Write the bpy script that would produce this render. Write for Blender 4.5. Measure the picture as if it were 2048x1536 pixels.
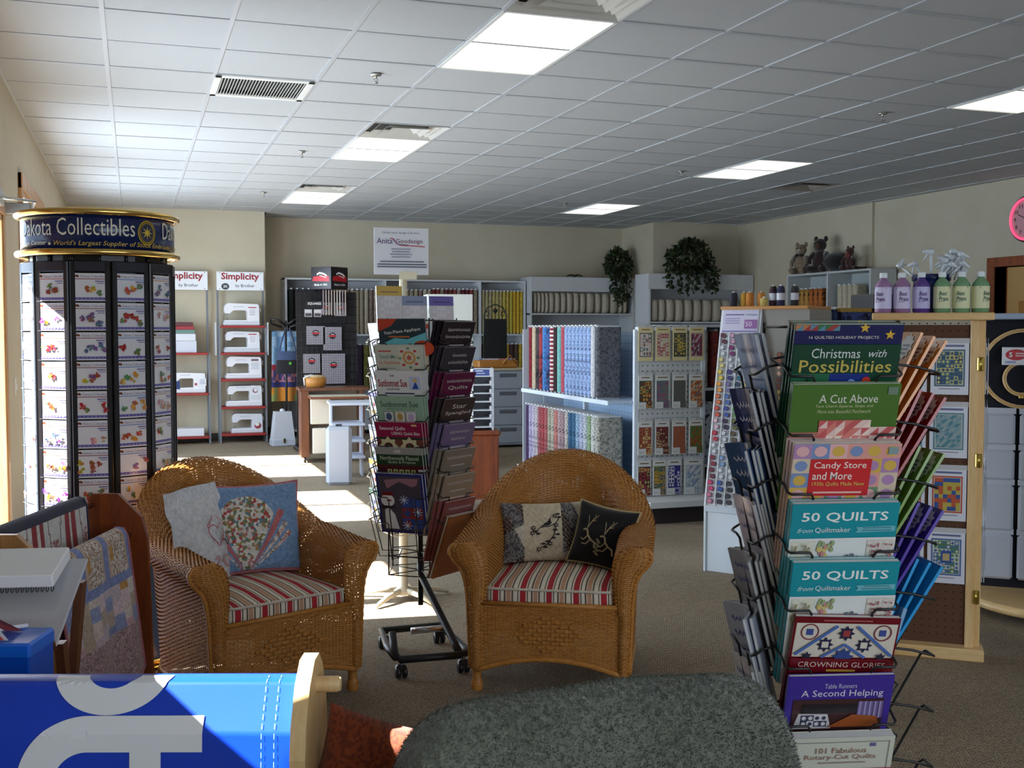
import bpy, math, random
from mathutils import Matrix, Vector
from math import sin, cos, pi, radians as rad, sqrt
for o in list(bpy.data.objects): bpy.data.objects.remove(o)
SC = bpy.context.scene
COL = SC.collection
random.seed(7)

# ------------------------------------------------------------------ camera
CAM_H = 1.45
CEIL = 2.985
YAW, PITCH = .3314, -.0495
cd = bpy.data.cameras.new('camera'); cam = bpy.data.objects.new('camera', cd); COL.objects.link(cam)
cd.sensor_width = 36; cd.lens = 2202/2048*36; cd.clip_start = .05; cd.clip_end = 200
cam.location = (0, 0, CAM_H)
cam.rotation_euler = (pi/2+PITCH, 0, -YAW)
SC.camera = cam
# ------------------------------------------------------------------ sky, sun, daylight at the windows, added front fill, exposure
w = bpy.data.worlds.new('sky'); SC.world = w; w.use_nodes = True
w.node_tree.nodes['Background'].inputs[0].default_value = (.62, .78, 1, 1)
w.node_tree.nodes['Background'].inputs[1].default_value = 2.5
sd = bpy.data.lights.new('sun', 'SUN'); sun = bpy.data.objects.new('sun', sd); COL.objects.link(sun)
sd.energy = 58; sd.angle = rad(.6); sd.color = (1, 1, .99)
sun.rotation_euler = Vector((cos(rad(41)), -.09, -sin(rad(41)))).to_track_quat('-Z', 'Y').to_euler()
def daylight(name, y0, y1, z0, z1, e):
    l = bpy.data.lights.new(name, 'AREA'); o = bpy.data.objects.new(name, l); COL.objects.link(o)
    l.shape = 'RECTANGLE'; l.size = z1-z0; l.size_y = y1-y0; l.energy = e; l.color = (.66, .83, 1)
    o.location = (-.80, (y0+y1)/2, (z0+z1)/2); o.rotation_euler = (0, -pi/2, 0)
daylight('daylight_entrance', 5.5, 7.05, .1, 2.1, 85)
daylight('daylight_middle', 8.5, 10.2, .5, 2.35, 100)
daylight('daylight_far', 11.2, 13.1, .5, 2.35, 100)
l = bpy.data.lights.new('front_fill_light', 'AREA'); o = bpy.data.objects.new('front_fill_light', l); COL.objects.link(o)
l.shape = 'RECTANGLE'; l.size = 5.0; l.size_y = 1.6; l.energy = 78; l.color = (.85, .92, 1); o.location = (2.9, -2.15, 1.45); o.rotation_euler = (pi/2, 0, 0)  # unseen source added behind the camera to fill the sides facing it
SC.view_settings.view_transform = 'Standard'; SC.view_settings.look = 'None'
SC.view_settings.gamma = 1; SC.view_settings.use_curve_mapping = False
SC.view_settings.exposure = .10

# ------------------------------------------------------------------ helpers
def lin(c):
    if isinstance(c, str): c = tuple(int(c[i:i+2], 16) for i in (0, 2, 4))
    return tuple((x/255/12.92 if x/255 <= .04045 else ((x/255+.055)/1.055)**2.4) for x in c[:3])
_lc = {}
def L(c):
    k = c if isinstance(c, str) else tuple(c)
    if k not in _lc: _lc[k] = lin(c)
    return _lc[k]

class NT:
    def __init__(s, name):
        s.m = bpy.data.materials.new(name); s.m.use_nodes = True
        s.t = s.m.node_tree; s.t.nodes.clear()
        s.out = s.n('ShaderNodeOutputMaterial'); s.b = s.n('ShaderNodeBsdfPrincipled')
        s.l(s.b.outputs[0], s.out.inputs[0])
    def n(s, t, **k):
        x = s.t.nodes.new(t)
        for a, v in k.items(): setattr(x, a, v)
        return x
    def l(s, a, b): s.t.links.new(a, b)
    def set(s, node, **k):
        for a, v in k.items(): node.inputs[a.replace('_', ' ')].default_value = v
    def coord(s, kind='Object', scale=(1, 1, 1), rot=(0, 0, 0)):
        tc = s.n('ShaderNodeTexCoord'); mp = s.n('ShaderNodeMapping')
        mp.inputs['Scale'].default_value = scale; mp.inputs['Rotation'].default_value = rot
        s.l(tc.outputs[kind], mp.inputs[0]); return mp.outputs[0]
    def noise(s, vec, scale, detail=2, rough=.5):
        x = s.n('ShaderNodeTexNoise'); s.set(x, Scale=scale, Detail=detail, Roughness=rough); s.l(vec, x.inputs['Vector']); return x
    def ramp(s, fac, stops, interp='LINEAR'):
        r = s.n('ShaderNodeValToRGB'); r.color_ramp.interpolation = interp
        e = r.color_ramp.elements
        while len(e) < len(stops): e.new(.5)
        for x, (p, c) in zip(e, stops): x.position = p; x.color = (*L(c), 1)
        s.l(fac, r.inputs[0]); return r.outputs[0]
    def mix(s, fac, a, b, mode='MIX'):
        x = s.n('ShaderNodeMix', data_type='RGBA', blend_type=mode)
        for sock, v in ((x.inputs[0], fac), (x.inputs[6], a), (x.inputs[7], b)):
            if hasattr(v, 'links'): s.l(v, sock)
            elif isinstance(v, (int, float)): sock.default_value = v
            else: sock.default_value = (*L(v), 1)
        return x.outputs[2]
    def bump(s, h, strength=.3, dist=.01):
        x = s.n('ShaderNodeBump'); s.set(x, Strength=strength, Distance=dist); s.l(h, x.inputs['Height']); s.l(x.outputs[0], s.b.inputs['Normal'])
    def col(s, c):
        if hasattr(c, 'links'): s.l(c, s.b.inputs['Base Color'])
        else: s.b.inputs['Base Color'].default_value = (*L(c), 1)
    def attr(s): return s.n('ShaderNodeVertexColor', layer_name='Col').outputs[0]

MT = {}
def vmat(name, rough=.5, metal=0., var=0., vscale=30, bump=0., bscale=200, spec=.5, sheen=0., coat=0.):
    t = NT(name); c = t.attr(); v = t.coord()
    if var:
        n = t.noise(v, vscale, 3); r = t.ramp(n.outputs[0], [(.3, (255*(1-var),)*3), (.7, (255,)*3)])
        c = t.mix(1., c, r, 'MULTIPLY')
    t.col(c); t.set(t.b, Roughness=rough, Metallic=metal)
    t.b.inputs['Specular IOR Level'].default_value = spec
    if sheen: t.b.inputs['Sheen Weight'].default_value = sheen
    if coat: t.b.inputs['Coat Weight'].default_value = coat
    if bump: t.bump(t.noise(v, bscale, 2).outputs[0], bump, .004)
    MT[name] = t.m; return t.m
vmat('paint', .45); vmat('gloss', .22); vmat('paper', .55); vmat('matte', .85)
vmat('cloth', .9, var=.14, vscale=60, bump=.25, bscale=400, sheen=.2)
vmat('metal', .3, 1.); vmat('brass', .22, 1.); vmat('plastic', .35); vmat('blackwire', .38)
vmat('plush', .95, var=.35, vscale=90, bump=.5, bscale=200, sheen=.4)
vmat('velvet', .9, sheen=.15)
vmat('foil', .12, spec=.8)
vmat('vinyl', .33, bump=.04, bscale=500)
vmat('leaf', .45, var=.4, vscale=25)

class G:
    """collects faces with a flat colour each; build() links them as one mesh object"""
    def __init__(s): s.v = []; s.f = []; s.c = []; s.sm = []; s.X = None
    def add(s, vs, fs, c, smooth=False):
        b = len(s.v)
        if s.X is not None: vs = [s.X @ Vector(p) for p in vs]
        s.v += [tuple(p) for p in vs]; c = L(c)
        for f in fs: s.f.append(tuple(i+b for i in f)); s.c.append(c); s.sm.append(smooth)
        return s
    def box(s, x0, y0, z0, x1, y1, z1, c, ch=0.):
        if x1 < x0: x0, x1 = x1, x0
        if y1 < y0: y0, y1 = y1, y0
        if z1 < z0: z0, z1 = z1, z0
        if ch <= 0:
            v = [(x, y, z) for z in (z0, z1) for y in (y0, y1) for x in (x0, x1)]
            return s.add(v, [(0, 2, 3, 1), (4, 5, 7, 6), (0, 1, 5, 4), (2, 6, 7, 3), (0, 4, 6, 2), (1, 3, 7, 5)], c)
        ch = min(ch, (x1-x0)/2.01, (y1-y0)/2.01, (z1-z0)/2.01)
        v = []; idx = {}
        for a, x in enumerate((x0, x1)):
            for b, y in enumerate((y0, y1)):
                for d, z in enumerate((z0, z1)):
                    ix = x+(ch if a == 0 else -ch); iy = y+(ch if b == 0 else -ch); iz = z+(ch if d == 0 else -ch)
                    for k, p in enumerate(((x, iy, iz), (ix, y, iz), (ix, iy, z))): idx[a, b, d, k] = len(v); v.append(p)
        I = idx; f = []
        for a in (0, 1):
            q = [(a, 0, 0, 0), (a, 1, 0, 0), (a, 1, 1, 0), (a, 0, 1, 0)]; f.append([I[x] for x in (q if a else q[::-1])])
            q = [(0, a, 0, 1), (1, a, 0, 1), (1, a, 1, 1), (0, a, 1, 1)]; f.append([I[x] for x in (q[::-1] if a else q)])
            q = [(0, 0, a, 2), (1, 0, a, 2), (1, 1, a, 2), (0, 1, a, 2)]; f.append([I[x] for x in (q if a else q[::-1])])
        for a in (0, 1):
            for b in (0, 1):
                q = [I[a, b, 0, 0], I[a, b, 1, 0], I[a, b, 1, 1], I[a, b, 0, 1]]; f.append(q if a == b else q[::-1])
                q = [I[a, 0, b, 0], I[a, 0, b, 2], I[a, 1, b, 2], I[a, 1, b, 0]]; f.append(q if a != b else q[::-1])
                q = [I[0, a, b, 1], I[1, a, b, 1], I[1, a, b, 2], I[0, a, b, 2]]; f.append(q if a != b else q[::-1])
                for d in (0, 1):
                    q = [I[a, b, d, k] for k in range(3)]; f.append(q if (a+b+d) % 2 else q[::-1])
        return s.add(v, f, c)
    def tube(s, pts, r, c, n=6, closed=False, cap=True):
        pts = [Vector(p) for p in pts]; m = len(pts); vs = []; fs = []
        rr = r if isinstance(r, (list, tuple)) else [r]*m
        up = None
        for i, p in enumerate(pts):
            a = pts[(i-1) % m] if (i or closed) else p; b = pts[(i+1) % m] if (i < m-1 or closed) else p
            t = (b-a).normalized() if (b-a).length > 1e-9 else Vector((0, 0, 1))
            if up is None: up = Vector((0, 0, 1)) if abs(t.z) < .9 else Vector((1, 0, 0))
            x = t.cross(up)
            if x.length < 1e-4: x = t.cross(Vector((.31, .9, .2)))
            x.normalize(); y = x.cross(t); up = y
            for k in range(n): q = 2*pi*k/n; vs.append(p+x*cos(q)*rr[i]+y*sin(q)*rr[i])
        for i in range(m if closed else m-1):
            j = (i+1) % m
            for k in range(n): l = (k+1) % n; fs.append((i*n+k, i*n+l, j*n+l, j*n+k))
        if cap and not closed: fs += [tuple(range(n))[::-1], tuple(range((m-1)*n, m*n))]
        return s.add(vs, fs, c, True)
    def lathe(s, prof, c, n=16, o=(0, 0, 0), smooth=True, cap=True):
        vs = []; fs = []; m = len(prof)
        for r, z in prof:
            for k in range(n): a = 2*pi*k/n; vs.append((o[0]+r*cos(a), o[1]+r*sin(a), o[2]+z))
        for i in range(m-1):
            for k in range(n): l = (k+1) % n; fs.append((i*n+k, i*n+l, (i+1)*n+l, (i+1)*n+k))
        s.add(vs, fs, c, smooth)
        if cap: s.add(vs[:n], [tuple(range(n))[::-1]], c); s.add(vs[-n:], [tuple(range(n))], c)
        return s
    def prism(s, pts, a, b, c, axis='z'):
        """2D outline extruded from a to b; axis z: (x,y), y: (x,z), x: (y,z)"""
        n = len(pts); P = {'z': lambda p, h: (p[0], p[1], h), 'y': lambda p, h: (p[0], h, p[1]), 'x': lambda p, h: (h, p[0], p[1])}[axis]
        vs = [P(p, a) for p in pts]+[P(p, b) for p in pts]
        fs = [tuple(range(n))[::-1], tuple(range(n, 2*n))]+[(i, (i+1) % n, n+(i+1) % n, n+i) for i in range(n)]
        return s.add(vs, fs, c)
    def grid(s, nu, nv, pos, colf, smooth=True):
        b = len(s.v)
        for j in range(nv+1):
            for i in range(nu+1):
                p = Vector(pos(i/nu, j/nv)); s.v.append(tuple(s.X @ p if s.X is not None else p))
        for j in range(nv):
            for i in range(nu):
                s.f.append((b+j*(nu+1)+i, b+j*(nu+1)+i+1, b+(j+1)*(nu+1)+i+1, b+(j+1)*(nu+1)+i))
                s.c.append(L(colf((i+.5)/nu, (j+.5)/nv)) if callable(colf) else L(colf)); s.sm.append(smooth)
        return s
    def ball(s, o, r, c, nu=10, nv=7):
        r = r if isinstance(r, (tuple, list)) else (r, r, r)
        return s.grid(nu, nv, lambda u, v: (o[0]+r[0]*cos(2*pi*u)*sin(pi*v), o[1]+r[1]*sin(2*pi*u)*sin(pi*v), o[2]-r[2]*cos(pi*v)), c)
    def mesh(s, name):
        me = bpy.data.meshes.new(name); me.from_pydata(s.v, [], s.f)
        ca = me.color_attributes.new('Col', 'FLOAT_COLOR', 'CORNER'); buf = []
        for f, c in zip(s.f, s.c): buf += [c[0], c[1], c[2], 1.]*len(f)
        ca.data.foreach_set('color', buf)
        me.polygons.foreach_set('use_smooth', s.sm); me.update(); return me
    def build(s, name, mat, parent=None, loc=None, rot=None):
        me = s.mesh(name); me.materials.append(MT[mat] if isinstance(mat, str) else mat)
        return link(name, me, parent, loc, rot)

def link(name, me, parent=None, loc=None, rot=None):
    o = bpy.data.objects.new(name, me); COL.objects.link(o)
    if parent: o.parent = parent
    if loc: o.location = loc
    if rot: o.rotation_euler = rot
    return o
def tag(o, label=None, cat=None, group=None, kind=None):
    if label: o['label'] = label
    if cat: o['category'] = cat
    if group: o['group'] = group
    if kind: o['kind'] = kind
    return o
def thing(name, label, cat, loc=(0, 0, 0), rz=0, group=None):
    o = bpy.data.objects.new(name, None); COL.objects.link(o); o.empty_display_size = .05
    o.location = loc; o.rotation_euler = (0, 0, rz); return tag(o, label, cat, group)
def dup(o, parent=None, top=True):
    c = o.copy(); COL.objects.link(c); c.parent = parent
    for ch in list(o.children): dup(ch, c)
    return c
def copy_at(o, loc, rot=None, label=None, group=None):
    c = dup(o); c.location = loc
    if rot is not None: c.rotation_euler = rot if isinstance(rot, (tuple, list)) else (0, 0, rot)
    if label: c['label'] = label
    if group: c['group'] = group
    return c

# ---- lettering: built-in font turned into flat faces
_tx = {}
def glyphs(t, bold=0., shear=0., res=2):
    k = (t, bold, shear)
    if k not in _tx:
        cu = bpy.data.curves.new('t', 'FONT'); cu.body = t; cu.resolution_u = res; cu.offset = bold; cu.shear = shear
        ob = bpy.data.objects.new('t', cu); COL.objects.link(ob)
        me = bpy.data.meshes.new_from_object(ob.evaluated_get(bpy.context.evaluated_depsgraph_get()))
        vs = [(v.co.x, v.co.y) for v in me.vertices]; fs = [tuple(p.vertices) for p in me.polygons]
        bpy.data.objects.remove(ob); bpy.data.curves.remove(cu); bpy.data.meshes.remove(me)
        xs = [a for a, _ in vs] or [0, 1]; ys = [b for _, b in vs] or [0, 1]
        _tx[k] = vs, fs, (min(xs), max(xs), min(ys), max(ys))
    return _tx[k]
class Print(G):
    """flat print, drawn in x (right) and y (up), each layer a hair above the one before"""
    def __init__(s, eps=.0003): super().__init__(); s.z = .0004; s.eps = eps; s.bend = None
    def put(s, vs, fs, c):
        s.z += s.eps
        s.add([(s.bend(x, y, s.z) if s.bend else (x, y, s.z)) for x, y in vs], fs, c); return s
    def rect(s, x0, y0, x1, y1, c): return s.put([(x0, y0), (x1, y0), (x1, y1), (x0, y1)], [(0, 1, 2, 3)], c)
    def poly(s, pts, c): return s.put(pts, [tuple(range(len(pts)))], c)
    def ell(s, x, y, rx, ry, c, n=14, a0=0): return s.poly([(x+rx*cos(a0+2*pi*k/n), y+ry*sin(a0+2*pi*k/n)) for k in range(n)], c)
    def ring(s, x, y, r0, r1, c, n=18, sy=1., a0=0, a1=2*pi):
        vs = []; 
        for k in range(n+1):
            a = a0+(a1-a0)*k/n; vs += [(x+r0*cos(a), y+sy*r0*sin(a)), (x+r1*cos(a), y+sy*r1*sin(a))]
        return s.put(vs, [(2*k, 2*k+1, 2*k+3, 2*k+2) for k in range(n)], c)
    def star(s, x, y, r, c, n=5, k=.42, a0=pi/2):
        pts = [(x+(r if i % 2 == 0 else r*k)*cos(a0+pi*i/n), y+(r if i % 2 == 0 else r*k)*sin(a0+pi*i/n)) for i in range(2*n)]
        return s.put(pts+[(x, y)], [(i, (i+1) % (2*n), 2*n) for i in range(2*n)], c)
    def line(s, pts, wd, c):
        vs = []; fs = []
        for i, (x, y) in enumerate(pts):
            a = pts[max(i-1, 0)]; b = pts[min(i+1, len(pts)-1)]; dx, dy = b[0]-a[0], b[1]-a[1]; q = sqrt(dx*dx+dy*dy) or 1
            vs += [(x-dy/q*wd/2, y+dx/q*wd/2), (x+dy/q*wd/2, y-dx/q*wd/2)]
            if i: fs.append((2*i-2, 2*i-1, 2*i+1, 2*i))
        return s.put(vs, fs, c)
    def text(s, t, x, y, wd, h, c, bold=0., shear=0., rot=0.):
        """lettering filling the box of width wd and height h centred on (x, y)"""
        vs, fs, (a, b, e, d) = glyphs(t, bold, shear); sx = wd/max(b-a, 1e-6); sy = h/max(d-e, 1e-6)
        cr, sr = cos(rot), sin(rot); out = []
        for px, py in vs:
            qx = (px-(a+b)/2)*sx; qy = (py-(e+d)/2)*sy; out.append((x+qx*cr-qy*sr, y+qx*sr+qy*cr))
        return s.put(out, fs, c)
    def lines(s, x0, x1, y, n, dy, c, h=.5, rag=.25, rng=random):
        for i in range(n):
            r = (x1-x0)*rag*rng.random()/2; s.rect(x0+r, y-i*dy-dy*h, x1-r, y-i*dy, c)
        return s
UPR = Matrix(((1, 0, 0, 0), (0, 0, -1, 0), (0, 1, 0, 0), (0, 0, 0, 1)))   # print plane x,y -> upright x,z facing -y
def smooth(a, b, x):
    t = max(0, min(1, (x-a)/(b-a))); return t*t*(3-2*t)
def lerp(a, b, t): return a+(b-a)*t
# ------------------------------------------------------------------ materials of the room
t = NT('wall_paint'); v = t.coord(); n = t.noise(v, 3, 3); t.col(t.ramp(n.outputs[0], [(.3, (188, 178, 154)), (.7, (195, 185, 162))]))
t.set(t.b, Roughness=.75); t.bump(t.noise(v, 260, 2).outputs[0], .12, .003); MT['wall'] = t.m
t = NT('carpet'); v = t.coord('Object', (1, 1, 1), (0, 0, rad(28)))
br = t.n('ShaderNodeTexBrick'); t.set(br, Scale=1., Mortar_Size=.0022, Brick_Width=.021, Row_Height=.0095, Mortar_Smooth=.6); t.l(v, br.inputs['Vector'])
br.inputs['Color1'].default_value = (*L((206, 186, 158)), 1); br.inputs['Color2'].default_value = (*L((166, 147, 124)), 1); br.inputs['Mortar'].default_value = (*L((62, 54, 47)), 1)
n2 = t.noise(v, 130, 3); c = t.mix(.42, br.outputs[0], t.ramp(n2.outputs[0], [(.34, (84, 74, 64)), (.5, (150, 134, 114)), (.66, (214, 196, 170))]))
n3 = t.noise(v, 1.1, 3); c = t.mix(1., c, t.ramp(n3.outputs[0], [(.3, (225, 225, 225)), (.7, (255, 255, 255))]), 'MULTIPLY')
t.col(c); t.set(t.b, Roughness=.97); t.b.inputs['Specular IOR Level'].default_value = .1; t.bump(t.mix(.5, br.outputs[1], n2.outputs[0]), .8, .006); MT['carpet'] = t.m
t = NT('ceiling_tile'); v = t.coord(); n = t.noise(v, 190, 4, .7); t.col(t.ramp(n.outputs[0], [(.30, (140, 141, 140)), (.42, (180, 182, 182)), (.6, (186, 188, 189))]))
t.set(t.b, Roughness=.9); t.bump(n.outputs[0], .35, .003); MT['tile'] = t.m
def woodmat(name, a, b, c, scale=1., rough=.4, axis='x', coat=.15):
    t = NT(name); s = {'x': (1.2, 9, 9), 'y': (9, 1.2, 9), 'z': (9, 9, 1.2)}[axis]; v = t.coord('Object', tuple(q*scale for q in s))
    n = t.noise(v, 2.2, 5, .6); n2 = t.noise(v, 14, 3)
    q = t.ramp(n.outputs[0], [(.25, a), (.5, b), (.75, c)]); q = t.mix(.22, q, t.ramp(n2.outputs[0], [(.35, a), (.65, c)]))
    t.col(q); t.set(t.b, Roughness=rough); t.b.inputs['Coat Weight'].default_value = coat; t.bump(n2.outputs[0], .08, .002); MT[name] = t.m
woodmat('oak', (150, 100, 52), (186, 134, 78), (204, 156, 100), axis='z')
woodmat('pine', (204, 160, 98), (224, 186, 128), (236, 204, 150), axis='z', rough=.45)
woodmat('pine_x', (204, 160, 98), (224, 186, 128), (236, 204, 150), axis='x', rough=.45)
woodmat('cherry', (96, 42, 16), (132, 62, 26), (156, 80, 36), axis='z')
woodmat('walnut', (74, 40, 24), (104, 60, 36), (124, 76, 46), axis='z')
t = NT('window_glass'); t.t.nodes.remove(t.b); tr = t.n('ShaderNodeBsdfTransparent'); gl = t.n('ShaderNodeBsdfGlossy'); gl.inputs['Roughness'].default_value = .02
mx = t.n('ShaderNodeMixShader'); mx.inputs[0].default_value = .06; t.l(tr.outputs[0], mx.inputs[1]); t.l(gl.outputs[0], mx.inputs[2]); t.l(mx.outputs[0], t.out.inputs[0]); MT['glass'] = t.m
t = NT('lamp_diffuser'); t.col((255, 252, 240)); t.set(t.b, Roughness=.5); t.b.inputs['Emission Color'].default_value = (1, .97, .9, 1); t.b.inputs['Emission Strength'].default_value = 1.12; MT['diffuser'] = t.m

def struct(name, g, mat): return tag(g.build(name, mat), kind='structure')
WHITE = (255, 255, 255)
XL, XR, YF, YA, YB = -.73, 8.55, -2.2, 14.8, 15.5
def W(*b):
    g = G()
    for q in b: g.box(*q, WHITE)
    return g
struct('floor', W((XL-.25, YF-.2, -.1, XR+1.6, YB+.2, 0)), 'carpet')
# left wall with its openings: (y0, y1, z0, z1)
OPEN = [(2.205, 2.535, 1.37, 2.1), (4.86, 7.1, 0, 2.12), (8.42, 10.25, .45, 2.42), (11.1, 13.2, .45, 2.42)]  # first one is an unseen slot, shaped to throw sun on the banner
g = G(); y = YF-.2
for a, b, z0, z1 in OPEN:
    g.box(XL-.2, y, 0, XL, a, CEIL+.2, WHITE)
    if z0 > 0: g.box(XL-.2, a, 0, XL, b, z0, WHITE)
    g.box(XL-.2, a, z1, XL, b, CEIL+.2, WHITE); y = b
g.box(XL-.2, y, 0, XL, YA, CEIL+.2, WHITE); struct('wall_left', g, 'wall')
struct('wall_back_left', W((XL-.2, YA, 0, 1.66, YB+.2, CEIL+.2)), 'wall')
struct('wall_back', W((1.66, YB, 0, 7.12, YB+.2, CEIL+.2)), 'wall')
struct('wall_back_right', W((7.12, 14.43, 0, XR, YB+.2, CEIL+.2)), 'wall')
# right wall, with the framed opening into the next room
oy0, oy1, oz0, oz1 = 8.0, 9.30, 1.05, 2.10
struct('wall_right', W((XR, YF, 0, XR+.15, oy0, CEIL+.2), (XR, oy1, 0, XR+.15, 11.3, CEIL+.2), (XR-.035, 11.3, 0, XR+.15, YB+.2, CEIL+.2),
    (XR, oy0, 0, XR+.15, oy1, oz0, ), (XR, oy0, oz1, XR+.15, oy1, CEIL+.2)), 'wall')
struct('wall_front', W((XL-.2, YF-.2, 0, .3, YF, CEIL+.2), (.3, YF-.2, 0, 5.5, YF, .6), (.3, YF-.2, 2.3, 5.5, YF, CEIL+.2), (5.5, YF-.2, 0, XR+.15, YF, CEIL+.2)), 'wall')
g = G(); g.box(.3, YF-.12, .6, 5.5, YF-.11, 2.3, WHITE); struct('window_4', g, 'glass')  # unseen front window, added to go with the fill light
for x in (.3, 2.0, 3.75, 5.44): g = G(); g.box(x, YF-.16, .6, x+.06, YF-.06, 2.3, WHITE); g.build('mullion', 'oak', bpy.data.objects['window_4'])
# back room seen through the opening
struct('wall_next_room', W((XR+1.5, YF, 0, XR+1.6, YB, CEIL+.2), (XR+.15, 6.4, 0, XR+1.5, 6.5, CEIL+.2), (XR+.15, 10.8, 0, XR+1.5, 10.9, CEIL+.2)), 'wall')
g = G()
for b in ((oy0-.1, oy0), (oy1, oy1+.1)): g.box(XR-.02, b[0], oz0-.1, XR+.17, b[1], oz1+.1, WHITE, .004)
g.box(XR-.022, oy0-.1, oz1, XR+.17, oy1+.1, oz1+.1, WHITE, .004); g.box(XR-.04, oy0-.12, oz0-.1, XR+.17, oy1+.12, oz0, WHITE, .004)
struct('trim_1', g, 'cherry')
g = G(); 
g.box(1.67, YB-.015, 0, 7.1, YB, .1, (52, 44, 40)); struct('baseboard_back', g, 'paint')
g = G(); g.box(XL, YA-.015, 0, 1.66, YA, .1, (52, 44, 40)); g.box(1.66, YA-.015, 0, 1.675, YB, .1, (52, 44, 40)); struct('baseboard_left', g, 'paint')
# windows, added sun slot and entrance in the left wall
for k, (a, b, z0, z1) in enumerate(OPEN):
    isdoor = z0 == 0
    g = G(); T = .11
    g.box(XL-.2, a, z0, XL+.02, a+.04, z1, WHITE, .003); g.box(XL-.2, b-.04, z0, XL+.02, b, z1, WHITE, .003); g.box(XL-.2, a, z1-.04, XL+.02, b, z1, WHITE, .003)
    for q in ((a-T, a), (b, b+T)): g.box(XL, q[0], max(z0-T, 0), XL+.025, q[1], z1+T, WHITE, .004)
    g.box(XL, a-T, z1, XL+.03, b+T, z1+T, WHITE, .004)
    if not isdoor: g.box(XL-.2, a-T, z0-.05, XL+.06, b+T, z0, WHITE, .004)
    root = struct('door_1' if isdoor else 'window_%d' % (k if k < 1 else k-0), g, 'oak')
    root.name = 'door_1' if isdoor else 'window_%d' % (1 if k == 0 else k)
    m = 2 if isdoor else 1
    for i in range(m):
        y0 = a+.04+(b-a-.08)*i/m; y1 = a+.04+(b-a-.08)*(i+1)/m
        f = G()
        sw = .06 if b-a > 1 else .012
        for q in ((y0, y0+sw), (y1-sw, y1)): f.box(XL-.13, q[0], z0+.01, XL-.09, q[1], z1-.04, WHITE, .003)
        f.box(XL-.13, y0, z1-.04-1.3*sw, XL-.09, y1, z1-.04, WHITE, .003); f.box(XL-.13, y0, z0+.01, XL-.09, y1, z0+.02+2*sw, WHITE, .003)
        if not isdoor and b-a > 1: f.box(XL-.125, (y0+y1)/2-.02, z0+.1, XL-.095, (y0+y1)/2+.02, z1-.1, WHITE); f.box(XL-.125, y0, (z0+z1)/2-.02, XL-.095, y1, (z0+z1)/2+.02, WHITE)
        sash = f.build('sash', 'oak', root)
        p = G(); p.box(XL-.112, y0+.01, z0+.02, XL-.108, y1-.01, z1-.05, WHITE); p.build('pane', 'glass', sash)
# door closer arm
g = G(); g.tube([(XL+.03, 6.6, 2.17), (XL+.22, 6.78, 2.17), (XL+.17, 7.24, 2.165)], .009, (190, 190, 186), 8); g.box(XL, 7.15, 2.13, XL+.17, 7.22, 2.2, (170, 170, 166), .006); g.box(XL, 6.5, 2.13, XL+.07, 6.72, 2.21, (176, 176, 172), .006)
tag(g.build('door_closer', 'metal'), 'slim metal door closer arm on the entrance frame', 'door closer')
g = G(); g.box(XL, 7.75, 1.02, XL+.008, 7.82, 1.14, (226, 222, 210), .003); g.box(XL+.008, 7.775, 1.06, XL+.016, 7.795, 1.1, (235, 232, 222)); tag(g.build('light_switch', 'plastic'), 'pale light switch plate on left wall', 'light switch')

# ---- suspended ceiling: tiles one by one in a metal grid
S = .6096; X0 = -.1163-S; Y0 = 5.7169
g = G(); g.box(XL-.2, YF-.2, CEIL+.05, XR+1.6, YB+.2, CEIL+.2, (200, 200, 200)); ceil = struct('ceiling', g, 'paint')
def cell(i, j): return X0+S*i, Y0+S*j
SKIP = {}
for i in (4, 10):
    for j in (-7, -1, 5, 11): SKIP[i, j] = 'l'; SKIP[i, j+1] = 'l'
for ij in ((4, -2), (4, 4), (4, 10)): SKIP[ij] = 'd'
SKIP[12, 7] = 'd'; SKIP[2, 2] = 'g'
NI = 16; J0, J1 = -13, 16
tm = G(); tm.box(-S/2+.006, -S/2+.006, 0, S/2-.006, S/2-.006, .014, WHITE, .004); tme = tm.mesh('ceiling_tile'); tme.materials.append(MT['tile'])
far = G(); rg = random.Random(3)
for i in range(NI):
    for j in range(J0, J1+1):
        if (i, j) in SKIP: continue
        x, y = cell(i, j)
        if x > XR or (x+S/2 > 7.12 and y+S/2 > 14.43) or (x+S/2 < 1.66 and y+S/2 > YA) or y > YB: continue
        if j >= -3:
            link('ceiling_tile', tme, ceil, (x+S/2, y+S/2, CEIL+.004+rg.uniform(0, .003)))
        else: far.box(x+.006, y+.006, CEIL+.004, x+S-.006, y+S-.006, CEIL+.018, WHITE, .004)
tag(far.build('ceiling_tile_field', 'tile', ceil), kind='stuff')
for i in range(NI+1):
    g = G(); g.box(X0+S*i-.012, YF, CEIL, X0+S*i+.012, YB, CEIL+.03, (186, 189, 192))
    if X0+S*i < XR: g.build('grid_runner', 'paint', ceil)
for j in range(J0, J1+2):
    y = Y0+S*j
    if y > YF and y < YB: g = G(); g.box(XL, y-.0105, CEIL+.001, XR, y+.0105, CEIL+.03, (172, 175, 178)); g.build('grid_runner', 'paint', ceil)
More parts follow.
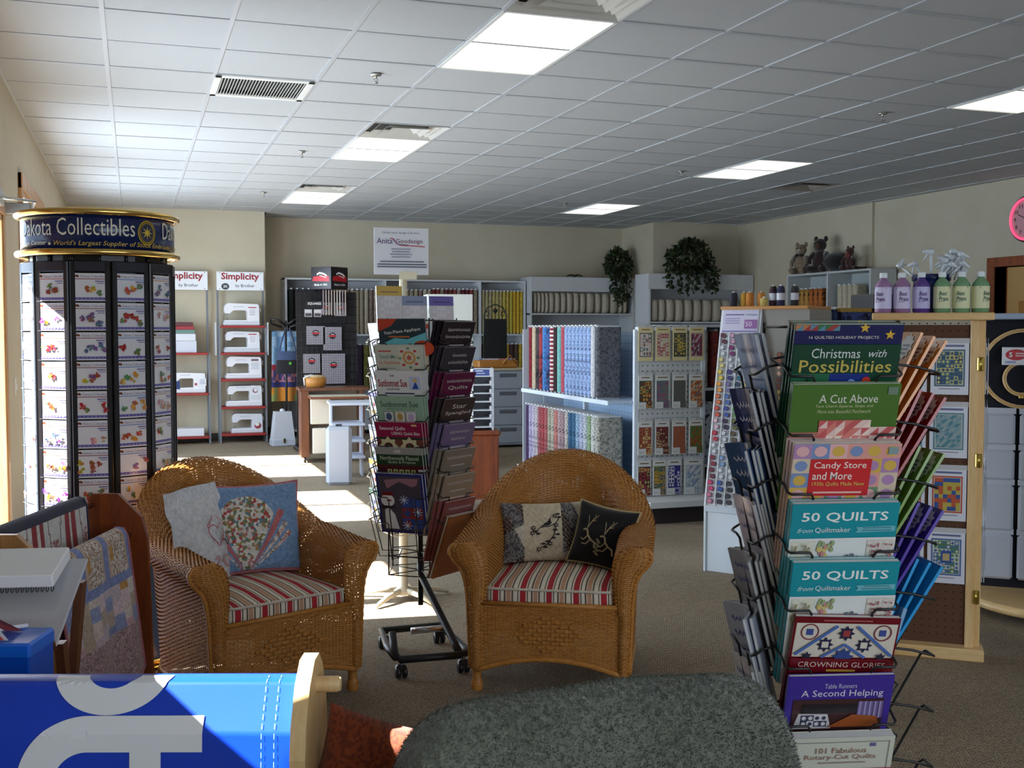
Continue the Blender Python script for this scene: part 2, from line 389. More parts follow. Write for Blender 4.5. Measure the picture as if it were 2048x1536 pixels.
# fluorescent panels
def troffer(label, grp=None):
    r = thing('ceiling_light', label, 'ceiling light', (0, 0, 0), 0, 'fluorescent ceiling panels')
    g = G(); a, b, h = S/2, S, .02
    for q in ((-a, -b, -a+h, b), (a-h, -b, a, b), (-a, -b, a, -b+h), (-a, b-h, a, b)): g.box(q[0], q[1], -.004, q[2], q[3], .04, (236, 236, 230))
    g.build('frame', 'paint', r)
    g = G(); g.box(-a+h, -b+h, .004, a-h, b-h, .012, WHITE); g.build('diffuser', 'diffuser', r)
    return r
tl = None
for i, j, lab in ((4, -1, 'bright ceiling panel next to the white supply grille above wicker armchairs'), (4, 5, 'glowing ceiling panel behind the small sprinkler near mid store'), (4, 11, 'glowing ceiling panel closest to the machine shelves'),
    (10, -1, 'glowing ceiling panel near the pink neon clock'), (10, 5, 'glowing ceiling panel beside the dark round-blade grille'), (10, 11, 'glowing ceiling panel closest to the trailing plants'), (4, -7, 'ceiling panel above the blue banner'), (10, -7, 'ceiling panel beside the front wall')):
    x, y = cell(i, j); p = (x+S/2, y+S, CEIL)
    if tl is None: tl = troffer(lab); tl.location = p
    else: copy_at(tl, p, None, lab)
def diffuser(ij, label, dark):
    x, y = cell(*ij); r = thing('ceiling_vent', label, 'air vent', (x+S/2, y+S/2, CEIL), 0, 'supply air vents')
    c = (196, 194, 186)
    for k in range(4):
        o = S/2-.006-.062*k; i_ = o-.05; z = -.002+.010*(k % 2); g = G()
        vs = [(-o, -o, z), (o, -o, z), (o, o, z), (-o, o, z), (-i_, -i_, z+.035), (i_, -i_, z+.035), (i_, i_, z+.035), (-i_, i_, z+.035)]
        g.add(vs, [(0, 4, 5, 1), (1, 5, 6, 2), (2, 6, 7, 3), (3, 7, 4, 0)], c if not dark else (150, 140, 128)); g.build('louver_ring', 'paint', r)
    g = G(); g.box(-S/2, -S/2, .04, S/2, S/2, .045, (60, 58, 54)); g.build('duct', 'matte', r)
diffuser((4, -2), 'white square air vent nearest the big light panel', 0); diffuser((4, 4), 'square air vent touching the second light panel in the row', 0)
diffuser((4, 10), 'square air vent touching the light panel by the machine shelves', 0); diffuser((12, 7), 'dim square air vent above the batting shelves', 1)
x, y = cell(2, 2); r = thing('return_grille', 'white return air grille with dark parallel slots in ceiling', 'air vent', (x+S/2, y+S/2, CEIL))
g = G(); a = S/2-.004
for q in ((-a, -a, a, -a+.05), (-a, a-.05, a, a), (-a, -a, -a+.04, a), (a-.04, -a, a, a)): g.box(q[0], q[1], -.006, q[2], q[3], .008, (226, 226, 220), .002)
g.build('frame', 'paint', r)
g = G(); g.box(-a, -a, .03, a, a, .034, (56, 60, 58)); g.build('duct', 'matte', r)
sl = G(); sl.add([(-.006, -a+.05, -.003), (.003, -a+.05, .016), (.006, -a+.05, .016), (-.002, -a+.05, -.003), (-.006, a-.05, -.003), (.003, a-.05, .016), (.006, a-.05, .016), (-.002, a-.05, -.003)], [(0, 1, 5, 4), (2, 3, 7, 6), (0, 4, 7, 3)], (224, 224, 216)); sme = sl.mesh('slat'); sme.materials.append(MT['paint'])
for k in range(28): link('slat', sme, r, (-a+.05+k*(2*a-.1)/27, 0, 0))
def sprinkler(x, y, label):
    r = thing('sprinkler', label, 'sprinkler', (x, y, CEIL), 0, 'ceiling sprinklers')
    g = G(); g.lathe([(.001, 0), (.034, 0), (.034, -.006), (.02, -.01)], (215, 212, 205), 14); g.build('cover_plate', 'metal', r)
    g = G(); g.tube([(0, 0, 0), (0, 0, -.022)], .008, (190, 186, 178), 8); g.tube([(0, 0, -.02), (.012, 0, -.032), (0, 0, -.048)], .003, (190, 186, 178), 5); g.tube([(0, 0, -.02), (-.012, 0, -.032), (0, 0, -.048)], .003, (190, 186, 178), 5); g.lathe([(.001, -.048), (.016, -.048), (.014, -.052), (.001, -.052)], (190, 186, 178), 10); g.build('head', 'metal', r)
for x, y, q in ((1.41, 6.62, 'chrome sprinkler head near the white slotted return grille'), (1.405, 9.67, 'small sprinkler head beside the second light panel'), (1.413, 12.68, 'small sprinkler head beside the light panel by the machine shelves'),
    (5.07, 6.63, 'dark sprinkler head near the pink neon clock light'), (5.07, 9.68, 'dark sprinkler head between two right hand light panels'), (5.03, 12.63, 'dark sprinkler head before the light panel by the trailing plants')): sprinkler(x, y, q)
# ---- neon clock on the right wall
r = thing('neon_clock', 'round wall clock ringed with glowing pink neon', 'clock', (XR, 8.83, 2.56))
g = G(); g.X = Matrix.Rotation(-pi/2, 4, 'Y'); g.lathe([(.001, 0), (.235, 0), (.235, .05), (.21, .07), (.2, .05), (.001, .05)], (40, 26, 30), 32); g.build('case', 'plastic', r)
t = NT('neon'); t.col((255, 70, 120)); t.b.inputs['Emission Color'].default_value = (1, .09, .2, 1); t.b.inputs['Emission Strength'].default_value = 1.0; MT['neon'] = t.m
g = G(); g.X = Matrix.Rotation(-pi/2, 4, 'Y'); g.tube([(.205*cos(2*pi*k/32), .205*sin(2*pi*k/32), .06) for k in range(32)], .014, (255, 80, 130), 8, True); g.build('neon_ring', 'neon', r)
p = Print(); p.ell(0, 0, .19, .19, (206, 150, 158), 32)
for k in range(12):
    a = pi/2-2*pi*k/12; p.text(str(k or 12), .15*cos(a), .15*sin(a), .03 if k not in (0, 10, 11) else .045, .04, (40, 20, 30), .01)
p.line([(0, 0), (.05, .08)], .01, (30, 20, 24)); p.line([(0, 0), (-.11, .05)], .008, (30, 20, 24))
p.X = Matrix.Translation((-.052, 0, 0)) @ Matrix(((0, 0, -1, 0), (-1, 0, 0, 0), (0, 1, 0, 0), (0, 0, 0, 1))); q = G(); q.v = [tuple(p.X @ Vector(v)) for v in p.v]; q.f = p.f; q.c = p.c; q.sm = p.sm; q.build('dial', 'paper', r)
# ------------------------------------------------------------------ wicker armchairs
import numpy as np
t = NT('wicker'); v = t.coord('Object', (12, 12, 80)); n = t.noise(v, 3, 3); c = t.ramp(n.outputs[0], [(.25, (162, 104, 42)), (.5, (186, 124, 56)), (.75, (204, 146, 74))])
t.col(c); t.set(t.b, Roughness=.42); t.b.inputs['Specular IOR Level'].default_value = .35; MT['wicker'] = t.m
def weave(P, name, parent, mat='wicker', amp=.0042, wv=.40, st=.26):
    """P: (nv+1, nu+1, 3) points, columns are stakes, rows weavers; every strand is its own ribbon"""
    nv, nu = P.shape[0]-1, P.shape[1]-1
    du = np.gradient(P, axis=1); dv = np.gradient(P, axis=0); N = np.cross(du, dv); N /= np.maximum(np.linalg.norm(N, axis=2, keepdims=True), 1e-9)
    V = []; F = []; base = 0
    I, J = np.meshgrid(np.arange(nu+1), np.arange(nv+1)); sg = np.where((I+J) % 2 == 0, 1., -1.)[..., None]
    C = P+N*amp*sg
    e = dv*wv
    rows = np.stack([C-e-N*.0012, C+N*.0009, C+e-N*.0012], 2)       # weavers: 3 verts across
    V.append(rows.reshape(-1, 3)); id_ = np.arange((nv+1)*(nu+1)*3).reshape(nv+1, nu+1, 3)
    for k in (0, 1): F.append(np.stack([id_[:, :-1, k], id_[:, 1:, k], id_[:, 1:, k+1], id_[:, :-1, k+1]], -1).reshape(-1, 4))
    base = V[0].shape[0]
    e = du*st; s2 = np.stack([P-e, P+e], 2); V.append(s2.reshape(-1, 3)); id2 = base+np.arange((nv+1)*(nu+1)*2).reshape(nv+1, nu+1, 2)
    F.append(np.stack([id2[:-1, :, 0], id2[:-1, :, 1], id2[1:, :, 1], id2[1:, :, 0]], -1).reshape(-1, 4))
    V = np.concatenate(V); F = np.concatenate(F)
    me = bpy.data.meshes.new(name); me.from_pydata(V.tolist(), [], F.tolist()); me.polygons.foreach_set('use_smooth', [True]*len(me.polygons)); me.materials.append(MT[mat]); me.update()
    return link(name, me, parent)
HW, FY, BY = .30, -.36, .03
def upath(n):
    Ls = BY-FY; La = pi*HW; T = 2*Ls+La; out = []
    for k in range(n+1):
        s = T*k/n
        if s < Ls: p = (-HW, FY+s); nn = (-1, 0); al = 0
        elif s < Ls+La: a = (s-Ls)/HW; p = (-HW*cos(a), BY+HW*sin(a)*1.02); nn = (-cos(a), sin(a)); al = sin(a)
        else: p = (HW, BY-(s-Ls-La)); nn = (1, 0); al = 0
        out.append((p, nn, al, s/T))
    return out
def section(al, fr, nv):
    h = .60+.03*fr+.265*al**1.45; k = 1-.25*al
    pts = [(.015, .10), (.022, .25), (.03, h-.20), (.05, h-.115), (.088*k, h-.07), (.102*k, h-.035), (.085*k, h-.008), (.04*k, h), (-.012, h-.01), (-.042, h-.05), (-.05, h-.12), (-.046, .40), (-.036, .33)]
    if al > 0: pts = [(a+.055*al*smooth(.25, .86, z), z) for a, z in pts]
    P = np.array(pts); 
    # smooth resample by Catmull-Rom, even in length
    Q = []
    for i in range(len(P)-1):
        p0, p1, p2, p3 = P[max(i-1, 0)], P[i], P[i+1], P[min(i+2, len(P)-1)]
        for q in np.linspace(0, 1, 9)[:-1]: Q.append(.5*((2*p1)+(-p0+p2)*q+(2*p0-5*p1+4*p2-p3)*q*q+(-p0+3*p1-3*p2+p3)*q**3))
    Q.append(P[-1]); Q = np.array(Q); d = np.r_[0, np.cumsum(np.linalg.norm(np.diff(Q, axis=0), axis=1))]
    s = np.linspace(0, d[-1], nv+1); return np.stack([np.interp(s, d, Q[:, 0]), np.interp(s, d, Q[:, 1])], 1)
def make_chair():
    r = thing('wicker_armchair', 'x', 'armchair')
    NU, NV = 98, 126; P = np.zeros((NV+1, NU+1, 3))
    for i, (p, nn, al, s) in enumerate(upath(NU)):
        fr = smooth(.0, .25, min(s, 1-s)); sec = section(al, fr, NV)
        P[:, i, 0] = p[0]+nn[0]*sec[:, 0]; P[:, i, 1] = p[1]+nn[1]*sec[:, 0]; P[:, i, 2] = sec[:, 1]
    tag(weave(P, 'woven_shell', r), 'honey brown woven wicker back and arms')
    # arm fronts
    for sx in (-1, 1):
        e = P[:, 0 if sx < 0 else -1, :]; half = (NV+1)//2
        # pair outer and inner profile points of the same height
        kt = int(e[:, 2].argmax()); zo = e[:kt+1]; zi = e[:kt-1:-1]; n = 64
        zt = np.linspace(.10, e[:, 2].max()-.004, n); A = np.array([[np.interp(z, zo[:, 2], zo[:, 0]), FY, z] for z in zt]); B = np.array([[np.interp(z, zi[:, 2], zi[:, 0]) if z > .33 else -sx*-1*(HW-.03), FY, z] for z in zt])
        m = 7; Q = np.zeros((n, m+1, 3))
        for k in range(m+1):
            f = k/m; Q[:, k] = A*(1-f)+B*f; Q[:, k, 1] -= .028*sin(pi*f)**.6
        if sx > 0: Q = Q[:, ::-1]
        weave(Q, 'arm_front', r, wv=.42)
        g = G(); g.tube([tuple(A[k]+np.array([sx*.002, -.002+.004*(k % 4 in (0, 1)), 0])) for k in range(0, n, 2)]+[tuple(B[n-1])], [.0085+.002*(k % 2) for k in range(0, n, 2)]+[.008], WHITE, 6); g.build('braided_edge', 'wicker', r)
    # front apron, arched below
    nu, nv = 34, 30; Q = np.zeros((nv+1, nu+1, 3))
    for i in range(nu+1):
        x = -(HW-.03)+2*(HW-.03)*i/nu; zb = .095+.055*(1-(x/.27)**2)
        for j in range(nv+1): Q[j, i] = (x, FY-.012, zb+(.365-zb)*j/nv)
    weave(Q, 'front_apron', r)
    # basket diamond
    g = G()
    for k in range(-4, 5):
        z = .245+k*.0165; wd = (1-abs(k)/5)*.15; q = int(wd/.018)
        for i in range(-q, q+1):
            o = .004 if (i+k) % 2 else -.001; g.box(i*.018-.0095, FY-.019-o, z-.0068, i*.018+.0095, FY-.014-o, z+.0068, WHITE, .002)
    g.build('diamond_weave', 'wicker', r)
    # bound edges and skirts
    g = G(); g.tube([(-.29+.58*k/24, FY-.014, .09+.055*(1-((-.29+.58*k/24)/.29)**2)) for k in range(25)], .011, WHITE, 8); g.build('apron_rail', 'wicker', r)
    g = G(); g.tube([(p[0]+nn[0]*.016, p[1]+nn[1]*.016, .10) for p, nn, al, s in upath(60)], .010, WHITE, 8); g.build('base_rail', 'wicker', r)
    g = G(); g.prism([(p[0]-nn[0]*.03, p[1]-nn[1]*.03) for p, nn, al, s in upath(40)], .33, .345, WHITE); g.build('seat_deck', 'wicker', r)
    g = G(); g.tube([(-.27, FY-.012, .362), (.27, FY-.012, .362)], .010, WHITE, 8); g.build('seat_rail', 'wicker', r)
    for sx in (-1, 1):
        g = G(); g.lathe([(.020, .14), (.021, .10), (.018, .07), (.017, .05), (.022, .036), (.025, .018), (.022, 0)], WHITE, 12, (sx*(HW-.005), FY+.02, 0)); g.build('leg', 'wicker', r)
        g = G(); g.tube([(sx*.20, .27, .16), (sx*.225, .33, 0)], .017, WHITE, 10); g.build('leg', 'wicker', r)
    return r
wc = make_chair()
wc.location = (.415, 4.55, 0); wc.rotation_euler = (0, 0, rad(22)); wc['label'] = 'wicker armchair holding the white and the blue pillow, beside black topped design carousel'
wc['group'] = 'wicker armchairs'
wc2 = copy_at(wc, (1.71, 4.345, 0), rad(-28), 'wicker armchair holding the black velvet and the bird pillow')
# ---- striped seat cushions
t = NT('cushion_stripe'); tc = t.n('ShaderNodeTexCoord'); sx_ = t.n('ShaderNodeSeparateXYZ'); t.l(tc.outputs['Object'], sx_.inputs[0])
nz = t.noise(t.coord(), 3, 1); m1 = t.n('ShaderNodeMath', operation='MULTIPLY_ADD'); t.l(nz.outputs[0], m1.inputs[0]); m1.inputs[1].default_value = .02; t.l(sx_.outputs[0], m1.inputs[2])
m2 = t.n('ShaderNodeMath', operation='MULTIPLY'); t.l(m1.outputs[0], m2.inputs[0]); m2.inputs[1].default_value = 1/.108
m3 = t.n('ShaderNodeMath', operation='FRACT'); t.l(m2.outputs[0], m3.inputs[0])
RD, WH, TN, BR = (176, 40, 48), (228, 220, 200), (198, 150, 118), (104, 82, 66)
t.col(t.ramp(m3.outputs[0], [(0, RD), (.21, WH), (.25, BR), (.29, WH), (.41, BR), (.47, WH), (.50, TN), (.66, WH), (.69, BR), (.75, WH), (.90, BR), (.94, WH)], 'CONSTANT')); t.set(t.b, Roughness=.9); t.bump(t.noise(t.coord(), 500, 2).outputs[0], .2, .002); MT['stripe'] = t.m
def super_box(nx, ny, hx, hy, z0, z1, ex=.16):
    """soft box cushion: rounded plan, crowned top"""
    g = G(); n = 64
    ring = []
    for k in range(n):
        a = 2*pi*k/n; ca, sa = cos(a), sin(a); ring.append((hx*abs(ca)**ex*(1 if ca > 0 else -1), hy*abs(sa)**ex*(1 if sa > 0 else -1)))
    prof = [(.0, 0, 0), (.5, 0, 0), (.95, 0, 0), (1., .006, 1), (1.015, .03, 1), (1.012, z1-z0-.012, 1), (.99, z1-z0-.002, 1), (.93, z1-z0+.004, 1), (.6, z1-z0+.018, 1), (.3, z1-z0+.024, 1), (.0, z1-z0+.026, 1)]
    vs = [(x*k, y*k, z0+z) for k, z, _ in prof for x, y in ring]
    g.add(vs, [(i*n+k, i*n+(k+1) % n, (i+1)*n+(k+1) % n, (i+1)*n+k) for i in range(len(prof)-1) for k in range(n)], WHITE, True)
    return g, ring
sc, ring = super_box(0, 0, .262, .285, 0, .075)
def cushion(loc, rz, lab):
    r = thing('seat_cushion', lab, 'cushion', loc, rz, 'striped seat cushions')
    sc.build('cover', 'stripe', r)
    for z in (.004, .073):
        g = G(); g.tube([(x*1.016, y*1.016, z) for x, y in ring], .0055, (222, 208, 190), 6, True); g.build('piping', 'cloth', r)
def onchair(c, x, y, z):
    a = c.rotation_euler.z; return (c.location.x+x*cos(a)-y*sin(a), c.location.y+x*sin(a)+y*cos(a), z)
cushion(onchair(wc, 0, -.075, .346), rad(22), 'red and cream striped cushion under the blue pillow')
cushion(onchair(wc2, 0, -.075, .346), rad(-28), 'red and cream striped cushion under the black velvet pillow')
# ---- pillows
def pillow(name, label, loc, rot, wd, ht, th, colf, mat='cloth', nx=90, ny=70, back=(200, 200, 200), horn=.10):
    r = thing(name, label, 'pillow', loc, 0, None); r.rotation_euler = rot
    def pos(u, v, s):
        x = 2*u-1; y = 2*v-1; e = (max(0, 1-x*x)**.42)*(max(0, 1-y*y)**.42)
        px = wd/2*x*(1-horn*(1-y*y)*abs(x)**2); pz = ht/2*y*(1-horn*(1-x*x)*abs(y)**2)
        return (px, -s*th/2*e*(1+.05*sin(7*x+3*y)+.04*sin(11*y-4*x)), pz+ht/2)
    g = G(); g.grid(nx, ny, lambda u, v: pos(u, v, 1), colf); g.build('front', mat, r)
    g = G(); g.grid(24, 20, lambda u, v: pos(1-u, v, -1), back); g.build('back', mat, r)
    return r, pos
def hue(seed): q = random.Random(seed); return q
# blue pillow with a floral fan
import random as _r
def hash2(a, b, k=0): 
    h = sin(a*127.1+b*311.7+k*74.7)*43758.5453; return h-math.floor(h)
FL = [(196, 78, 70), (232, 226, 214), (120, 132, 90), (226, 218, 200), (206, 140, 130), (240, 236, 226), (176, 150, 92), (236, 230, 218), (110, 140, 150), (238, 232, 220)]
def floral(x, y, sc_=.011):
    i, j = math.floor(x/sc_), math.floor(y/sc_); best = 9; bc = None
    for a in (-1, 0, 1):
        for b in (-1, 0, 1):
            px = (i+a+hash2(i+a, j+b))*sc_; py = (j+b+hash2(i+a, j+b, 1))*sc_; d = (x-px)**2+(y-py)**2
            if d < best: best = d; bc = FL[int(hash2(i+a, j+b, 2)*10) % 10]
    return bc
def fan(u, v):
    x = (u-.5)*.42; y = (v-.5)*.40
    # fan pivots near the bottom middle
    px, py = x+.045, y+.215; a = math.degrees(math.atan2(px, py)); rr = sqrt(px*px+py*py)
    blue = (122, 156, 196) if hash2(int(x*260), int(y*260)) > .4 else (140, 172, 206)
    if abs(x) > .203 or abs(y) > .193: return (205, 120, 128)
    if -25 < a < 25 and rr < .355-.0011*(a-1)**2*.1: return floral(x, y)
    if 27 < a < 33 and rr < .325 or -33 < a < -27 and rr < .30: return (204, 112, 112) if hash2(int(x*300), int(y*300)) > .3 else (216, 130, 126)
    if 36 < a < 41 and rr < .29 or 44 < a < 49 and rr < .27 or -42 < a < -37 and rr < .25: return floral(x+3, y, .009) if hash2(int(x*200), int(y*200)) > .3 else (222, 178, 172)
    return blue
def place_pillow(ch, x, y, z, lean, yaw, *a, **k):
    roll = k.pop('roll', 0); p = onchair(ch, x, y, z); return pillow(a[0], a[1], p, (rad(-lean), rad(roll), ch.rotation_euler.z+rad(yaw)), *a[2:], **k)
blue, bpos = place_pillow(wc, .075, .045, .437, 16, -14, 'fan_pillow', 'blue patchwork pillow with a floral fan in the wicker armchair', .41, .38, .15, fan, nx=120, ny=110, back=(136, 164, 198), horn=.07)
g = G(); n = 60
edge = [bpos(k/n, 0, 1) for k in range(n)]+[bpos(1, k/n, 1) for k in range(n)]+[bpos(1-k/n, 1, 1) for k in range(n)]+[bpos(0, 1-k/n, 1) for k in range(n)]
g.tube(edge, .005, (206, 122, 128), 6, True); g.build('piping', 'cloth', blue)
# white pillow with a ruffle and a pink embroidered heart
def white(u, v): return (226, 226, 226)
wp, wpos = place_pillow(wc, -.165, -.03, .437, 12, 34, 'ruffled_pillow', 'white ruffled pillow with embroidered pink heart, leaning in the wicker armchair', .30, .36, .13, white, nx=40, ny=40, back=(222, 222, 222), horn=.06)
g = G()
edge = [(k/n, 0) for k in range(n)]+[(1, k/n) for k in range(n)]+[(1-k/n, 1) for k in range(n)]+[(0, 1-k/n) for k in range(n)]
vs = []; 
for k, (u, v_) in enumerate(edge):
    p = Vector(wpos(u, v_, 1)); d = Vector((u-.5, 0, v_-.5)); d.normalize(); d = Vector((d.x, 0, d.z))*1.15
    wv = .006*sin(k*.21)+.002*sin(k*.5); vs += [p, p+d*.022+Vector((0, wv*.6, 0)), p+d*.045+Vector((0, wv*1.3, 0))]
m = len(edge); g.add(vs, [(3*k+q, 3*((k+1) % m)+q, 3*((k+1) % m)+q+1, 3*k+q+1) for k in range(m) for q in (0, 1)], (230, 230, 232), True); g.build('ruffle', 'cloth', wp)
def on_pillow(pos, wd, ht):
    return lambda x, y, z: tuple(Vector(pos(x/wd+.5, y/ht+.5, 1))+Vector((0, -.0015-z*2, 0)))
p = Print(); p.bend = on_pillow(wpos, .30, .36)
PK = (214, 120, 132)
for sg in (-1, 1):
    heart = [(.02+sg*.045*sin(a)**3*1.15, .02+.05*(.81*cos(a)-.31*cos(2*a)-.125*cos(3*a)-.06*cos(4*a))) for a in [pi*k/20 for k in range(21)]]
    p.line(heart, .0045, PK)
    for q in range(4): a0 = q*1.2; p.line([(.02+sg*(.025+.018*cos(a0+s*.5)+q*.008), -.085-.008*q+.016*sin(a0+s*.5)) for s in range(9)], .0035, PK)
    for q in range(3): p.line([(.02+sg*(.015+q*.017+.008*sin(s)), .075+.02*(s/6)-.012*q) for s in range(7)], .0035, PK)
p.line([(.035, .03), (.05, .035), (.055, .02), (.045, .0), (.05, -.02)], .005, (92, 120, 84))
for q in range(4): p.ell(.045+.012*cos(q*1.9), .018-.014*q, .008, .006, (206, 70, 70), 8)
for q in range(5): p.ell(.062+.016*cos(q*1.4), -.018+.014*sin(q*1.4), .009, .006, (48, 76, 66), 7, q)
p.build('embroidery', 'cloth', wp)
# cream bird pillow with crazy patchwork sides
def bird(u, v):
    x = (u-.5)*.40; y = (v-.5)*.27
    if -.10 < x < .085: return (222, 204, 172) if (int((x+y)*260) % 7) else (208, 188, 156)
    k = int((x*1.1+y*.6)*13) + 7*int((y*1.2-x*.5)*12); h = hash2(k, 3)
    if h < .33: return (58, 44, 46) if (int(x*150)+int(y*150)) % 3 else (150, 128, 104)
    if h < .6: return (216, 204, 184)
    return (150, 146, 140) if hash2(int(x*200), int(y*200)) > .5 else (84, 78, 80)
bp, bpp = place_pillow(wc2, -.075, .075, .437, 18, 16, 'bird_pillow', 'cream pillow with dark embroidered bird and patchwork sides', .37, .265, .12, bird, back=(200, 186, 160), horn=.06)
p = Print(); p.bend = on_pillow(bpp, .37, .265); DK = (52, 44, 44)
p.poly([(.0, .03), (.012, .036), (.02, .048), (.03, .06), (.026, .044), (.03, .03), (.02, .02), (-.005, .016), (-.02, .012)], DK)
p.line([(-.06, .01), (-.04, -.01), (-.02, .012), (.02, .015), (.05, .03), (.07, .06)], .004, DK); p.line([(.05, .03), (.04, -.02), (.01, -.06), (-.03, -.085)], .004, DK)
for q in range(16):
    x = [-.05, -.04, -.03, -.055, .045, .055, .05, .035, .01, .02, -.01, 0, -.03, .065, .06, .045][q]; y = [.01, -.005, -.015, -.012, .0, -.02, .02, -.035, -.05, -.06, -.06, -.075, -.085, .055, .07, .06][q]
    if q % 3 == 0: p.star(x, y, .013, DK, 6, .5); p.ell(x, y, .004, .004, (222, 204, 172), 6)
    else: p.ell(x, y, .010, .005, DK, 8, q)
p.build('embroidery', 'cloth', bp)
# black velvet pillow with gold cord and stitched animals
vp, vpp = place_pillow(wc2, .155, .0, .437, 17, -14, 'velvet_pillow', 'black velvet pillow with gold cord and two stitched deer', .27, .27, .11, lambda u, v: (12, 8, 10), 'velvet', 30, 30, (18, 12, 14), .1, roll=9)
g = G(); g.tube([tuple(Vector(vpp(*e, 1))+Vector((0, 0, .002*(k % 2)))) for k, e in enumerate(edge)], [.0045+.0012*(k % 2) for k in range(len(edge))], (196, 172, 120), 6, True); g.build('gold_cord', 'cloth', vp)
p = Print(); p.bend = on_pillow(vpp, .27, .27); GD = (192, 170, 128)
for cx, cy in ((-.055, -.015), (.03, -.03)):
    p.line([(cx-.012, cy+.03), (cx-.004, cy+.022), (cx+.002, cy+.004), (cx+.018, cy-.012), (cx+.036, cy-.02), (cx+.042, cy-.045)], .008, GD); p.line([(cx-.012, cy+.03), (cx-.026, cy+.024)], .007, GD)
    for k_, (ax, ay) in enumerate(((.012, .05), (.03, .066), (-.014, .056))): p.line([(cx-.008, cy+.034), (cx-.004+ax*.3, cy+.034+ay*.45), (cx+ax, cy+.034+ay)], .0028, GD)
    p.line([(cx+.006, cy+.066), (cx+.024, cy+.074)], .0024, GD); p.line([(cx+.018, cy+.082), (cx+.016, cy+.1)], .0024, GD); p.line([(cx+.002, cy+.002), (cx-.014, cy-.018), (cx-.028, cy-.012)], .005, GD); p.line([(cx+.018, cy-.012), (cx+.0, cy-.035), (cx-.02, cy-.034)], .005, GD)
for q in range(12): a = q*.9; p.ell(-.005+.006*(q % 3), -.02-.006*q, .007, .0045, (150, 140, 112), 7, a)
p.build('embroidery', 'cloth', vp)
# ------------------------------------------------------------------ armchair under a fleece throw (seen from behind)
AX, AY, AR = .80, 1.86, rad(-6)
r = thing('upholstered_armchair', 'low armchair mostly hidden under a grey green fleece throw', 'armchair', (AX, AY, 0), AR)
g = G(); g.box(-.33, -.06, .30, .33, .10, .735, (74, 62, 54), .05); g.build('backrest', 'cloth', r)
g = G(); g.box(-.40, .10, .27, .30, .62, .38, (80, 66, 56), .04); g.build('seat', 'cloth', r)
g = G(); g.box(.29, -.06, .20, .35, .62, .56, (74, 62, 54), .04); g.build('armrest', 'cloth', r)
g = G(); g.box(-.42, -.05, .12, .35, .60, .275, (64, 52, 46), .01); g.build('base', 'cloth', r)
for x, y in ((-.38, 0), (.31, 0), (-.38, .55), (.31, .55)):
    g = G(); g.lathe([(.018, 0), (.026, .12)], (60, 40, 26), 10, (x, y, 0)); g.build('leg', 'walnut', r)
t = NT('fleece'); v = t.coord(); n = t.noise(v, 70, 4, .6); n2 = t.noise(v, 5, 3)
c = t.mix(.5, t.ramp(n.outputs[0], [(.3, (62, 64, 56)), (.7, (134, 138, 124))]), t.ramp(n2.outputs[0], [(.3, (80, 82, 72)), (.7, (116, 120, 106))]))
t.col(c); t.set(t.b, Roughness=1.); t.b.inputs['Sheen Weight'].default_value = .5; t.b.inputs['Sheen Roughness'].default_value = .4; t.bump(n.outputs[0], .9, .012); MT['fleece'] = t.m
th = thing('fleece_throw', 'dark grey green fleece throw draped over armchair back', 'blanket', (AX, AY, 0), AR)
def throw(u, v):
    # u along the width incl. side drops, v from hem behind over the top to the seat side
    s = (u-.5)*2; x = .345*max(-1, min(1, s/.74)); drop = max(0, abs(s)-.74)/.26
    tt = v*1.30; ztop = .787+.008*sin(6*x+1)+.011*s-.045*max(0, abs(s/.74)**9 if abs(s) < .74 else 1)
    rads = .085
    if tt < .50: y = -.105; z = ztop-rads-(.50-tt)
    elif tt < .50+pi*rads: a = (tt-.50)/rads; y = -.02-rads*cos(a); z = ztop-rads+rads*sin(a)
    else: y = .065; z = ztop-rads-(tt-.50-pi*rads)
    y += .012*sin(9*x+tt*3)*smooth(.0, .4, .5-tt+.3)+.006*sin(23*x)
    if drop > 0:
        sg = 1 if s > 0 else -1; x += sg*(.055*(1-(1-drop)**2)+.03*drop*drop); z -= .42*drop**1.4*(.35+.65*(1 if z > .2 else 0))
        y = y*(1-.25*drop)
    z = max(z, .03)
    return (x, y, z)
g = G(); g.grid(90, 80, throw, (96, 102, 96)); o = g.build('cloth', 'fleece', th)
tv = g.v; fz = G(); rg = random.Random(5); nu = 91
for k in range(42000):
    i = rg.randrange(0, 90); j = rg.randrange(18, 62); a = Vector(tv[j*nu+i]); b = Vector(tv[j*nu+i+1]); c_ = Vector(tv[(j+1)*nu+i]); p0 = a+(b-a)*rg.random()+(c_-a)*rg.random()
    nn = (b-a).cross(c_-a)
    if nn.length < 1e-9: continue
    nn.normalize(); d = Vector((rg.gauss(0, 1), rg.gauss(0, 1), rg.gauss(0, 1)))*.5; d = (nn*rg.uniform(.5, 1.2)+d); d.normalize(); q = Vector((d.y, -d.z, d.x)).cross(d)*.0012; tip = p0+d*rg.uniform(.004, .009)
    fz.v += [tuple(p0-q), tuple(p0+q), tuple(tip)]; m = len(fz.v); fz.f.append((m-3, m-2, m-1)); fz.c.append((1, 1, 1)); fz.sm.append(False)
tag(fz.build('pile', 'fleece', th), kind='stuff')
# rust cushion on that armchair's seat
rp, _ = pillow('rust_pillow', 'rust orange woven pillow beside the fleece throw', (.425, 2.15, .385), (rad(-8), rad(16), rad(-14)), .30, .28, .14, lambda u, v: (150, 66, 26) if hash2(int(u*50), int(v*42)) > .35 else (120, 48, 20), nx=50, ny=42, back=(130, 54, 22), horn=.08)

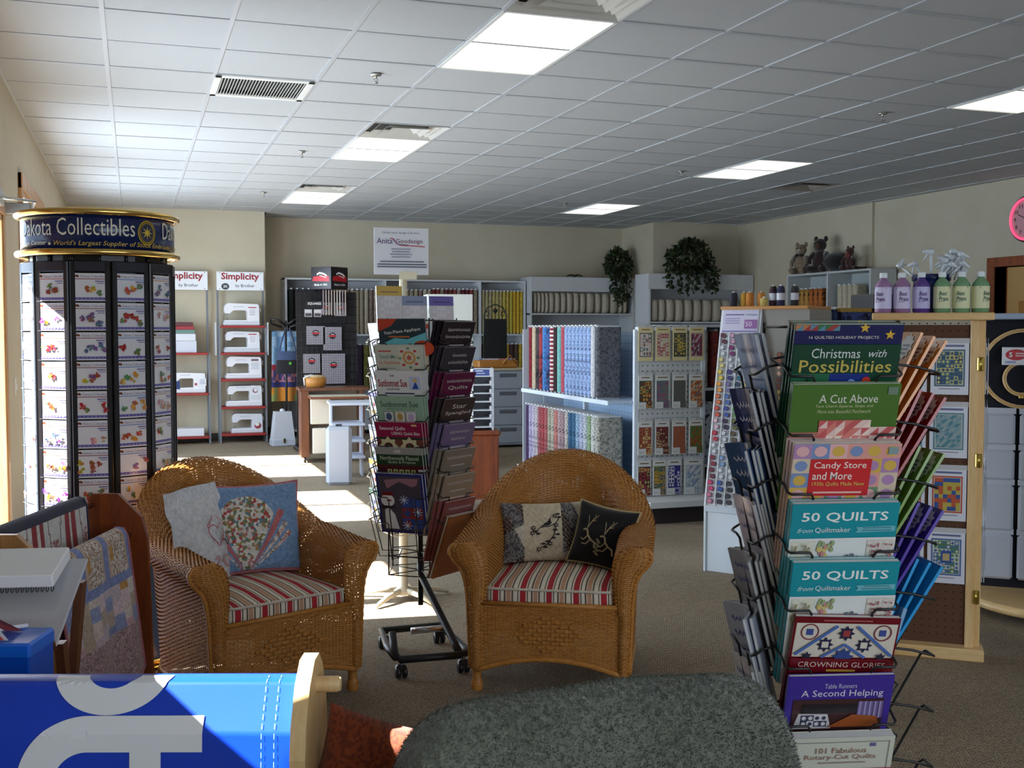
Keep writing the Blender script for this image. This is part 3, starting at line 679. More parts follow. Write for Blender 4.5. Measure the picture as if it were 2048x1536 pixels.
# ------------------------------------------------------------------ blue vinyl banner over a wooden rack
BX, BY_, BR_ = -.02, 2.322, math.atan2(-.195, .575)
rk = thing('banner_rack', 'pale wooden rack with peg ends carrying the blue banner', 'rack', (BX, BY_, 0), BR_)
def rack_end(x, s):
    g = G(); out = [(-.14, 0), (-.15, .05), (-.12, .12), (-.115, .45), (-.125, .56), (-.135, .63), (-.12, .69), (-.075, .755), (-.02, .79), (.03, .79), (.07, .76), (.11, .70), (.125, .63), (.115, .55), (.11, .40), (.12, .10), (.15, .05), (.14, 0)]
    g.prism(out, x-.015, x+.015, WHITE, 'x'); e = g.build('end_panel', 'pine', rk)
    for y, z in ((.0, .735), (-.03, .18)):
        q = G(); q.X = Matrix.Translation((x+s*.012, y, z)) @ Matrix.Rotation(s*pi/2, 4, 'Y'); q.lathe([(.016, 0), (.0165, .045), (.013, .052)], WHITE, 14); q.build('peg', 'pine', e)
rack_end(.365, 1); rack_end(-.70, -1)
for y, z in ((0, .735), (-.03, .18), (.06, .18)):
    g = G(); g.X = Matrix.Translation((-.685, y, z)) @ Matrix.Rotation(pi/2, 4, 'Y'); g.lathe([(.012, 0), (.012, 1.035)], WHITE, 12); g.build('rail', 'pine_x', rk)
BL = (12, 62, 190)
ban = thing('vinyl_banner', 'glossy blue vinyl banner with big white letters hung over wooden rack', 'banner', (BX, BY_, 0), BR_)
def bz(t_):
    """profile of the banner: t=0 at top ridge, positive to the front"""
    s = abs(t_); sg = -1 if t_ > 0 else 1
    if s < .03: return (sg*s*.95, .7515-s*s*4)
    if s < .13: a = (s-.03)/.10; return (sg*(.0285+.052*a), .748-.085*a)
    return (sg*(.0805+.020*min((s-.13)/.3, 1)), .663-(s-.13))
def bpos_(u, v):
    x = -.66+1.005*u; t_ = .58-v*1.05; y, z = bz(t_); y += .004*sin(x*9+t_*6)*min(abs(t_)*6, 1); return (x, y, z)
g = G(); g.grid(60, 168, bpos_, BL); g.build('sheet', 'vinyl', ban)
p = Print(.0004)
def bb(x, y, z):
    t_ = -y; yy, zz = bz(t_); y2, z2 = bz(t_+.004); ty, tz = y2-yy, z2-zz; q = sqrt(ty*ty+tz*tz); yy += .004*sin(x*9+t_*6)*min(abs(t_)*6, 1); o = .0016+z
    return (x, yy+tz/q*o, zz-ty/q*o)
p.bend = bb
LT = (226, 228, 230)
def arc_band(cx, cy, r0, r1, a0, a1, n=26, ey=1.):
    for k in range(n):
        a = rad(lerp(a0, a1, k/n)); b = rad(lerp(a0, a1, (k+1)/n)); p.z -= p.eps
        for q in range(5):
            u0 = lerp(r0, r1, q/5); u1 = lerp(r0, r1, (q+1)/5); p.z -= p.eps*(q > 0)
            p.poly([(cx+u0*cos(a), cy+ey*u0*sin(a)), (cx+u1*cos(a), cy+ey*u1*sin(a)), (cx+u1*cos(b), cy+ey*u1*sin(b)), (cx+u0*cos(b), cy+ey*u0*sin(b))], LT)
def fine(x0, y0, x1, y1, n=8):
    for k in range(n): p.z -= p.eps; p.rect(x0, lerp(y0, y1, k/n), x1, lerp(y0, y1, (k+1)/n), LT)
# bowl of the upper letter
arc_band(-.022, .0, .052, .116, 180, 360, 30, .82)
p.build('letter', 'vinyl', ban)
p = Print(.0004); p.bend = bb
# lower letter: a broad hook with a stem
arc_band(-.055, -.232, .066, .136, 90, 180, 26); fine(-.055, -.166, .17, -.096, 10); fine(-.191, -.42, -.121, -.232, 10); fine(.028, -.42, .089, -.166, 14)
p.build('letter', 'vinyl', ban)
p = Print(.0004); p.bend = bb
for x in (.285, .31): 
    for k in range(28): p.rect(x, -.50+k*.018, x+.0012, -.50+k*.018+.011, (150, 180, 226)); p.z -= p.eps
p.build('hem_stitching', 'vinyl', ban)

# ------------------------------------------------------------------ quilt rack with two quilts
QA = math.atan2(.80, .285)      # rail direction in plan
qr = thing('quilt_rack', 'reddish brown wooden quilt rack with chamfered end panels', 'rack', (-.23, 3.86, 0), QA-pi/2)
# local y runs along the rails (far = +y), local x points to the front rail
for y in (.40, -.40):
    g = G(); g.prism([(-.145, 0), (-.145, .70), (-.085, .80), (-.055, .855), (.04, .855), (.125, .77), (.145, .69), (.16, 0)], y-.011, y+.011, WHITE, 'y'); g.build('end_panel', 'cherry' if y > 0 else 'oak', qr)  # sunlight on the near end panel is put into its paler wood colour
for x, z in ((-.06, .815), (.075, .705), (-.09, .62), (.06, .12)):
    g = G(); g.tube([(x, -.39, z), (x, .39, z)], .013, WHITE, 12); g.build('rail', 'cherry', qr)
def quilt(name, label, x0, z0, drop_f, drop_b, y0, y1, colf, hem, spread=.05):
    r = thing(name, label, 'quilt', (-.23, 3.86, 0), QA-pi/2); T = drop_f+drop_b; R0 = .022
    def pos(u, v, o=0):
        s = v*T-drop_b
        if s < -R0*1.2: x = -R0-.006; z = -(-s-R0*1.2)
        elif s > R0*1.2: x = R0+.006+spread*(s/drop_f)**1.2; z = -(s-R0*1.2)
        else: a = s/(R0*1.2)*pi/2; x = (R0+.004)*sin(a); z = (R0+.004)*cos(a)
        y = lerp(y0, y1, u)*(1+.0*v); x += .006*sin(u*14+v*3)*max(0, s)/.3*1.2; x += o*(.012 if abs(s) > R0 else 0); z += o*(.012 if abs(s) <= R0 else 0)
        return (x0+x, y, z0+z+.004)
    g = G(); g.grid(96, 150, pos, colf); g.build('top', 'cloth', r)
    g = G(); g.grid(30, 50, lambda u, v: Vector(pos(1-u, v))-Vector((.007*(1 if v*T > drop_b else -1), 0, .006 if abs(v*T-drop_b) < .03 else 0)), hem); g.build('backing', 'cloth', r)
    g = G(); g.tube([pos(0, k/40) for k in range(41)]+[pos(k/20, 1) for k in range(1, 21)]+[pos(1, 1-k/40) for k in range(41)], .005, hem, 6); g.build('binding', 'cloth', r)
PAST = [(126, 140, 190), (224, 214, 206), (212, 168, 176), (198, 140, 60), (206, 188, 196), (148, 158, 200), (222, 206, 196), (190, 170, 150), (226, 200, 206)]
def pastel(u, v):
    s = v  # 0 at back hem, 1 at front hem
    f = (s-.34)/.66
    if f < 0: return (176, 148, 156)
    n1 = hash2(int(u*96), int(v*150))
    if f < .36:
        k = u*3.0+.15; fr = k-math.floor(k)
        if fr < .20 or f > .30: return (122, 138, 192) if n1 > .3 else (140, 154, 204)
        if fr < .30 or fr > .92: return (206, 176, 150)
        if fr < .42 and .1 < f < .2: return (204, 146, 60)
        return (224, 214, 202) if n1 > .45 else (168, 132, 104)
    if f < .66:
        k = int(u*9.0); m = int((f-.36)/.10+u*.0+.5*(k % 2)); c = PAST[int(hash2(k, m)*9) % 9]; return c if n1 > .35 else tuple(min(255, int(q*1.08)) for q in c)
    if u < .12: return (196, 150, 160)
    return (184, 150, 154) if n1 > .55 else (150, 122, 122) if n1 > .25 else (204, 178, 180)
quilt('pastel_quilt', 'pastel patchwork quilt with blue frames over the front rail', .075, .722, .50, .28, -.30, .30, pastel, (186, 112, 126), .07)
def rwb(u, v):
    f = (v-.4)/.6
    if abs(v-.4) < .045: return (34, 34, 64)
    k = (u*2.6+.12) % 1
    if k < .13 or .19 < k < .32: return (158, 30, 40)
    if k < .19: return (226, 220, 210)
    if .5 < k < .8 and .25 < f < .5 and hash2(int(u*96), int(v*150)) > .45: return (176, 96, 92)
    if abs((k-.66)*1.2) > .20 and abs(abs((k-.66)*1.2)-.26+.2*f) < .018: return (140, 110, 104)
    return (228, 224, 218)
quilt('star_quilt', 'red, white and navy quilt folded over the rear rail', -.06, .832, .42, .28, -.37, .28, rwb, (40, 38, 66), .03)
# third quilt, dark, low at the back
quilt('dark_quilt', 'dark red and navy quilt low on the quilt rack', -.09, .636, .40, .30, -.3, .33, lambda u, v: ((70, 26, 34), (40, 36, 62), (120, 40, 46), (190, 180, 172))[int(hash2(int(u*9), int(v*12))*4) % 4], (56, 24, 32), .02)
# ------------------------------------------------------------------ stand with papers and the blue box
st = thing('folding_stand', 'folding wooden stand with slanted legs carrying a silver tray', 'stand', (-.36, 3.11, 0), rad(-12))
GY = (120, 108, 96)
for x in (-.19, .17):
    for a, b in (((x, -.09, 0), (x+.03, .10, .77)), ((x, .17, 0), (x+.03, -.10, .66))):
        g = G(); d = Vector(b)-Vector(a); 
        g.add([Vector(a)+Vector(q) for q in ((-.011, -.02, 0), (.011, -.02, 0), (.011, .02, 0), (-.011, .02, 0))]+[Vector(b)+Vector(q) for q in ((-.011, -.02, 0), (.011, -.02, 0), (.011, .02, 0), (-.011, .02, 0))], [(0, 1, 5, 4), (1, 2, 6, 5), (2, 3, 7, 6), (3, 0, 4, 7), (4, 5, 6, 7), (3, 2, 1, 0)], GY); g.build('leg', 'walnut', st)
g = G(); g.X = Matrix.Translation((0, 0, .755)) @ Matrix.Rotation(rad(26), 4, 'X'); g.box(-.24, -.19, -.008, .21, .16, .0, (186, 186, 190), .004); g.build('tray', 'foil', st)
g = G(); g.X = Matrix.Translation((0, 0, .755)) @ Matrix.Rotation(rad(26), 4, 'X'); g.box(-.24, -.20, -.01, .21, -.19, .02, (150, 140, 126), .003); g.build('ledge', 'walnut', st)
r = thing('spiral_pad', 'thick white spiral bound pad standing on the folding stand', 'pad', (-.36, 3.11, .755), rad(-12))
X = Matrix.Rotation(rad(14), 4, 'X')
g = G(); g.X = X; g.box(-.26, -.02, .035, .165, .15, .07, (236, 236, 236), .003); g.build('pages', 'paper', r)
g = G(); g.X = X
for k in range(34): g.tube([(-.25+.41*k/33, -.012+.012*cos(q), .03+.010*sin(q)) for q in [2*pi*i/7 for i in range(7)]], .0012, (70, 66, 60), 4, True)
g.build('spiral_binding', 'metal', r)
# low stool with the box
s2 = thing('low_stool', 'dark low wooden stool under the bright blue box', 'stool', (-.42, 2.86, 0), rad(-18))
g = G(); g.box(-.22, -.09, .575, .20, .09, .60, WHITE, .005); g.build('top', 'walnut', s2)
for x in (-.19, .17):
    for y in (-.07, .07): g = G(); g.tube([(x, y, 0), (x*.92, y*.9, .58)], .014, WHITE, 8); g.build('leg', 'walnut', s2)
bx = thing('blue_box', 'bright blue lidded storage box on low stool', 'box', (-.42, 2.86, .6), rad(-18))
g = G(); g.box(-.24, -.07, 0, .215, .07, .105, (14, 88, 206), .004); g.build('body', 'gloss', bx)
g = G(); g.box(-.243, -.073, .09, .218, .073, .128, (28, 112, 226), .006); g.build('lid', 'gloss', bx)
r = thing('folded_card', 'red and white folded card standing on the blue box', 'card', (-.42, 2.86, .7295), rad(-18))
g = G(); g.add([(.0, -.04, 0), (.16, -.05, 0), (.10, -.04, .065), (-.02, -.03, .085), (.0, .04, 0), (.16, .03, 0)], [(0, 1, 2, 3)], (226, 224, 224)); g.add([(.0, .04, 0), (.16, .03, 0), (.10, -.038, .065), (-.02, -.028, .085)], [(3, 2, 1, 0)], (198, 90, 80)); g.add([(.02, -.0425, .0), (.15, -.051, .001), (.13, -.048, .02), (.03, -.041, .026)], [(0, 1, 2, 3)], (206, 84, 74)); g.build('card_sheet', 'paper', r)
g = G(); g.tube([(-.12, -.03, 0), (.06, .055, 0)], .005, (230, 230, 236), 8); g.X = None
for i in range(len(g.v)): pass
pen = g.build('pen', 'plastic', None, (-.32, 2.83, .734), (0, 0, rad(-10))); tag(pen, 'white pen lying on the blue box', 'pen')
# ------------------------------------------------------------------ round design carousel
DC = (-.135, 5.22); DR = .330
dk = thing('design_carousel', 'tall black carousel of design cards with gold rimmed blue header', 'display', (*DC, 0), rad(1.6))
GO = (214, 176, 96)
g = G(); g.lathe([(.40, 0), (.41, .012), (.405, .03), (.39, .04)], GO, 48); g.build('base_ring', 'brass', dk)
g = G(); g.lathe([(.385, .02), (.355, .10), (.325, .22), (.305, .36), (.295, .50)], (52, 96, 168), 48); g.build('base_drum', 'gloss', dk)
g = G(); g.lathe([(.29, .50), (.312, .505), (.312, .525), (.29, .53)], GO, 48); g.build('gold_band', 'brass', dk)
AP = .303; hw = AP*math.tan(pi/12)
g = G(); g.lathe([(.285, .53), (.285, 1.77)], (16, 14, 18), 12, smooth=False); g.build('core', 'plastic', dk)
for k in range(12):
    a = rad(-7+30*k); X = Matrix.Rotation(a, 4, 'Z')
    g = G(); g.X = X
    for s in (-1, 1): g.box(s*hw-.0125*s-.012, -AP-.012, .53, s*hw-.0125*s+.012, -AP+.02, 1.735, (14, 12, 16), .004)
    g.box(-hw+.01, -AP-.012, 1.69, hw-.01, -AP+.02, 1.735, (26, 26, 40), .003); g.box(-hw+.01, -AP-.012, .53, hw-.01, -AP+.02, .565, (20, 18, 24), .003)
    g.build('panel_frame', 'plastic', dk)
for k in range(16):
    a = 2*pi*k/16; g = G(); g.tube([(.28*cos(a), .28*sin(a), 1.72), (.28*cos(a), .28*sin(a), 1.775)], .008, (20, 18, 20), 6); g.build('bracket', 'plastic', dk)
g = G(); g.lathe([(.05, 1.775), (DR-.02, 1.775), (DR-.012, 1.775), (DR-.012, 1.935), (DR-.02, 1.94), (.05, 1.945)], (18, 36, 84), 64); g.build('header_band', 'gloss', dk)
for z in (1.772, 1.938): g = G(); g.tube([(DR*cos(2*pi*k/64), DR*sin(2*pi*k/64), z) for k in range(64)], .0145, (226, 190, 110), 10, True); g.build('gold_rim', 'brass', dk)
p = Print(); 
def cyl(x, y, z): a = x/(DR-.011); rr = DR-.0105+z; return (rr*sin(a), -rr*cos(a), y)
p.bend = cyl; A = lambda d: rad(d)*(DR-.011)
CR = (236, 230, 206)
for off in (0, 124):
    p.text('Dakota Collectibles', A(-22+off), 1.876, A(97), .072, CR, -.004)
    e = A(37+off); p.ell(e, 1.86, .045, .052, (206, 172, 40), 26); p.ring(e, 1.86, .030, .034, (24, 32, 66), 26, 1.15); p.ell(e, 1.86, .029, .034, (34, 44, 78), 24); p.star(e, 1.86, .03, (222, 190, 60), 8, .3); p.ring(e, 1.86, .037, .041, (90, 70, 24), 26, 1.15)
p.text("World's Largest Supplier of Stock Embroidery Designs", A(26), 1.805, A(118), .026, (206, 176, 70), .002, .25)
p.text('Design Center', A(-56), 1.808, A(34), .024, CR, 0, .2); p.ell(A(-36.5), 1.805, .006, .006, CR, 8)
p.build('header_lettering', 'paper', dk)
CW, CH = .134, .1165
def card_mesh(seed, lc):
    q = random.Random(seed); p = Print(.00025)
    p.rect(-CW/2, 0, CW/2, CH, (228, 228, 232)); p.text('Dakota Collectibles', .012, CH-.013, .10, .011, (116, 96, 150), .002); p.poly([(-.066, CH-.018), (-.06, CH-.008), (-.05, CH-.006), (-.042, CH-.012), (-.046, CH-.018), (-.055, CH-.015)], (120, 62, 40))
    p.rect(-CW/2+.002, CH-.0255, CW/2-.002, CH-.0225, lc); p.rect(-.06, .006, .060, .016, (96, 88, 164))
    for i in range(7): p.rect(-.054+i*.016, .009, -.045+i*.016, .0125, (160, 154, 206))
    p.rect(.02, CH-.036, .056, CH-.031, (130, 120, 166)); p.rect(.028, CH-.044, .056, CH-.040, (150, 142, 180))
    pal = q.choice([[(176, 52, 50), (150, 66, 60), (120, 130, 80)], [(206, 150, 160), (214, 178, 170), (190, 150, 130)], [(190, 160, 50), (160, 80, 60), (120, 70, 130)], [(120, 90, 140), (130, 110, 90), (90, 110, 140)], [(190, 90, 60), (210, 160, 70), (110, 130, 90)]])
    for i in range(q.randint(3, 6)):
        x = q.uniform(-.052, .052); y = q.uniform(.03, .066); c = q.choice(pal)
        for m in range(6):
            cc = tuple(max(0, min(255, w_+q.randint(-26, 26))) for w_ in c)
            if q.random() < .3: p.star(x+q.uniform(-.009, .009), y+q.uniform(-.009, .009), .009, cc, q.randint(4, 7), .5, q.random()*3)
            else: p.ell(x+q.uniform(-.009, .009), y+q.uniform(-.009, .009), q.uniform(.003, .008), q.uniform(.003, .008), cc, 7, q.random())
    p.rect(-CW/2, 0, CW/2, .0012, (120, 120, 126)); p.add([(-CW/2, 0, 0), (CW/2, 0, 0), (CW/2, CH, 0), (-CW/2, CH, 0)], [(3, 2, 1, 0)], (220, 220, 224))
    p.add([(-CW/2, 0, 0), (CW/2, 0, 0), (CW/2, CH, 0), (-CW/2, CH, 0), (-CW/2, 0, -.004), (CW/2, 0, -.004), (CW/2, CH, -.004), (-CW/2, CH, -.004)], [(0, 1, 5, 4), (1, 2, 6, 5), (2, 3, 7, 6), (3, 0, 4, 7), (7, 6, 5, 4)], (214, 214, 218))
    me = p.mesh('design_card'); me.materials.append(MT['gloss']); return me
LCS = {0: ((150, 60, 56), 'red', 10), 1: ((86, 134, 196), 'blue', 30), 2: ((206, 140, 90), 'orange', 50), 11: ((206, 100, 90), 'coral', 70), 10: ((120, 150, 200), 'pale blue', 90)}
ROWN = ('topmost', 'second', 'third', 'fourth', 'fifth', 'sixth', 'seventh', 'eighth', 'lowest')
for k, (lc, nm, sd0) in LCS.items():
    meshes = [card_mesh(sd0+i, lc) for i in range(9)]
    for i in range(9):
        a = rad(-7+30*k)+rad(1.6); o = link('design_card', meshes[i])
        o.matrix_world = Matrix.Translation((*DC, 0)) @ Matrix.Rotation(a, 4, 'Z') @ Matrix.Translation((0, -AP-.009, 1.567-i*.1228)) @ UPR
        tag(o, 'white design card with %s rule, %s of its carousel panel' % (nm, ROWN[i]), 'card', '%s ruled design cards in the carousel' % nm)

# ------------------------------------------------------------------ books and wire racks
BW, BH = .216, .28
def put_print(p, parent, name='cover_print', mat='gloss', y=0., flip=False):
    X = Matrix.Translation((0, y, 0)) @ UPR
    if flip: X = Matrix.Rotation(pi, 4, 'Z') @ X
    g = G(); g.v = [tuple(X @ Vector(v)) for v in p.v]; g.f = p.f; g.c = p.c; g.sm = p.sm; return g.build(name, mat, parent)
def book(label, cover, draw=None, w=BW, h=BH, t=.012, bend=0., group=None, back=None, drawback=None, name='pattern_book', cat='book'):
    r = thing(name, label, cat, (0, 0, 0), 0, group)
    f = lambda x: -bend*((x/(w/2))**2)
    def slab(y0, y1, c, x0=-w/2, x1=w/2, z0=0, z1=h, n=1):
        g = G(); n = 8 if bend else 1
        for i in range(n):
            a = lerp(x0, x1, i/n); b = lerp(x0, x1, (i+1)/n)
            v = [(a, y0+f(a), z0), (b, y0+f(b), z0), (b, y1+f(b), z0), (a, y1+f(a), z0), (a, y0+f(a), z1), (b, y0+f(b), z1), (b, y1+f(b), z1), (a, y1+f(a), z1)]
            fs = [(0, 1, 5, 4), (2, 3, 7, 6), (4, 5, 6, 7), (3, 2, 1, 0)]+([(3, 0, 4, 7)] if i == 0 else [])+([(1, 2, 6, 5)] if i == n-1 else []); g.add(v, fs, c)
        return g
    slab(-t+.001, -.001, (206, 204, 198), -w/2+.002, w/2-.001, .001, h-.001).build('pages', 'paper', r)
    slab(-t, -t+.001, cover).build('front_cover', 'gloss', r); slab(-.001, 0, back or cover).build('back_cover', 'gloss', r)
    g = G(); g.box(-w/2-.0006, -t+f(-w/2), 0, -w/2+.0012, f(-w/2), h, back or cover); g.build('spine', 'gloss', r)
    if draw:
        p = Print()
        if bend: p.bend = lambda x, y, z: (x, y, z-f(x)*1.0)
        draw(p, w, h); put_print(p, r, 'cover_print', 'gloss', -t)
    if drawback: p = Print(); drawback(p, w, h); put_print(p, r, 'back_print', 'gloss', 0, True)
    return r
def title(p, lines, c, x=0, bold=.01):
    for s, y, wd, h in lines: p.text(s, x, y, wd, h, c, bold)
def patches(p, x0, y0, x1, y1, nx, ny, pal, seed=1, shape='sq'):
    q = random.Random(seed); dx = (x1-x0)/nx; dy = (y1-y0)/ny; todo = []
    for i in range(nx):
        for j in range(ny):
            cx = x0+dx*(i+.5); cy = y0+dy*(j+.5); c = q.choice(pal); d = q.choice([e for e in pal if e != c] or pal); todo.append((cx, cy, d))
            p.rect(cx-dx/2, cy-dy/2, cx+dx/2, cy+dy/2, c); p.z -= p.eps
    p.z += p.eps
    if shape != 'sq':
        for cx, cy, d in todo:
            if shape == 'dot': p.ell(cx, cy, dx*.36, dy*.36, d, 14)
            elif shape == 'star': p.star(cx, cy, min(dx, dy)*.45, d, 8, .55)
            elif shape == 'tri': p.poly([(cx-dx/2, cy-dy/2), (cx+dx/2, cy-dy/2), (cx+dx/2, cy+dy/2)], d)
            elif shape == 'dia': p.poly([(cx, cy-dy*.42), (cx+dx*.42, cy), (cx, cy+dy*.42), (cx-dx*.42, cy)], d)
            p.z -= p.eps
        p.z += p.eps
def cv_christmas(p, w, h):
    p.rect(-w/2, h-.012, w/2, h, (60, 96, 84)); p.rect(-w/2, h-.040, w/2, h-.012, (26, 30, 78)); patches(p, -w/2, h-.012, -.02, h, 6, 1, [(60, 110, 70), (176, 120, 80), (150, 60, 60), (90, 130, 150)], 3, 'tri')
    p.rect(-.02, h-.012, w/2, h, (26, 30, 78)); p.star(.03, h-.006, .011, (206, 164, 60)); p.star(.082, h-.02, .011, (206, 164, 60))
    p.text('16 QUILTED HOLIDAY PROJECTS', -.01, h-.026, .14, .0075, (200, 196, 190), .01); p.rect(-w/2, h-.10, w/2, h-.040, (22, 62, 44))
    p.text('Christmas', -.022, h-.058, .098, .020, (200, 204, 200)); p.text('with', .062, h-.058, .036, .016, (200, 204, 200), 0, .3); p.text('Possibilities', 0, h-.085, .186, .026, (190, 170, 84), .005)
    p.rect(-w/2, 0, -.03, h-.10, (40, 96, 66)); p.rect(-.03, .0, .05, h-.10, (28, 48, 120)); p.rect(.05, 0, w/2, h-.10, (24, 70, 50))
    p.poly([(-.09, h-.15), (-.06, h-.15), (-.075, h-.105)], (22, 60, 40)); p.star(-.015, h-.125, .010, (214, 170, 60)); p.ell(.015, h-.12, .009, .009, (120, 150, 206)); p.ell(.045, h-.115, .009, .009, (190, 50, 40)); p.ell(.04, h-.135, .008, .008, (130, 60, 150)); p.ell(.07, h-.125, .008, .008, (200, 120, 50))
def cv_cut(p, w, h):
    for i in range(60): q = random.Random(i); p.rect(q.uniform(-w/2, w/2-.02), q.uniform(h-.09, h-.01), q.uniform(-w/2+.02, w/2), 0+q.uniform(h-.09, h-.01), q.choice([(62, 98, 40), (78, 116, 48), (70, 106, 44)])) if 0 else None
    p.text('A Cut Above', .005, h-.03, .118, .018, (214, 212, 200)); p.text('Turn Charm Squares, Strips, and', -.002, h-.046, .116, .0075, (196, 196, 150), 0, .2); p.text('More into Beautiful Patchwork', -.002, h-.0565, .108, .0075, (196, 196, 150), 0, .2); p.rect(.082, h-.022, .102, h-.006, (110, 128, 110))
    p.rect(-w/2, h-.13, w/2, h-.10, (170, 110, 96)); patches(p, -.05, h-.125, .055, h-.075, 6, 3, [(190, 90, 90), (222, 190, 180), (206, 120, 110), (230, 206, 190)], 6, 'tri'); patches(p, .055, h-.125, w/2, h-.09, 3, 2, [(190, 90, 90), (222, 190, 180)], 7, 'tri')
def cv_candy(p, w, h):
    patches(p, -w/2, h-.125, w/2, h, 6, 4, [(214, 150, 140), (206, 186, 160), (120, 140, 180), (206, 168, 80), (110, 140, 110), (222, 170, 170), (170, 130, 170)], 9, 'dot')
    p.rect(-.072, h-.112, .052, h-.032, (196, 44, 48)); p.text('Candy Store', -.011, h-.047, .106, .018, (236, 222, 210), .004); p.text('and More', -.025, h-.068, .08, .017, (236, 222, 210), .004); p.text("1930s Quilts Made New", -.011, h-.086, .106, .010, (214, 190, 100)); p.text('Karla Alexander', -.011, h-.104, .09, .006, (226, 190, 180)) if 0 else p.rect(-.06, h-.106, .038, h-.102, (226, 180, 170)); p.rect(.082, h-.022, .102, h-.006, (130, 150, 150))
def cv_50(p, w, h):
    p.rect(-w/2, h-.075, w/2, h, (24, 140, 152)); p.text('50 QUILTS', 0, h-.030, .174, .023, (232, 232, 226), .012); p.text('from', -.078, h-.058, .032, .010, (206, 222, 222), 0, .4); p.text('Quiltmaker', -.022, h-.058, .072, .013, (222, 226, 226)); p.poly([(.024, h-.064), (.104, h-.062), (.104, h-.050), (.024, h-.052), (.029, h-.058)], (110, 178, 186)); p.lines(.036, .098, h-.0525, 2, .0055, (70, 130, 140), .45)
    p.rect(-w/2, 0, w/2, h-.075, (216, 218, 214)); patches(p, -w/2+.004, h-.14, -.055, h-.08, 3, 4, [(206, 206, 186), (216, 214, 196)], 4, 'dot'); patches(p, .05, h-.14, w/2-.002, h-.08, 5, 4, [(206, 196, 186), (214, 208, 196)], 5, 'dot')
    for i in range(26): q = random.Random(i); p.ell(q.uniform(-.052, -.018), q.uniform(h-.135, h-.082), .004, .006, q.choice([(150, 166, 120), (190, 130, 130), (200, 180, 110)]), 7, q.random()*3); p.z -= p.eps*.7
    for i in range(22): a = i*.7; p.ell(.02+.016*cos(a), h-.128+.015*sin(a), .003, .006, (90, 96, 110), 6, a); p.z -= p.eps*.7
    for i in range(30): q = random.Random(i+90); p.ell(q.uniform(.055, .10), q.uniform(h-.135, h-.082), .0025, .0025, (160, 90, 100), 6); p.z -= p.eps*.8
    for i in range(14): q = random.Random(i+190); p.ell(q.uniform(-.10, -.06), q.uniform(h-.135, h-.082), .003, .004, (150, 140, 110), 6); p.z -= p.eps*.8
def cv_crown(p, w, h):
    p.rect(-w/2+.004, h-.092, w/2-.004, h-.014, (206, 196, 180)); p.rect(-.05, h-.009, .05, h-.006, (160, 90, 86))
    for x in (-.075, .075): p.ring(x, h-.034, .016, .019, (120, 60, 64), 16); p.rect(x-.007, h-.041, x+.007, h-.027, (60, 76, 140))
    for x in (-.04, .04, 0): y = h-.062 if x else h-.035; p.star(x, y, .018, (40, 40, 70), 8, .6); p.rect(x-.007, y-.007, x+.007, y+.007, (206, 196, 180) if x else (150, 60, 60))
    p.line([(-.1, h-.085), (-.02, h-.018)], .006, (74, 104, 168)); p.line([(.1, h-.085), (.02, h-.018)], .006, (74, 104, 168)); p.line([(-.045, h-.09), (0, h-.06), (.045, h-.09)], .006, (74, 104, 168)); p.star(0, h-.09, .024, (50, 70, 130), 9, .6); p.star(-.075, h-.088, .012, (40, 40, 60), 6, .5); p.star(.078, h-.088, .012, (40, 40, 60), 6, .5)
    p.rect(-w/2, h-.125, w/2, h-.092, (104, 16, 26)); p.text('CROWNING GLORIES', 0, h-.106, .18, .012, (206, 186, 170)); p.rect(-.03, h-.122, .03, h-.117, (190, 150, 60))
def cv_second(p, w, h):
    p.text('Fresh', 0, h-.018, .035, .006, (180, 170, 206)) if 0 else None; p.text('Table Runners', 0, h-.024, .066, .011, (196, 190, 214)); p.text('A Second Helping', .005, h-.043, .168, .020, (216, 210, 222))
    p.rect(-.094, .02, .094, h-.055, (66, 40, 40)); p.rect(-.075, h-.088, .045, h-.066, (36, 28, 34)); p.poly([(-.09, h-.125), (-.01, h-.125), (-.02, h-.09), (-.08, h-.088)], (196, 190, 190)); patches(p, -.075, h-.12, -.02, h-.092, 4, 2, [(60, 60, 80), (210, 206, 206)], 4, 'star'); p.rect(.04, h-.10, .092, h-.060, (110, 90, 140)); 
    for i in range(5): p.rect(.043+i*.01, h-.10, .047+i*.01, h-.060, (150, 140, 176))
    p.poly([(-.02, h-.12), (.09, h-.12), (.08, h-.095), (.03, h-.09)], (150, 80, 40))
def cv_101(p, w, h):
    for q in ((-.098, h-.010, .098, h-.012), (-.098, .02, -.0965, h-.010), (.0965, .02, .098, h-.010)): p.rect(*q, (130, 130, 116))
    p.rect(.058, h-.022, .07, h-.014, (110, 96, 150)); p.text('101 Fabulous', -.0, h-.030, .104, .013, (150, 108, 92)); p.text('Rotary-Cut Quilts', 0, h-.047, .146, .015, (150, 108, 92)); p.lines(-.05, .06, h-.058, 1, .006, (150, 130, 120), .5); p.rect(-w/2, 0, w/2, h-.075, (170, 50, 80)); patches(p, -.1, h-.11, .1, h-.076, 8, 2, [(190, 60, 90), (214, 120, 140), (160, 120, 160)], 3, 'tri')
def scribble(p, x, y, w, h, c, seed=0):
    q = random.Random(seed); n = max(4, int(w/.011)); pts = []
    for i in range(n*4+1): a = i*pi/2; pts.append((x-w/2+w*i/(n*4)+.002*cos(a), y+h*.5*sin(a)*(.45+.55*q.random())))
    p.line(pts, .0026, c)
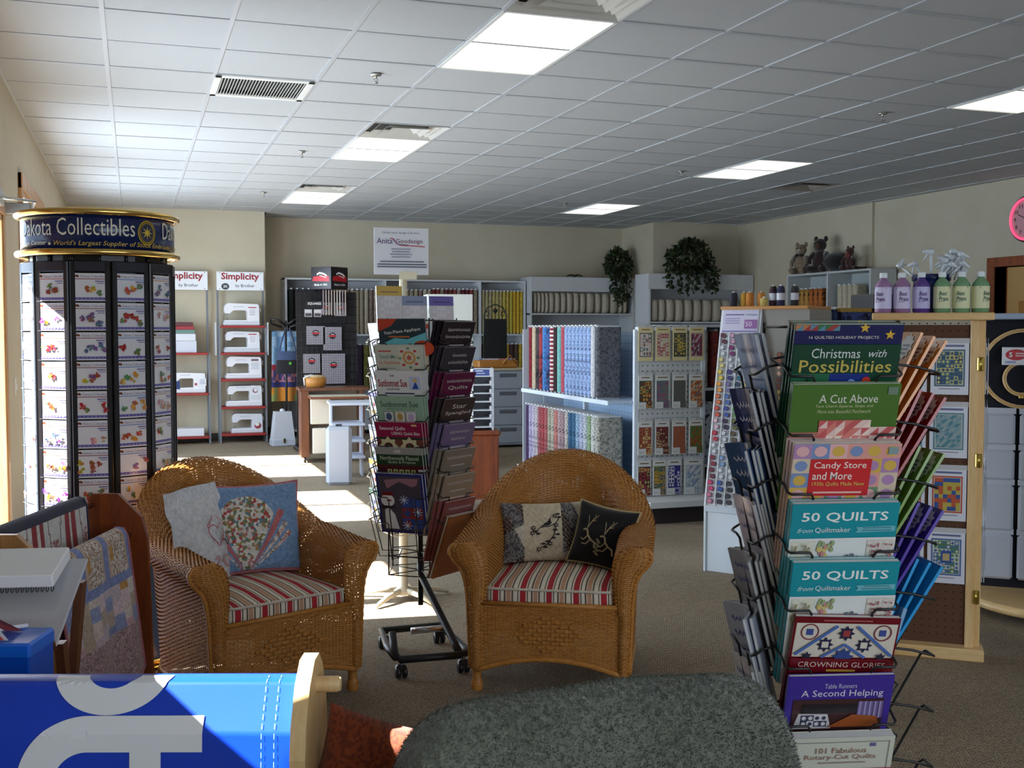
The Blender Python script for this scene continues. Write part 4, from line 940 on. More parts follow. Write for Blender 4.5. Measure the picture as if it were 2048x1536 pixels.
def generic(seed, pal, ttl, tc):
    def f(p, w, h):
        q = random.Random(seed); p.rect(-w*.40, .02, w*.40, h*.62, q.choice(pal)); patches(p, -w*.38, .025, w*.38, h*.60, 5, 5, pal, seed, q.choice(('sq', 'star', 'tri', 'dia', 'dot')))
        for i, s in enumerate(ttl):
            wd = min(w*.82, .02*len(s)+.02)
            if s[0] == '*': scribble(p, 0, h-.035-i*.032, wd, .018, tc, seed+i)
            else: p.text(s, 0, h-.035-i*.032, wd, .020, tc, .004)
        p.lines(-w*.3, w*.3, h-.04-.032*len(ttl), 1, .008, tc, .5)
    return f
def backpat(seed, base, dark, star=True):
    def f(p, w, h):
        q = random.Random(seed); p.rect(-w/2, h*.40, w/2, h*.99, base); p.poly([(-w*.4, h*.5), (w*.1, h*.55), (w*.42, h*.97), (-w*.1, h*.9)], tuple(min(255, int(c*1.18)+16) for c in base))
        scribble(p, -w*.18, h*.86, w*.4, .018, (226, 200, 180), seed); p.ell(-w*.2, h*.78, w*.2, h*.10, tuple(int(c*.8) for c in base)); 
        if star: p.star(w*.33, h*.88, .032, (214, 210, 206), 11, .75); p.lines(w*.33-.018, w*.33+.018, h*.90, 3, .009, (110, 110, 120), .5)
        p.lines(-w*.40, w*.05, h*.70, 6, .011, tuple(min(255, c+60) for c in base), .35)
        p.rect(-w/2, h*.16, w/2, h*.40, tuple(int(c*.9) for c in base)); p.poly([(-w*.05, h*.26), (w*.28, h*.28), (w*.30, h*.38), (w*.0, h*.40)], (206, 206, 206)); p.rect(w*.02, h*.20, w*.18, h*.26, (186, 44, 44)); p.text('83', w*.1, h*.23, .02, .011, (236, 226, 216), .02); p.rect(w*.02, h*.17, w*.22, h*.2, (200, 196, 190))
        p.rect(-w/2, 0, w/2, h*.16, dark); scribble(p, -w*.02, h*.10, w*.7, .009, (180, 180, 180), seed); p.lines(-w*.4, w*.35, h*.07, 2, .01, (130, 130, 134), .5)
    return f

def wire_rack(name, label, loc, rz, nside, zbs, r0, lean, wire, wr=.0028, bw=BW, bh=BH, hook=.052, ztop=None, zlow=.3, ap=None, polr=.012, faces=None, hook_h=.6, special=None):
    r = thing(name, label, 'book rack', (*loc, 0), rz); n = nside; R = (bw/2+.014)/sin(pi/n) if n != 4 else .155
    ztop = ztop or zbs[0]+bh*cos(lean)+.005
    g = G(); g.tube([(0, 0, .2), (0, 0, ztop-.05)], polr, wire, 10); g.build('pole', 'blackwire', r)
    off = pi/n
    for k in range(n):
        a = 2*pi*k/n-pi/2+off; g = G(); g.tube([(R*cos(a)*.80, R*sin(a)*.80, zlow), (R*cos(a)*.80, R*sin(a)*.80, ztop)], wr*1.25, wire, 6); g.build('upright', 'blackwire', r)
    for z in [zlow, ztop-.01]+zbs[1::3]:
        g = G(); g.tube([(R*.8*cos(2*pi*k/n-pi/2+off), R*.8*sin(2*pi*k/n-pi/2+off), z) for k in range(n)], wr, wire, 5, True)
        for k in range(n): a = 2*pi*k/n-pi/2+off; g.tube([(0, 0, z), (R*.8*cos(a), R*.8*sin(a), z)], wr, wire, 5)
        g.build('ring', 'blackwire', r)
    for k in (faces if faces is not None else range(n)):
        X = Matrix.Rotation(2*pi*k/n, 4, 'Z'); le_, bw_ = (special or {}).get(k, (lean, bw)); T = math.tan(le_)
        for zb in zbs:
            g = G(); g.X = X; x = bw_/2+.006; yf = -(r0+.046); hz = bh*hook_h
            for s in (-1, 1):
                g.tube([(s*x, -r0+.03, zb+hz+.03), (s*x, yf-T*hz*.6, zb+hz+.012), (s*x, yf-T*hz-.004, zb+hz), (s*(x-.006), yf-T*hz-.010, zb+hz-.004), (s*(x-hook+.006), yf-T*hz-.010, zb+hz-.004), (s*(x-hook), yf-T*(hz-.01)-.008, zb+hz-.012), (s*(x-hook), yf-.012, zb-.006), (s*(x-hook), -r0+.02, zb-.008)], wr, wire, 5)
            g.tube([(-x, -r0+.03, zb-.008), (x, -r0+.03, zb-.008)], wr, wire, 5); g.tube([(-x, yf-.010, zb-.006), (x, yf-.010, zb-.006)], wr, wire, 5) if 0 else None
            g.build('pocket', 'blackwire', r)
    return r
def shelve(bk, rk, k, n, zb, r0, lean, depth=0., dx=0., roll=0., dz=0.):
    """stand a book in pocket at bottom height zb of face k"""
    M = Matrix.Translation(rk.location) @ Matrix.Rotation(rk.rotation_euler.z+2*pi*k/n, 4, 'Z') @ Matrix.Translation((dx, -r0-depth, zb+dz)) @ Matrix.Rotation(lean, 4, 'X') @ Matrix.Rotation(roll, 4, 'Y')
    bk.matrix_world = M; return bk
# ---- rack in the foreground
LE = rad(18); ZB = [1.194-.1165*k for k in range(10)]; R0 = .062
rk2 = wire_rack('book_rack', 'black wire spinner rack of quilt books beside the fleece covered armchair', (1.372, 2.0), rad(-15), 4, ZB, R0, LE, (20, 18, 20), zlow=.10, special={3: (rad(13), .16), 1: (LE+rad(13), BW)})
g = G(); g.lathe([(.012, .02), (.03, .02), (.03, .2), (.012, .2)], (20, 18, 20), 12); g.build('hub', 'blackwire', rk2)
for k in range(4): a = pi/4+k*pi/2; g = G(); g.tube([(0, 0, .08), (.26*cos(a), .26*sin(a), .03), (.30*cos(a), .30*sin(a), .0)], .012, (20, 18, 20), 8); g.build('foot', 'blackwire', rk2)
GRP = 'books in the foreground wire rack'
FR = [('dark green holiday quilt book with navy band and gold stars', (24, 66, 46), cv_christmas, .010, 3), ('grass green quilt book with red patchwork strip', (72, 108, 44), cv_cut, .010, 2), ('pastel patchwork quilt book with a red title panel', (206, 176, 160), cv_candy, .011, 3),
      ('upper teal topped quilt book with bold white title', (24, 140, 152), cv_50, .013, 2), ('lower teal topped quilt book with bold white title', (24, 140, 152), cv_50, .013, 2),
      ('dark red quilt book with cream star quilt cover, tilted', (104, 16, 26), cv_crown, .012, 1), ('violet table runner book with pale lettering', (62, 44, 140), cv_second, .009, 1), ('thick cream quilt book with thin border and brown title', (196, 196, 180), cv_101, .022, 1), ('pink quilt book in the lowest visible pocket', (190, 70, 100), generic(8, [(200, 80, 110), (230, 190, 200)], ['*quilts'], (240, 230, 230)), .01, 1)]
for i, (lb, c, d, t_, n_) in enumerate(FR):
    lean = LE-rad(1)*(i == 5); b = book(lb, c, d, t=t_, group=GRP); shelve(b, rk2, 0, 4, ZB[i], R0, lean, .030 if n_ > 1 else .018, roll=rad(2.5) if i == 5 else rad(-.5)*(i % 2), dz=.002)
    for m in range(1, n_):
        e = dup(b); e['label'] = 'spare copy behind the '+lb; e['group'] = 'spare copies %d' % i; shelve(e, rk2, 0, 4, ZB[i], R0, lean, .030-m*(t_+.0015), dx=-.002*m, dz=.004*m)
LFT = [((150, 170, 206), 'pale blue'), ((40, 50, 96), 'navy'), ((60, 90, 130), 'slate blue'), ((206, 196, 206), 'pale grey and violet'), ((150, 150, 156), 'grey patterned'), ((170, 176, 190), 'silver grey'), ((190, 186, 186), 'pale'), ((160, 166, 176), 'ash grey')]
for i, (c, nm) in enumerate(LFT):
    lo = tuple(int(q*.7) for q in c)
    b = book('%s quilting magazine leaning out of the spinner rack side' % nm, c, generic(40+i, [lo, c, tuple(min(255, q+30) for q in c)], ['*quilts', '*ideas'], (70, 80, 140) if sum(c) > 380 else (220, 220, 230)), t=.007, bend=.010+.010*(i % 3), h=.26, w=.155, group='magazines on the rack side', name='quilting_magazine', cat='magazine'); shelve(b, rk2, 3, 4, ZB[i]-.004, R0, rad(14), .016)
    for m in range(2 if i in (1, 2, 4) else 1): e = dup(b); e['label'] = '%s spare magazine tucked behind another in the spinner rack side' % nm; e['group'] = 'spare %s magazines' % nm; shelve(e, rk2, 3, 4, ZB[i]-.004, R0, rad(13), .006-m*.009)
RGT = [((204, 128, 44), 'orange'), ((150, 30, 30), 'dark red'), ((110, 140, 60), 'green'), ((76, 52, 150), 'violet'), ((30, 140, 196), 'sky blue')]
for i, (c, nm) in enumerate(RGT):
    for m in range(3):
        b = book('%s backed pattern book fanned on the far side of the spinner rack' % nm, c, generic(60+i, [c, (200, 200, 200)], ['*quilt'], (230, 230, 230)), t=.006, h=.29, w=.205, group='%s pattern books on the rack side' % nm, back=c, drawback=backpat(70+i, c, (26, 22, 26)) if i < 4 else None) if m == 0 else dup(b)
        b['label'] = '%s backed pattern book, %s of the fan on the spinner rack side' % (nm, ('innermost', 'middle', 'outermost')[m])
        shelve(b, rk2, 1, 4, ZB[i]-.012, R0, LE+rad(7+3.4*m), -.004+m*.011)
b = book('silver and blue book leaning low in the spinner rack', (120, 160, 190), None, t=.008, group=GRP); shelve(b, rk2, 1, 4, ZB[5], R0, LE, .004)

# ---- rack behind the armchairs
ZB1 = [1.225-.1115*k for k in range(8)]; LE1 = rad(15); P1 = (1.218, 4.816); R01 = .12; A1 = rad(-36)
rk1 = wire_rack('book_rack', 'black wire spinner rack on casters between the wicker armchairs', P1, A1, 5, ZB1, R01, LE1, (24, 22, 24), zlow=.36, faces=(0, 1, 4), wr=.0026)
BK = (26, 24, 26); U1 = Matrix.Rotation(-A1, 4, 'Z')
g = G(); g.X = U1; g.tube([(0, 0, .40), (0, 0, .34), (.01, -.03, .31), (.06, -.36, .11), (.065, -.40, .085)], .016, BK, 10); g.build('slanted_post', 'blackwire', rk1)
g = G(); g.X = U1; g.tube([(-.20, -.30, .17), (-.205, -.36, .10), (-.19, -.40, .08), (.05, -.415, .08), (.09, -.40, .08), (.11, -.35, .08), (.11, .06, .08), (-.17, .06, .08), (-.2, -.2, .08), (-.2, -.36, .08)], .0165, BK, 10); g.build('base_frame', 'blackwire', rk1)
g = G(); g.X = U1; g.tube([(-.06, -.06, .10), (.10, -.06, .10)], .015, (200, 202, 206), 10); g.build('chrome_tube', 'metal', rk1)
for x, y in ((-.185, -.395), (.08, -.41), (.10, .05), (-.16, .05)):
    g = G(); g.X = U1; g.tube([(x, y, .08), (x, y, .055)], .008, (120, 120, 120), 6); g.box(x-.022, y-.012, .03, x+.022, y+.012, .058, (30, 28, 30), .006); c = g.build('caster', 'plastic', rk1)
    for s_ in (-.014, .014): g = G(); g.X = U1 @ Matrix.Translation((x+s_, y, .026)) @ Matrix.Rotation(pi/2, 4, 'Y'); g.lathe([(.006, -.009), (.024, -.009), (.026, 0), (.024, .009), (.006, .009)], (26, 24, 28), 16); g.build('wheel', 'plastic', c)
G1 = 'books in the rack between the armchairs'
def cv_fast(p, w, h):
    p.rect(-w/2, h-.125, w/2, h, (44, 60, 66)); p.poly([(-w/2, h), (-.02, h), (-.05, h-.03), (-w/2, h-.055)], (190, 66, 44)); p.poly([(-w/2, h-.115), (-.04, h-.085), (.02, h-.09), (w/2, h-.06), (w/2, h-.1), (.03, h-.12), (-w/2, h-.13)], (110, 190, 196)); p.text('Fast-Piece Applique', 0, h-.055, .17, .018, (230, 232, 220), .008, 0, .12); p.lines(-.075, .04, h-.076, 1, .01, (200, 110, 50), .6)
    p.rect(-w/2, 0, w/2, h-.125, (206, 190, 160)); p.ell(.03, h-.165, .07, .045, (206, 60, 44), 20); p.ell(.09, h-.13, .05, .035, (212, 80, 50), 16); p.ell(.03, h-.118, .007, .01, (40, 36, 40))
def cv_teach(p, w, h):
    p.rect(.005, h-.115, .1, h-.008, (206, 206, 186)); p.ring(.05, h-.055, .02, .03, (206, 150, 80)); p.star(.05, h-.055, .018, (200, 96, 70), 6)
    for i in range(8): p.ell(.05+.042*cos(i*.8), h-.055+.042*sin(i*.8), .008, .006, (190, 66, 60) if i % 2 else (120, 150, 110), 8)
    p.text('Teach Me', -.05, h-.05, .08, .018, (120, 160, 156), .006); p.text('to Applique', -.042, h-.078, .10, .018, (206, 130, 90), .006); p.text('Pat Sloan', -.05, h-.026, .05, .008, (190, 90, 80)) if 0 else p.rect(-.09, h-.028, -.03, h-.022, (190, 90, 80)); p.lines(-.09, -.01, h-.10, 3, .012, (150, 160, 150), .4)
def cv_sunb(p, w, h):
    p.text('Sunbonnet Sue', -.03, h-.055, .135, .034, (150, 36, 40), .02); p.text('THE', -.03, h-.022, .02, .009, (30, 36, 90), .01); p.text('COLLECTION', -.03, h-.082, .06, .009, (30, 36, 90), .01); p.rect(.05, h-.085, .1, h-.025, (190, 200, 226)); p.poly([(.06, h-.08), (.09, h-.08), (.078, h-.045)], (50, 80, 160)); p.ell(.076, h-.042, .012, .009, (214, 184, 120)); p.lines(-.09, .09, h-.098, 1, .01, (60, 60, 80), .6)
    patches(p, -.1, h-.16, .1, h-.11, 3, 1, [(214, 200, 210), (206, 190, 170), (200, 206, 214)], 3, 'dot'); 
def cv_sunb2(p, w, h):
    p.text('Sunbonnet Sue', 0, h-.035, .175, .026, (58, 72, 66), .002); p.text('Whole Quilt in a Day', .005, h-.057, .13, .011, (90, 110, 96), 0, .2)
    for i, c in enumerate(((70, 90, 120), (180, 150, 80), (190, 170, 200))): p.rect(-.075+i*.052, h-.115, -.03+i*.052, h-.068, (214, 214, 206)); p.ell(-.052+i*.052, h-.092, .014, .018, c, 9); p.ring(-.052+i*.052, h-.092, .03, .033, c, 4, 1., pi/4, 2*pi+pi/4)
def cv_seas(p, w, h):
    p.rect(-w/2, h-.068, w/2, h, (142, 24, 66)); p.text('Seasonal Quilts', -.03, h-.028, .12, .019, (236, 226, 226), .004); p.text('USING Quick Bias', .03, h-.051, .13, .017, (236, 226, 226), .004); p.rect(-w/2, h-.078, w/2, h-.068, (40, 50, 40)); p.rect(-w/2, 0, w/2, h-.078, (110, 60, 46)); p.rect(.06, h-.016, .085, h-.008, (220, 180, 130))
    for x in (-.055, .045): p.star(x, h-.11, .046, (206, 196, 150), 8, .72); p.ell(x, h-.11, .02, .018, (96, 36, 40)); p.ell(x, h-.11, .01, .01, (60, 80, 50))
def cv_north(p, w, h):
    p.rect(-w/2, h-.030, w/2, h, (150, 148, 140)); p.rect(-w/2, h-.078, w/2, h-.030, (24, 58, 36)); p.text('Northwoods Flannel', 0, h-.046, .18, .019, (196, 206, 176)); p.text('Quilts & Projects', .01, h-.066, .13, .014, (196, 206, 176)); p.rect(-.02, h-.022, .01, h-.008, (190, 188, 176)); p.rect(-w/2, 0, w/2, h-.078, (66, 22, 26))
    for i in range(5): p.rect(-.06+i*.028, h-.12, -.04+i*.028, h-.098, (206, 200, 120)); p.rect(-.056+i*.028, h-.116, -.044+i*.028, h-.102, (80, 100, 70))
    p.rect(-w/2, h-.12, -.075, h-.116, (190, 170, 160)); p.rect(.085, h-.105, w/2, h-.095, (200, 190, 186))
def cv_snow(p, w, h):
    p.rect(-.098, .012, .098, h-.012, (70, 66, 76)); patches(p, .0, .02, .095, .17, 2, 3, [(50, 80, 150), (140, 50, 46), (60, 70, 120)], 3, 'dot'); p.poly([(-.06, h-.07), (.0, h-.035), (.06, h-.06), (.08, h-.05), (.09, h-.02), (.0, h-.02), (-.07, h-.03)], (150, 110, 120)); p.poly([(-.085, .02), (-.02, .02), (-.035, .09), (-.06, .12), (-.08, .11)], (220, 218, 212)); p.ell(-.062, .155, .032, .03, (222, 220, 214)); p.rect(-.085, .178, -.035, .195, (120, 30, 36)); p.ell(-.055, .155, .012, .005, (150, 60, 50)); p.rect(-.095, .118, -.03, .13, (40, 36, 44))
    for x, y in ((.015, .16), (.075, .105), (.02, .04)):
        for a in range(4): p.line([(x-.022*cos(a*pi/4), y-.022*sin(a*pi/4)), (x+.022*cos(a*pi/4), y+.022*sin(a*pi/4))], .003, (206, 220, 226))
FR1 = [('red and teal book with wavy beach cover', (44, 60, 66), cv_fast, .008, 1), ('cream applique book with a red flower block cover', (196, 196, 176), cv_teach, .016, 2), ('white book with curly dark red title and small blue figure', (222, 220, 216), cv_sunb, .012, 2), ('sage green book with three small framed blocks', (150, 180, 152), cv_sunb2, .008, 2), ('crimson banded quilt book with cream lobed blocks', (142, 24, 66), cv_seas, .010, 2), ('grey and dark green flannel quilt book', (120, 116, 112), cv_north, .010, 2), ('spiral quilt book with a snowman and snowflakes', (40, 46, 110), cv_snow, .012, 1)]
for i, (lb, c, d, t_, n_) in enumerate(FR1):
    b = book(lb, c, d, t=t_, group=G1); shelve(b, rk1, 0, 5, ZB1[i], R01, LE1, .022, dx=-.012+.016*(i == 0), dz=.002)
    for m in range(1, n_+1): e = dup(b); e['label'] = 'spare copy behind the '+lb; e['group'] = 'spare copies rack %d' % i; shelve(e, rk1, 0, 5, ZB1[i], R01, LE1-rad(1.5*m), .022-m*(t_+.001), dx=-.012+.006*m)
RG1 = [((44, 34, 40), 'near black', ['*quilts', '*forever']), ((56, 50, 58), 'charcoal', ['*old', '*glory']), ((96, 24, 62), 'plum', ['*scrappy', 'Quilts']), ((58, 48, 50), 'smoky brown', ['Star', 'Spangled']), ((110, 96, 130), 'greyish violet', ['*quilt', '*art']), ((130, 118, 104), 'taupe', ['*country']), ((150, 130, 110), 'tan', ['*vintage']), ((140, 80, 76), 'rose brown', ['*houses'])]
for i, (c, nm, tt) in enumerate(RG1):
    pal = [c, tuple(int(q*.7) for q in c), tuple(min(255, int(q*1.5)+10) for q in c)]
    b = book('%s covered book in the rack between the armchairs' % nm, c, generic(20+i, pal, tt, (206, 196, 190)), t=.008, group=G1); shelve(b, rk1, 1, 5, ZB1[i]-.006, R01, LE1+rad(3), .022)
    for m in (1, 2): e = dup(b); e['label'] = '%s covered spare copy tucked behind another in the rack between the armchairs' % nm; e['group'] = '%s spare copies' % nm; shelve(e, rk1, 1, 5, ZB1[i]-.006, R01, LE1+rad(1-m), .022-.011*m, dx=-.010*m)
b = book('checked black and white book seen at the top of the rack', (40, 36, 44), lambda p, w, h: patches(p, -w/2, 0, w/2, h, 10, 13, [(30, 26, 32), (206, 200, 196)], 5, 'dia'), t=.01, group=G1); shelve(b, rk1, 1, 5, ZB1[0]-.01, R01, LE1-rad(4), .0, dx=.055)
e = dup(b); e['label'] = 'checked black and white book in the second tier of the rack'; shelve(e, rk1, 1, 5, ZB1[1]-.01, R01, LE1-rad(4), .0, dx=.055)
for i, c in enumerate(((150, 90, 50), (196, 180, 150), (120, 70, 60))):
    b = book('tall tan folder leaning at the foot of the rack, %s' % ('brown', 'cream', 'rust')[i], c, None, t=.008, h=.30, w=.20, group='folders at the rack foot'); shelve(b, rk1, 1, 5, .36, R01-.01, LE1+rad(5), .034-.012*i)

# ---- cream wire rack of disc packs with the order sign
ZB3 = [1.30, 1.12, .94, .76, .58, .42]; CRM = (206, 196, 170)
rk3 = wire_rack('disc_rack', 'cream wire spinner rack with star foot and order sign on top', (1.36, 5.75), rad(8), 4, ZB3, .10, rad(8), CRM, bw=.20, bh=.17, zlow=.36, ztop=1.56, wr=.003, hook=.05, polr=.018, hook_h=.5)
g = G(); g.lathe([(.022, .02), (.06, .03), (.05, .05), (.024, .07), (.024, .40), (.075, .46), (.08, .50)], (214, 204, 180), 18); g.build('column', 'plastic', rk3)
for k in range(5): a = -pi/2+.3+k*2*pi/5; g = G(); g.tube([(.03*cos(a), .03*sin(a), .045), (.15*cos(a), .15*sin(a), .04), (.26*cos(a), .26*sin(a), .012)], [.016, .015, .010], (214, 204, 180), 8); g.build('star_foot', 'plastic', rk3)
q = random.Random(11); nms = ['red', 'teal', 'violet', 'grey', 'gold', 'green']
for k in (3, 0, 1):
    for i, zb in enumerate(ZB3):
        if k == 0 and i > 2: continue
        c = q.choice([(200, 196, 196), (210, 206, 210), (190, 196, 206)]); bar = [(196, 76, 56), (76, 130, 150), (104, 92, 170), (150, 150, 156), (206, 170, 70), (80, 120, 90)][i]
        def dr(p, w, h, bar=bar, s=i+k*7):
            p.rect(-w/2, h-.028, w/2, h-.004, bar); scribble(p, 0, h-.016, w*.6, .010, (226, 222, 220), s); z = random.Random(s)
            for m in range(12): p.ell(-w*.36+(m % 4)*w*.24, h*.62-(m//4)*h*.22, .012, .012, z.choice([(170, 60, 60), (120, 110, 150), (90, 120, 90), (200, 170, 90)]), 8); p.z -= p.eps*.6
        b = book('white disc pack with %s band on the cream rack' % nms[i], c, dr, w=.17, h=.185, t=.008, group='disc packs with %s band' % nms[i], name='disc_pack', cat='pack'); shelve(b, rk3, k, 4, zb, .10, rad(8), .03)
        for m in range(3): e = dup(b); shelve(e, rk3, k, 4, zb, .10, rad(6-2*m), .02-m*.011, dx=.004*m)
for k, (x, c, nm) in enumerate(((-.10, (206, 170, 80), 'yellow'), (.04, (140, 150, 180), 'blue grey'), (.19, (110, 100, 170), 'violet'))):
    def dr(p, w, h, c=c): p.rect(-w/2, h-.05, w/2, h, c); p.rect(-w/2, 0, w/2, .012, c); patches(p, -w*.4, .02, w*.4, h-.055, 4, 3, [(206, 200, 206), (216, 214, 216)], 3, 'star'); scribble(p, 0, h-.03, w*.7, .012, (60, 50, 90), 4)
    b = book('tall disc album with %s heading on the top of the cream rack' % nm, (206, 206, 206), dr, w=.14, h=.24, t=.01, group='disc albums on the rack top', name='disc_album', cat='album'); b.location = (1.36+x*.99, 5.62+x*.1, 1.385+.05*(k == 0)); b.rotation_euler = (rad(-5), 0, rad(8))
sg = thing('order_sign', 'white cardboard order sign with red and blue title on a taped post', 'sign', (1.385, 5.86, 1.5), rad(-4))
g = G(); g.tube([(0, 0, .0), (.01, 0, .30)], .022, (206, 196, 170), 12); g.build('post', 'paper', sg)
g = G(); g.box(-.155, -.035, .245, .14, -.030, .495, (232, 232, 236)); g.build('board', 'paper', sg)
p = Print(); p.text('Order your design Cds here', -.01, .468, .20, .014, (70, 70, 80)); p.text('Anita', -.098, .425, .085, .030, (90, 60, 120), .004); p.text('Goodesign', .035, .422, .145, .030, (120, 50, 90), .004); p.line([(-.07, .44), (-.05, .436), (-.035, .41), (-.01, .402), (.06, .400), (.12, .396)], .005, (190, 50, 60)); p.line([(-.055, .434), (-.03, .408), (.03, .404)], .003, (50, 60, 140))
p.lines(-.07, .05, .385, 4, .014, (150, 150, 170), .45, .3); p.lines(-.13, .12, .318, 1, .012, (90, 90, 110), .5, .3); p.lines(-.14, .13, .303, 2, .013, (90, 90, 110), .5, .1)
put_print(p, sg, 'lettering', 'paper', -.0352)
g = G(); g.box(-.02, -.038, .22, .075, -.0355, .262, (216, 200, 160)); g.build('tape', 'gloss', sg)
# ------------------------------------------------------------------ fabrics and bolts
def flecked(name, scale, lo, hi, stretch=(1, 1, 1)):
    t = NT(name); v = t.coord('Object', stretch); vo = t.n('ShaderNodeTexVoronoi'); t.set(vo, Scale=scale); t.l(v, vo.inputs['Vector'])
    bw = t.n('ShaderNodeRGBToBW'); t.l(vo.outputs['Color'], bw.inputs[0]); c = t.attr()
    t.col(t.mix(1., c, t.ramp(bw.outputs[0], [(.2, lo), (.5, (235, 235, 235)), (.8, hi)]), 'MULTIPLY')); t.set(t.b, Roughness=.9); MT[name] = t.m
flecked('calico', 90, (150, 150, 156), (255, 255, 255)); flecked('bold_print', 36, (60, 62, 80), (255, 255, 255)); flecked('woven', 160, (205, 205, 205), (255, 255, 255))
t = NT('stripe_h'); v = t.coord(); sp = t.n('ShaderNodeSeparateXYZ'); t.l(v, sp.inputs[0]); m = t.n('ShaderNodeMath', operation='MULTIPLY'); t.l(sp.outputs[2], m.inputs[0]); m.inputs[1].default_value = 28; m2 = t.n('ShaderNodeMath', operation='FRACT'); t.l(m.outputs[0], m2.inputs[0]); c = t.attr(); t.col(t.mix(t.ramp(m2.outputs[0], [(.5, (0, 0, 0)), (.55, (255, 255, 255))]), c, (216, 206, 200))); t.set(t.b, Roughness=.9); MT['banded'] = t.m
def bolt(label, group, loc, rz, c, th=.045, h=.575, d=.20, mat='calico'):
    """upright bolt of cloth: board core and folded fabric; its narrow edge faces local -y"""
    r = thing('fabric_bolt', label, 'fabric bolt', loc, rz, group)
    g = G(); n = 10; prof = []
    for k in range(n+1): a = pi+pi*k/n; prof.append((th/2*cos(a), -d/2+th/2+th/2*sin(a)*.8))
    for k in range(n+1): a = pi*k/n; prof.append((th/2*cos(a), d/2-th/2+th/2*sin(a)*.8))
    g.prism([(x*.97, y) for x, y in prof], .012, h-.012, c); g.build('cloth', mat, r)
    g = G(); g.box(-th*.16, -d/2+.02, 0, th*.16, d/2-.02, h, (226, 226, 226)); g.build('board', 'paper', r)
    g = G(); g.box(-.011, -d/2+.006, h-.004, .011, -d/2+.03, h+.006, (236, 236, 240)); g.build('price_tab', 'paper', r)
    return r
# ------------------------------------------------------------------ gondola of bolts
GW = (206, 212, 220); GX0, GX1, GY0, GY1 = 3.62, 4.21, 7.62, 9.58
gd = thing('fabric_gondola', 'white pegboard shelf island with bolts of cloth and hanging patterns', 'shelf', (0, 0, 0))
for x in (3.62, 4.19):
    for y in (GY0, (GY0+GY1)/2, GY1): g = G(); g.box(x-.02, y-.015, .1, x+.02, y+.015, 1.45, GW, .003); g.build('upright', 'paint', gd)
def pegpanel(name, par, w, h, X, c, hole=.0055, p=.0254*1.6, holec=(110, 112, 116)):
    g = G(); g.X = X; g.box(-w/2, 0, 0, w/2, .006, h, c); o = g.build(name, 'paint', par)
    g = G(); g.X = X; nx = int(w/p); nz = int(h/p)
    for i in range(nx):
        for j in range(nz):
            x = -w/2+(i+.5)*w/nx; z = (j+.5)*h/nz; g.add([(x-hole, -.0006, z-hole), (x+hole, -.0006, z-hole), (x+hole, -.0006, z+hole), (x-hole, -.0006, z+hole)], [(0, 1, 2, 3)], holec)
    tag(g.build('peg_holes', 'matte', par if par.parent is None else par), kind='stuff'); return o
RY = Matrix.Rotation(-pi/2, 4, 'Z')
pegpanel('end_pegboard', gd, .60, 1.27, Matrix.Translation((3.905, GY0-.012, .17)), (196, 198, 198))
pegpanel('back_pegboard', gd, GY1-GY0, 1.25, Matrix.Translation((3.80, (GY0+GY1)/2, .18)) @ RY, (170, 196, 222), p=.06)
g = G(); g.box(3.62, GY0-.03, 1.44, 4.21, GY0+.02, 1.47, GW, .004); g.build('end_cap', 'paint', gd)
g = G(); g.box(3.36, GY0, .16, 3.82, GY1+.05, .20, GW, .005); g.build('shelf', 'paint', gd)
g = G(); g.box(3.40, GY0, .885, 3.80, GY1, .905, (190, 206, 226), .003); g.box(3.385, GY0, .875, 3.40, GY1, .91, (206, 216, 228), .003); g.build('shelf', 'paint', gd)
g = G(); g.box(3.60, GY0-.30, .12, 4.22, GY0, .17, (206, 208, 208), .005); g.build('shelf', 'paint', gd)
g = G(); g.box(3.44, GY0-.02, 0, 4.16, GY1, .12, (40, 30, 30)); g.box(3.64, GY0-.26, 0, 4.18, GY0, .12, (40, 30, 30)); g.build('plinth', 'matte', gd)
g = G(); g.box(3.42, GY0+.0, .2, 3.8, GY0+.012, .88, GW) if 0 else g.box(3.40, GY1-.012, .2, 3.82, GY1, 1.45, GW); g.build('end_panel', 'paint', gd)
UP = [((130, 20, 36), 'crimson', 'calico'), ((196, 178, 150), 'beige', 'woven'), ((70, 60, 60), 'multicolour dotted', 'bold_print'), ((150, 50, 60), 'red and green dotted', 'bold_print'), ((70, 130, 196), 'bright blue', 'calico'), ((60, 90, 150), 'blue dotted', 'bold_print'), ((126, 24, 40), 'red banded', 'banded'), ((52, 30, 36), 'dark brown', 'calico'), ((118, 180, 176), 'sea green', 'woven'), ((176, 76, 90), 'rose red', 'woven')]+[((150+3*(i % 3), 176, 218-4*(i % 2)), 'pale blue', 'calico') for i in range(7)]+[((206, 206, 210), 'greyish white', 'woven'), ((96, 96, 102), 'charcoal grey', 'calico')]
y = GY1-.05
for i, (c, nm, mt) in enumerate(UP):
    th = .089 if i < 10 else .080
    y -= th; th2 = th-.006
    lab = '%s bolt of cloth on the upper shelf of the pegboard island' % nm
    bolt(lab, 'bolts on the upper island shelf', (3.52, y, .906), -pi/2, c, th2, .575, .23, mt)
y0_ = y
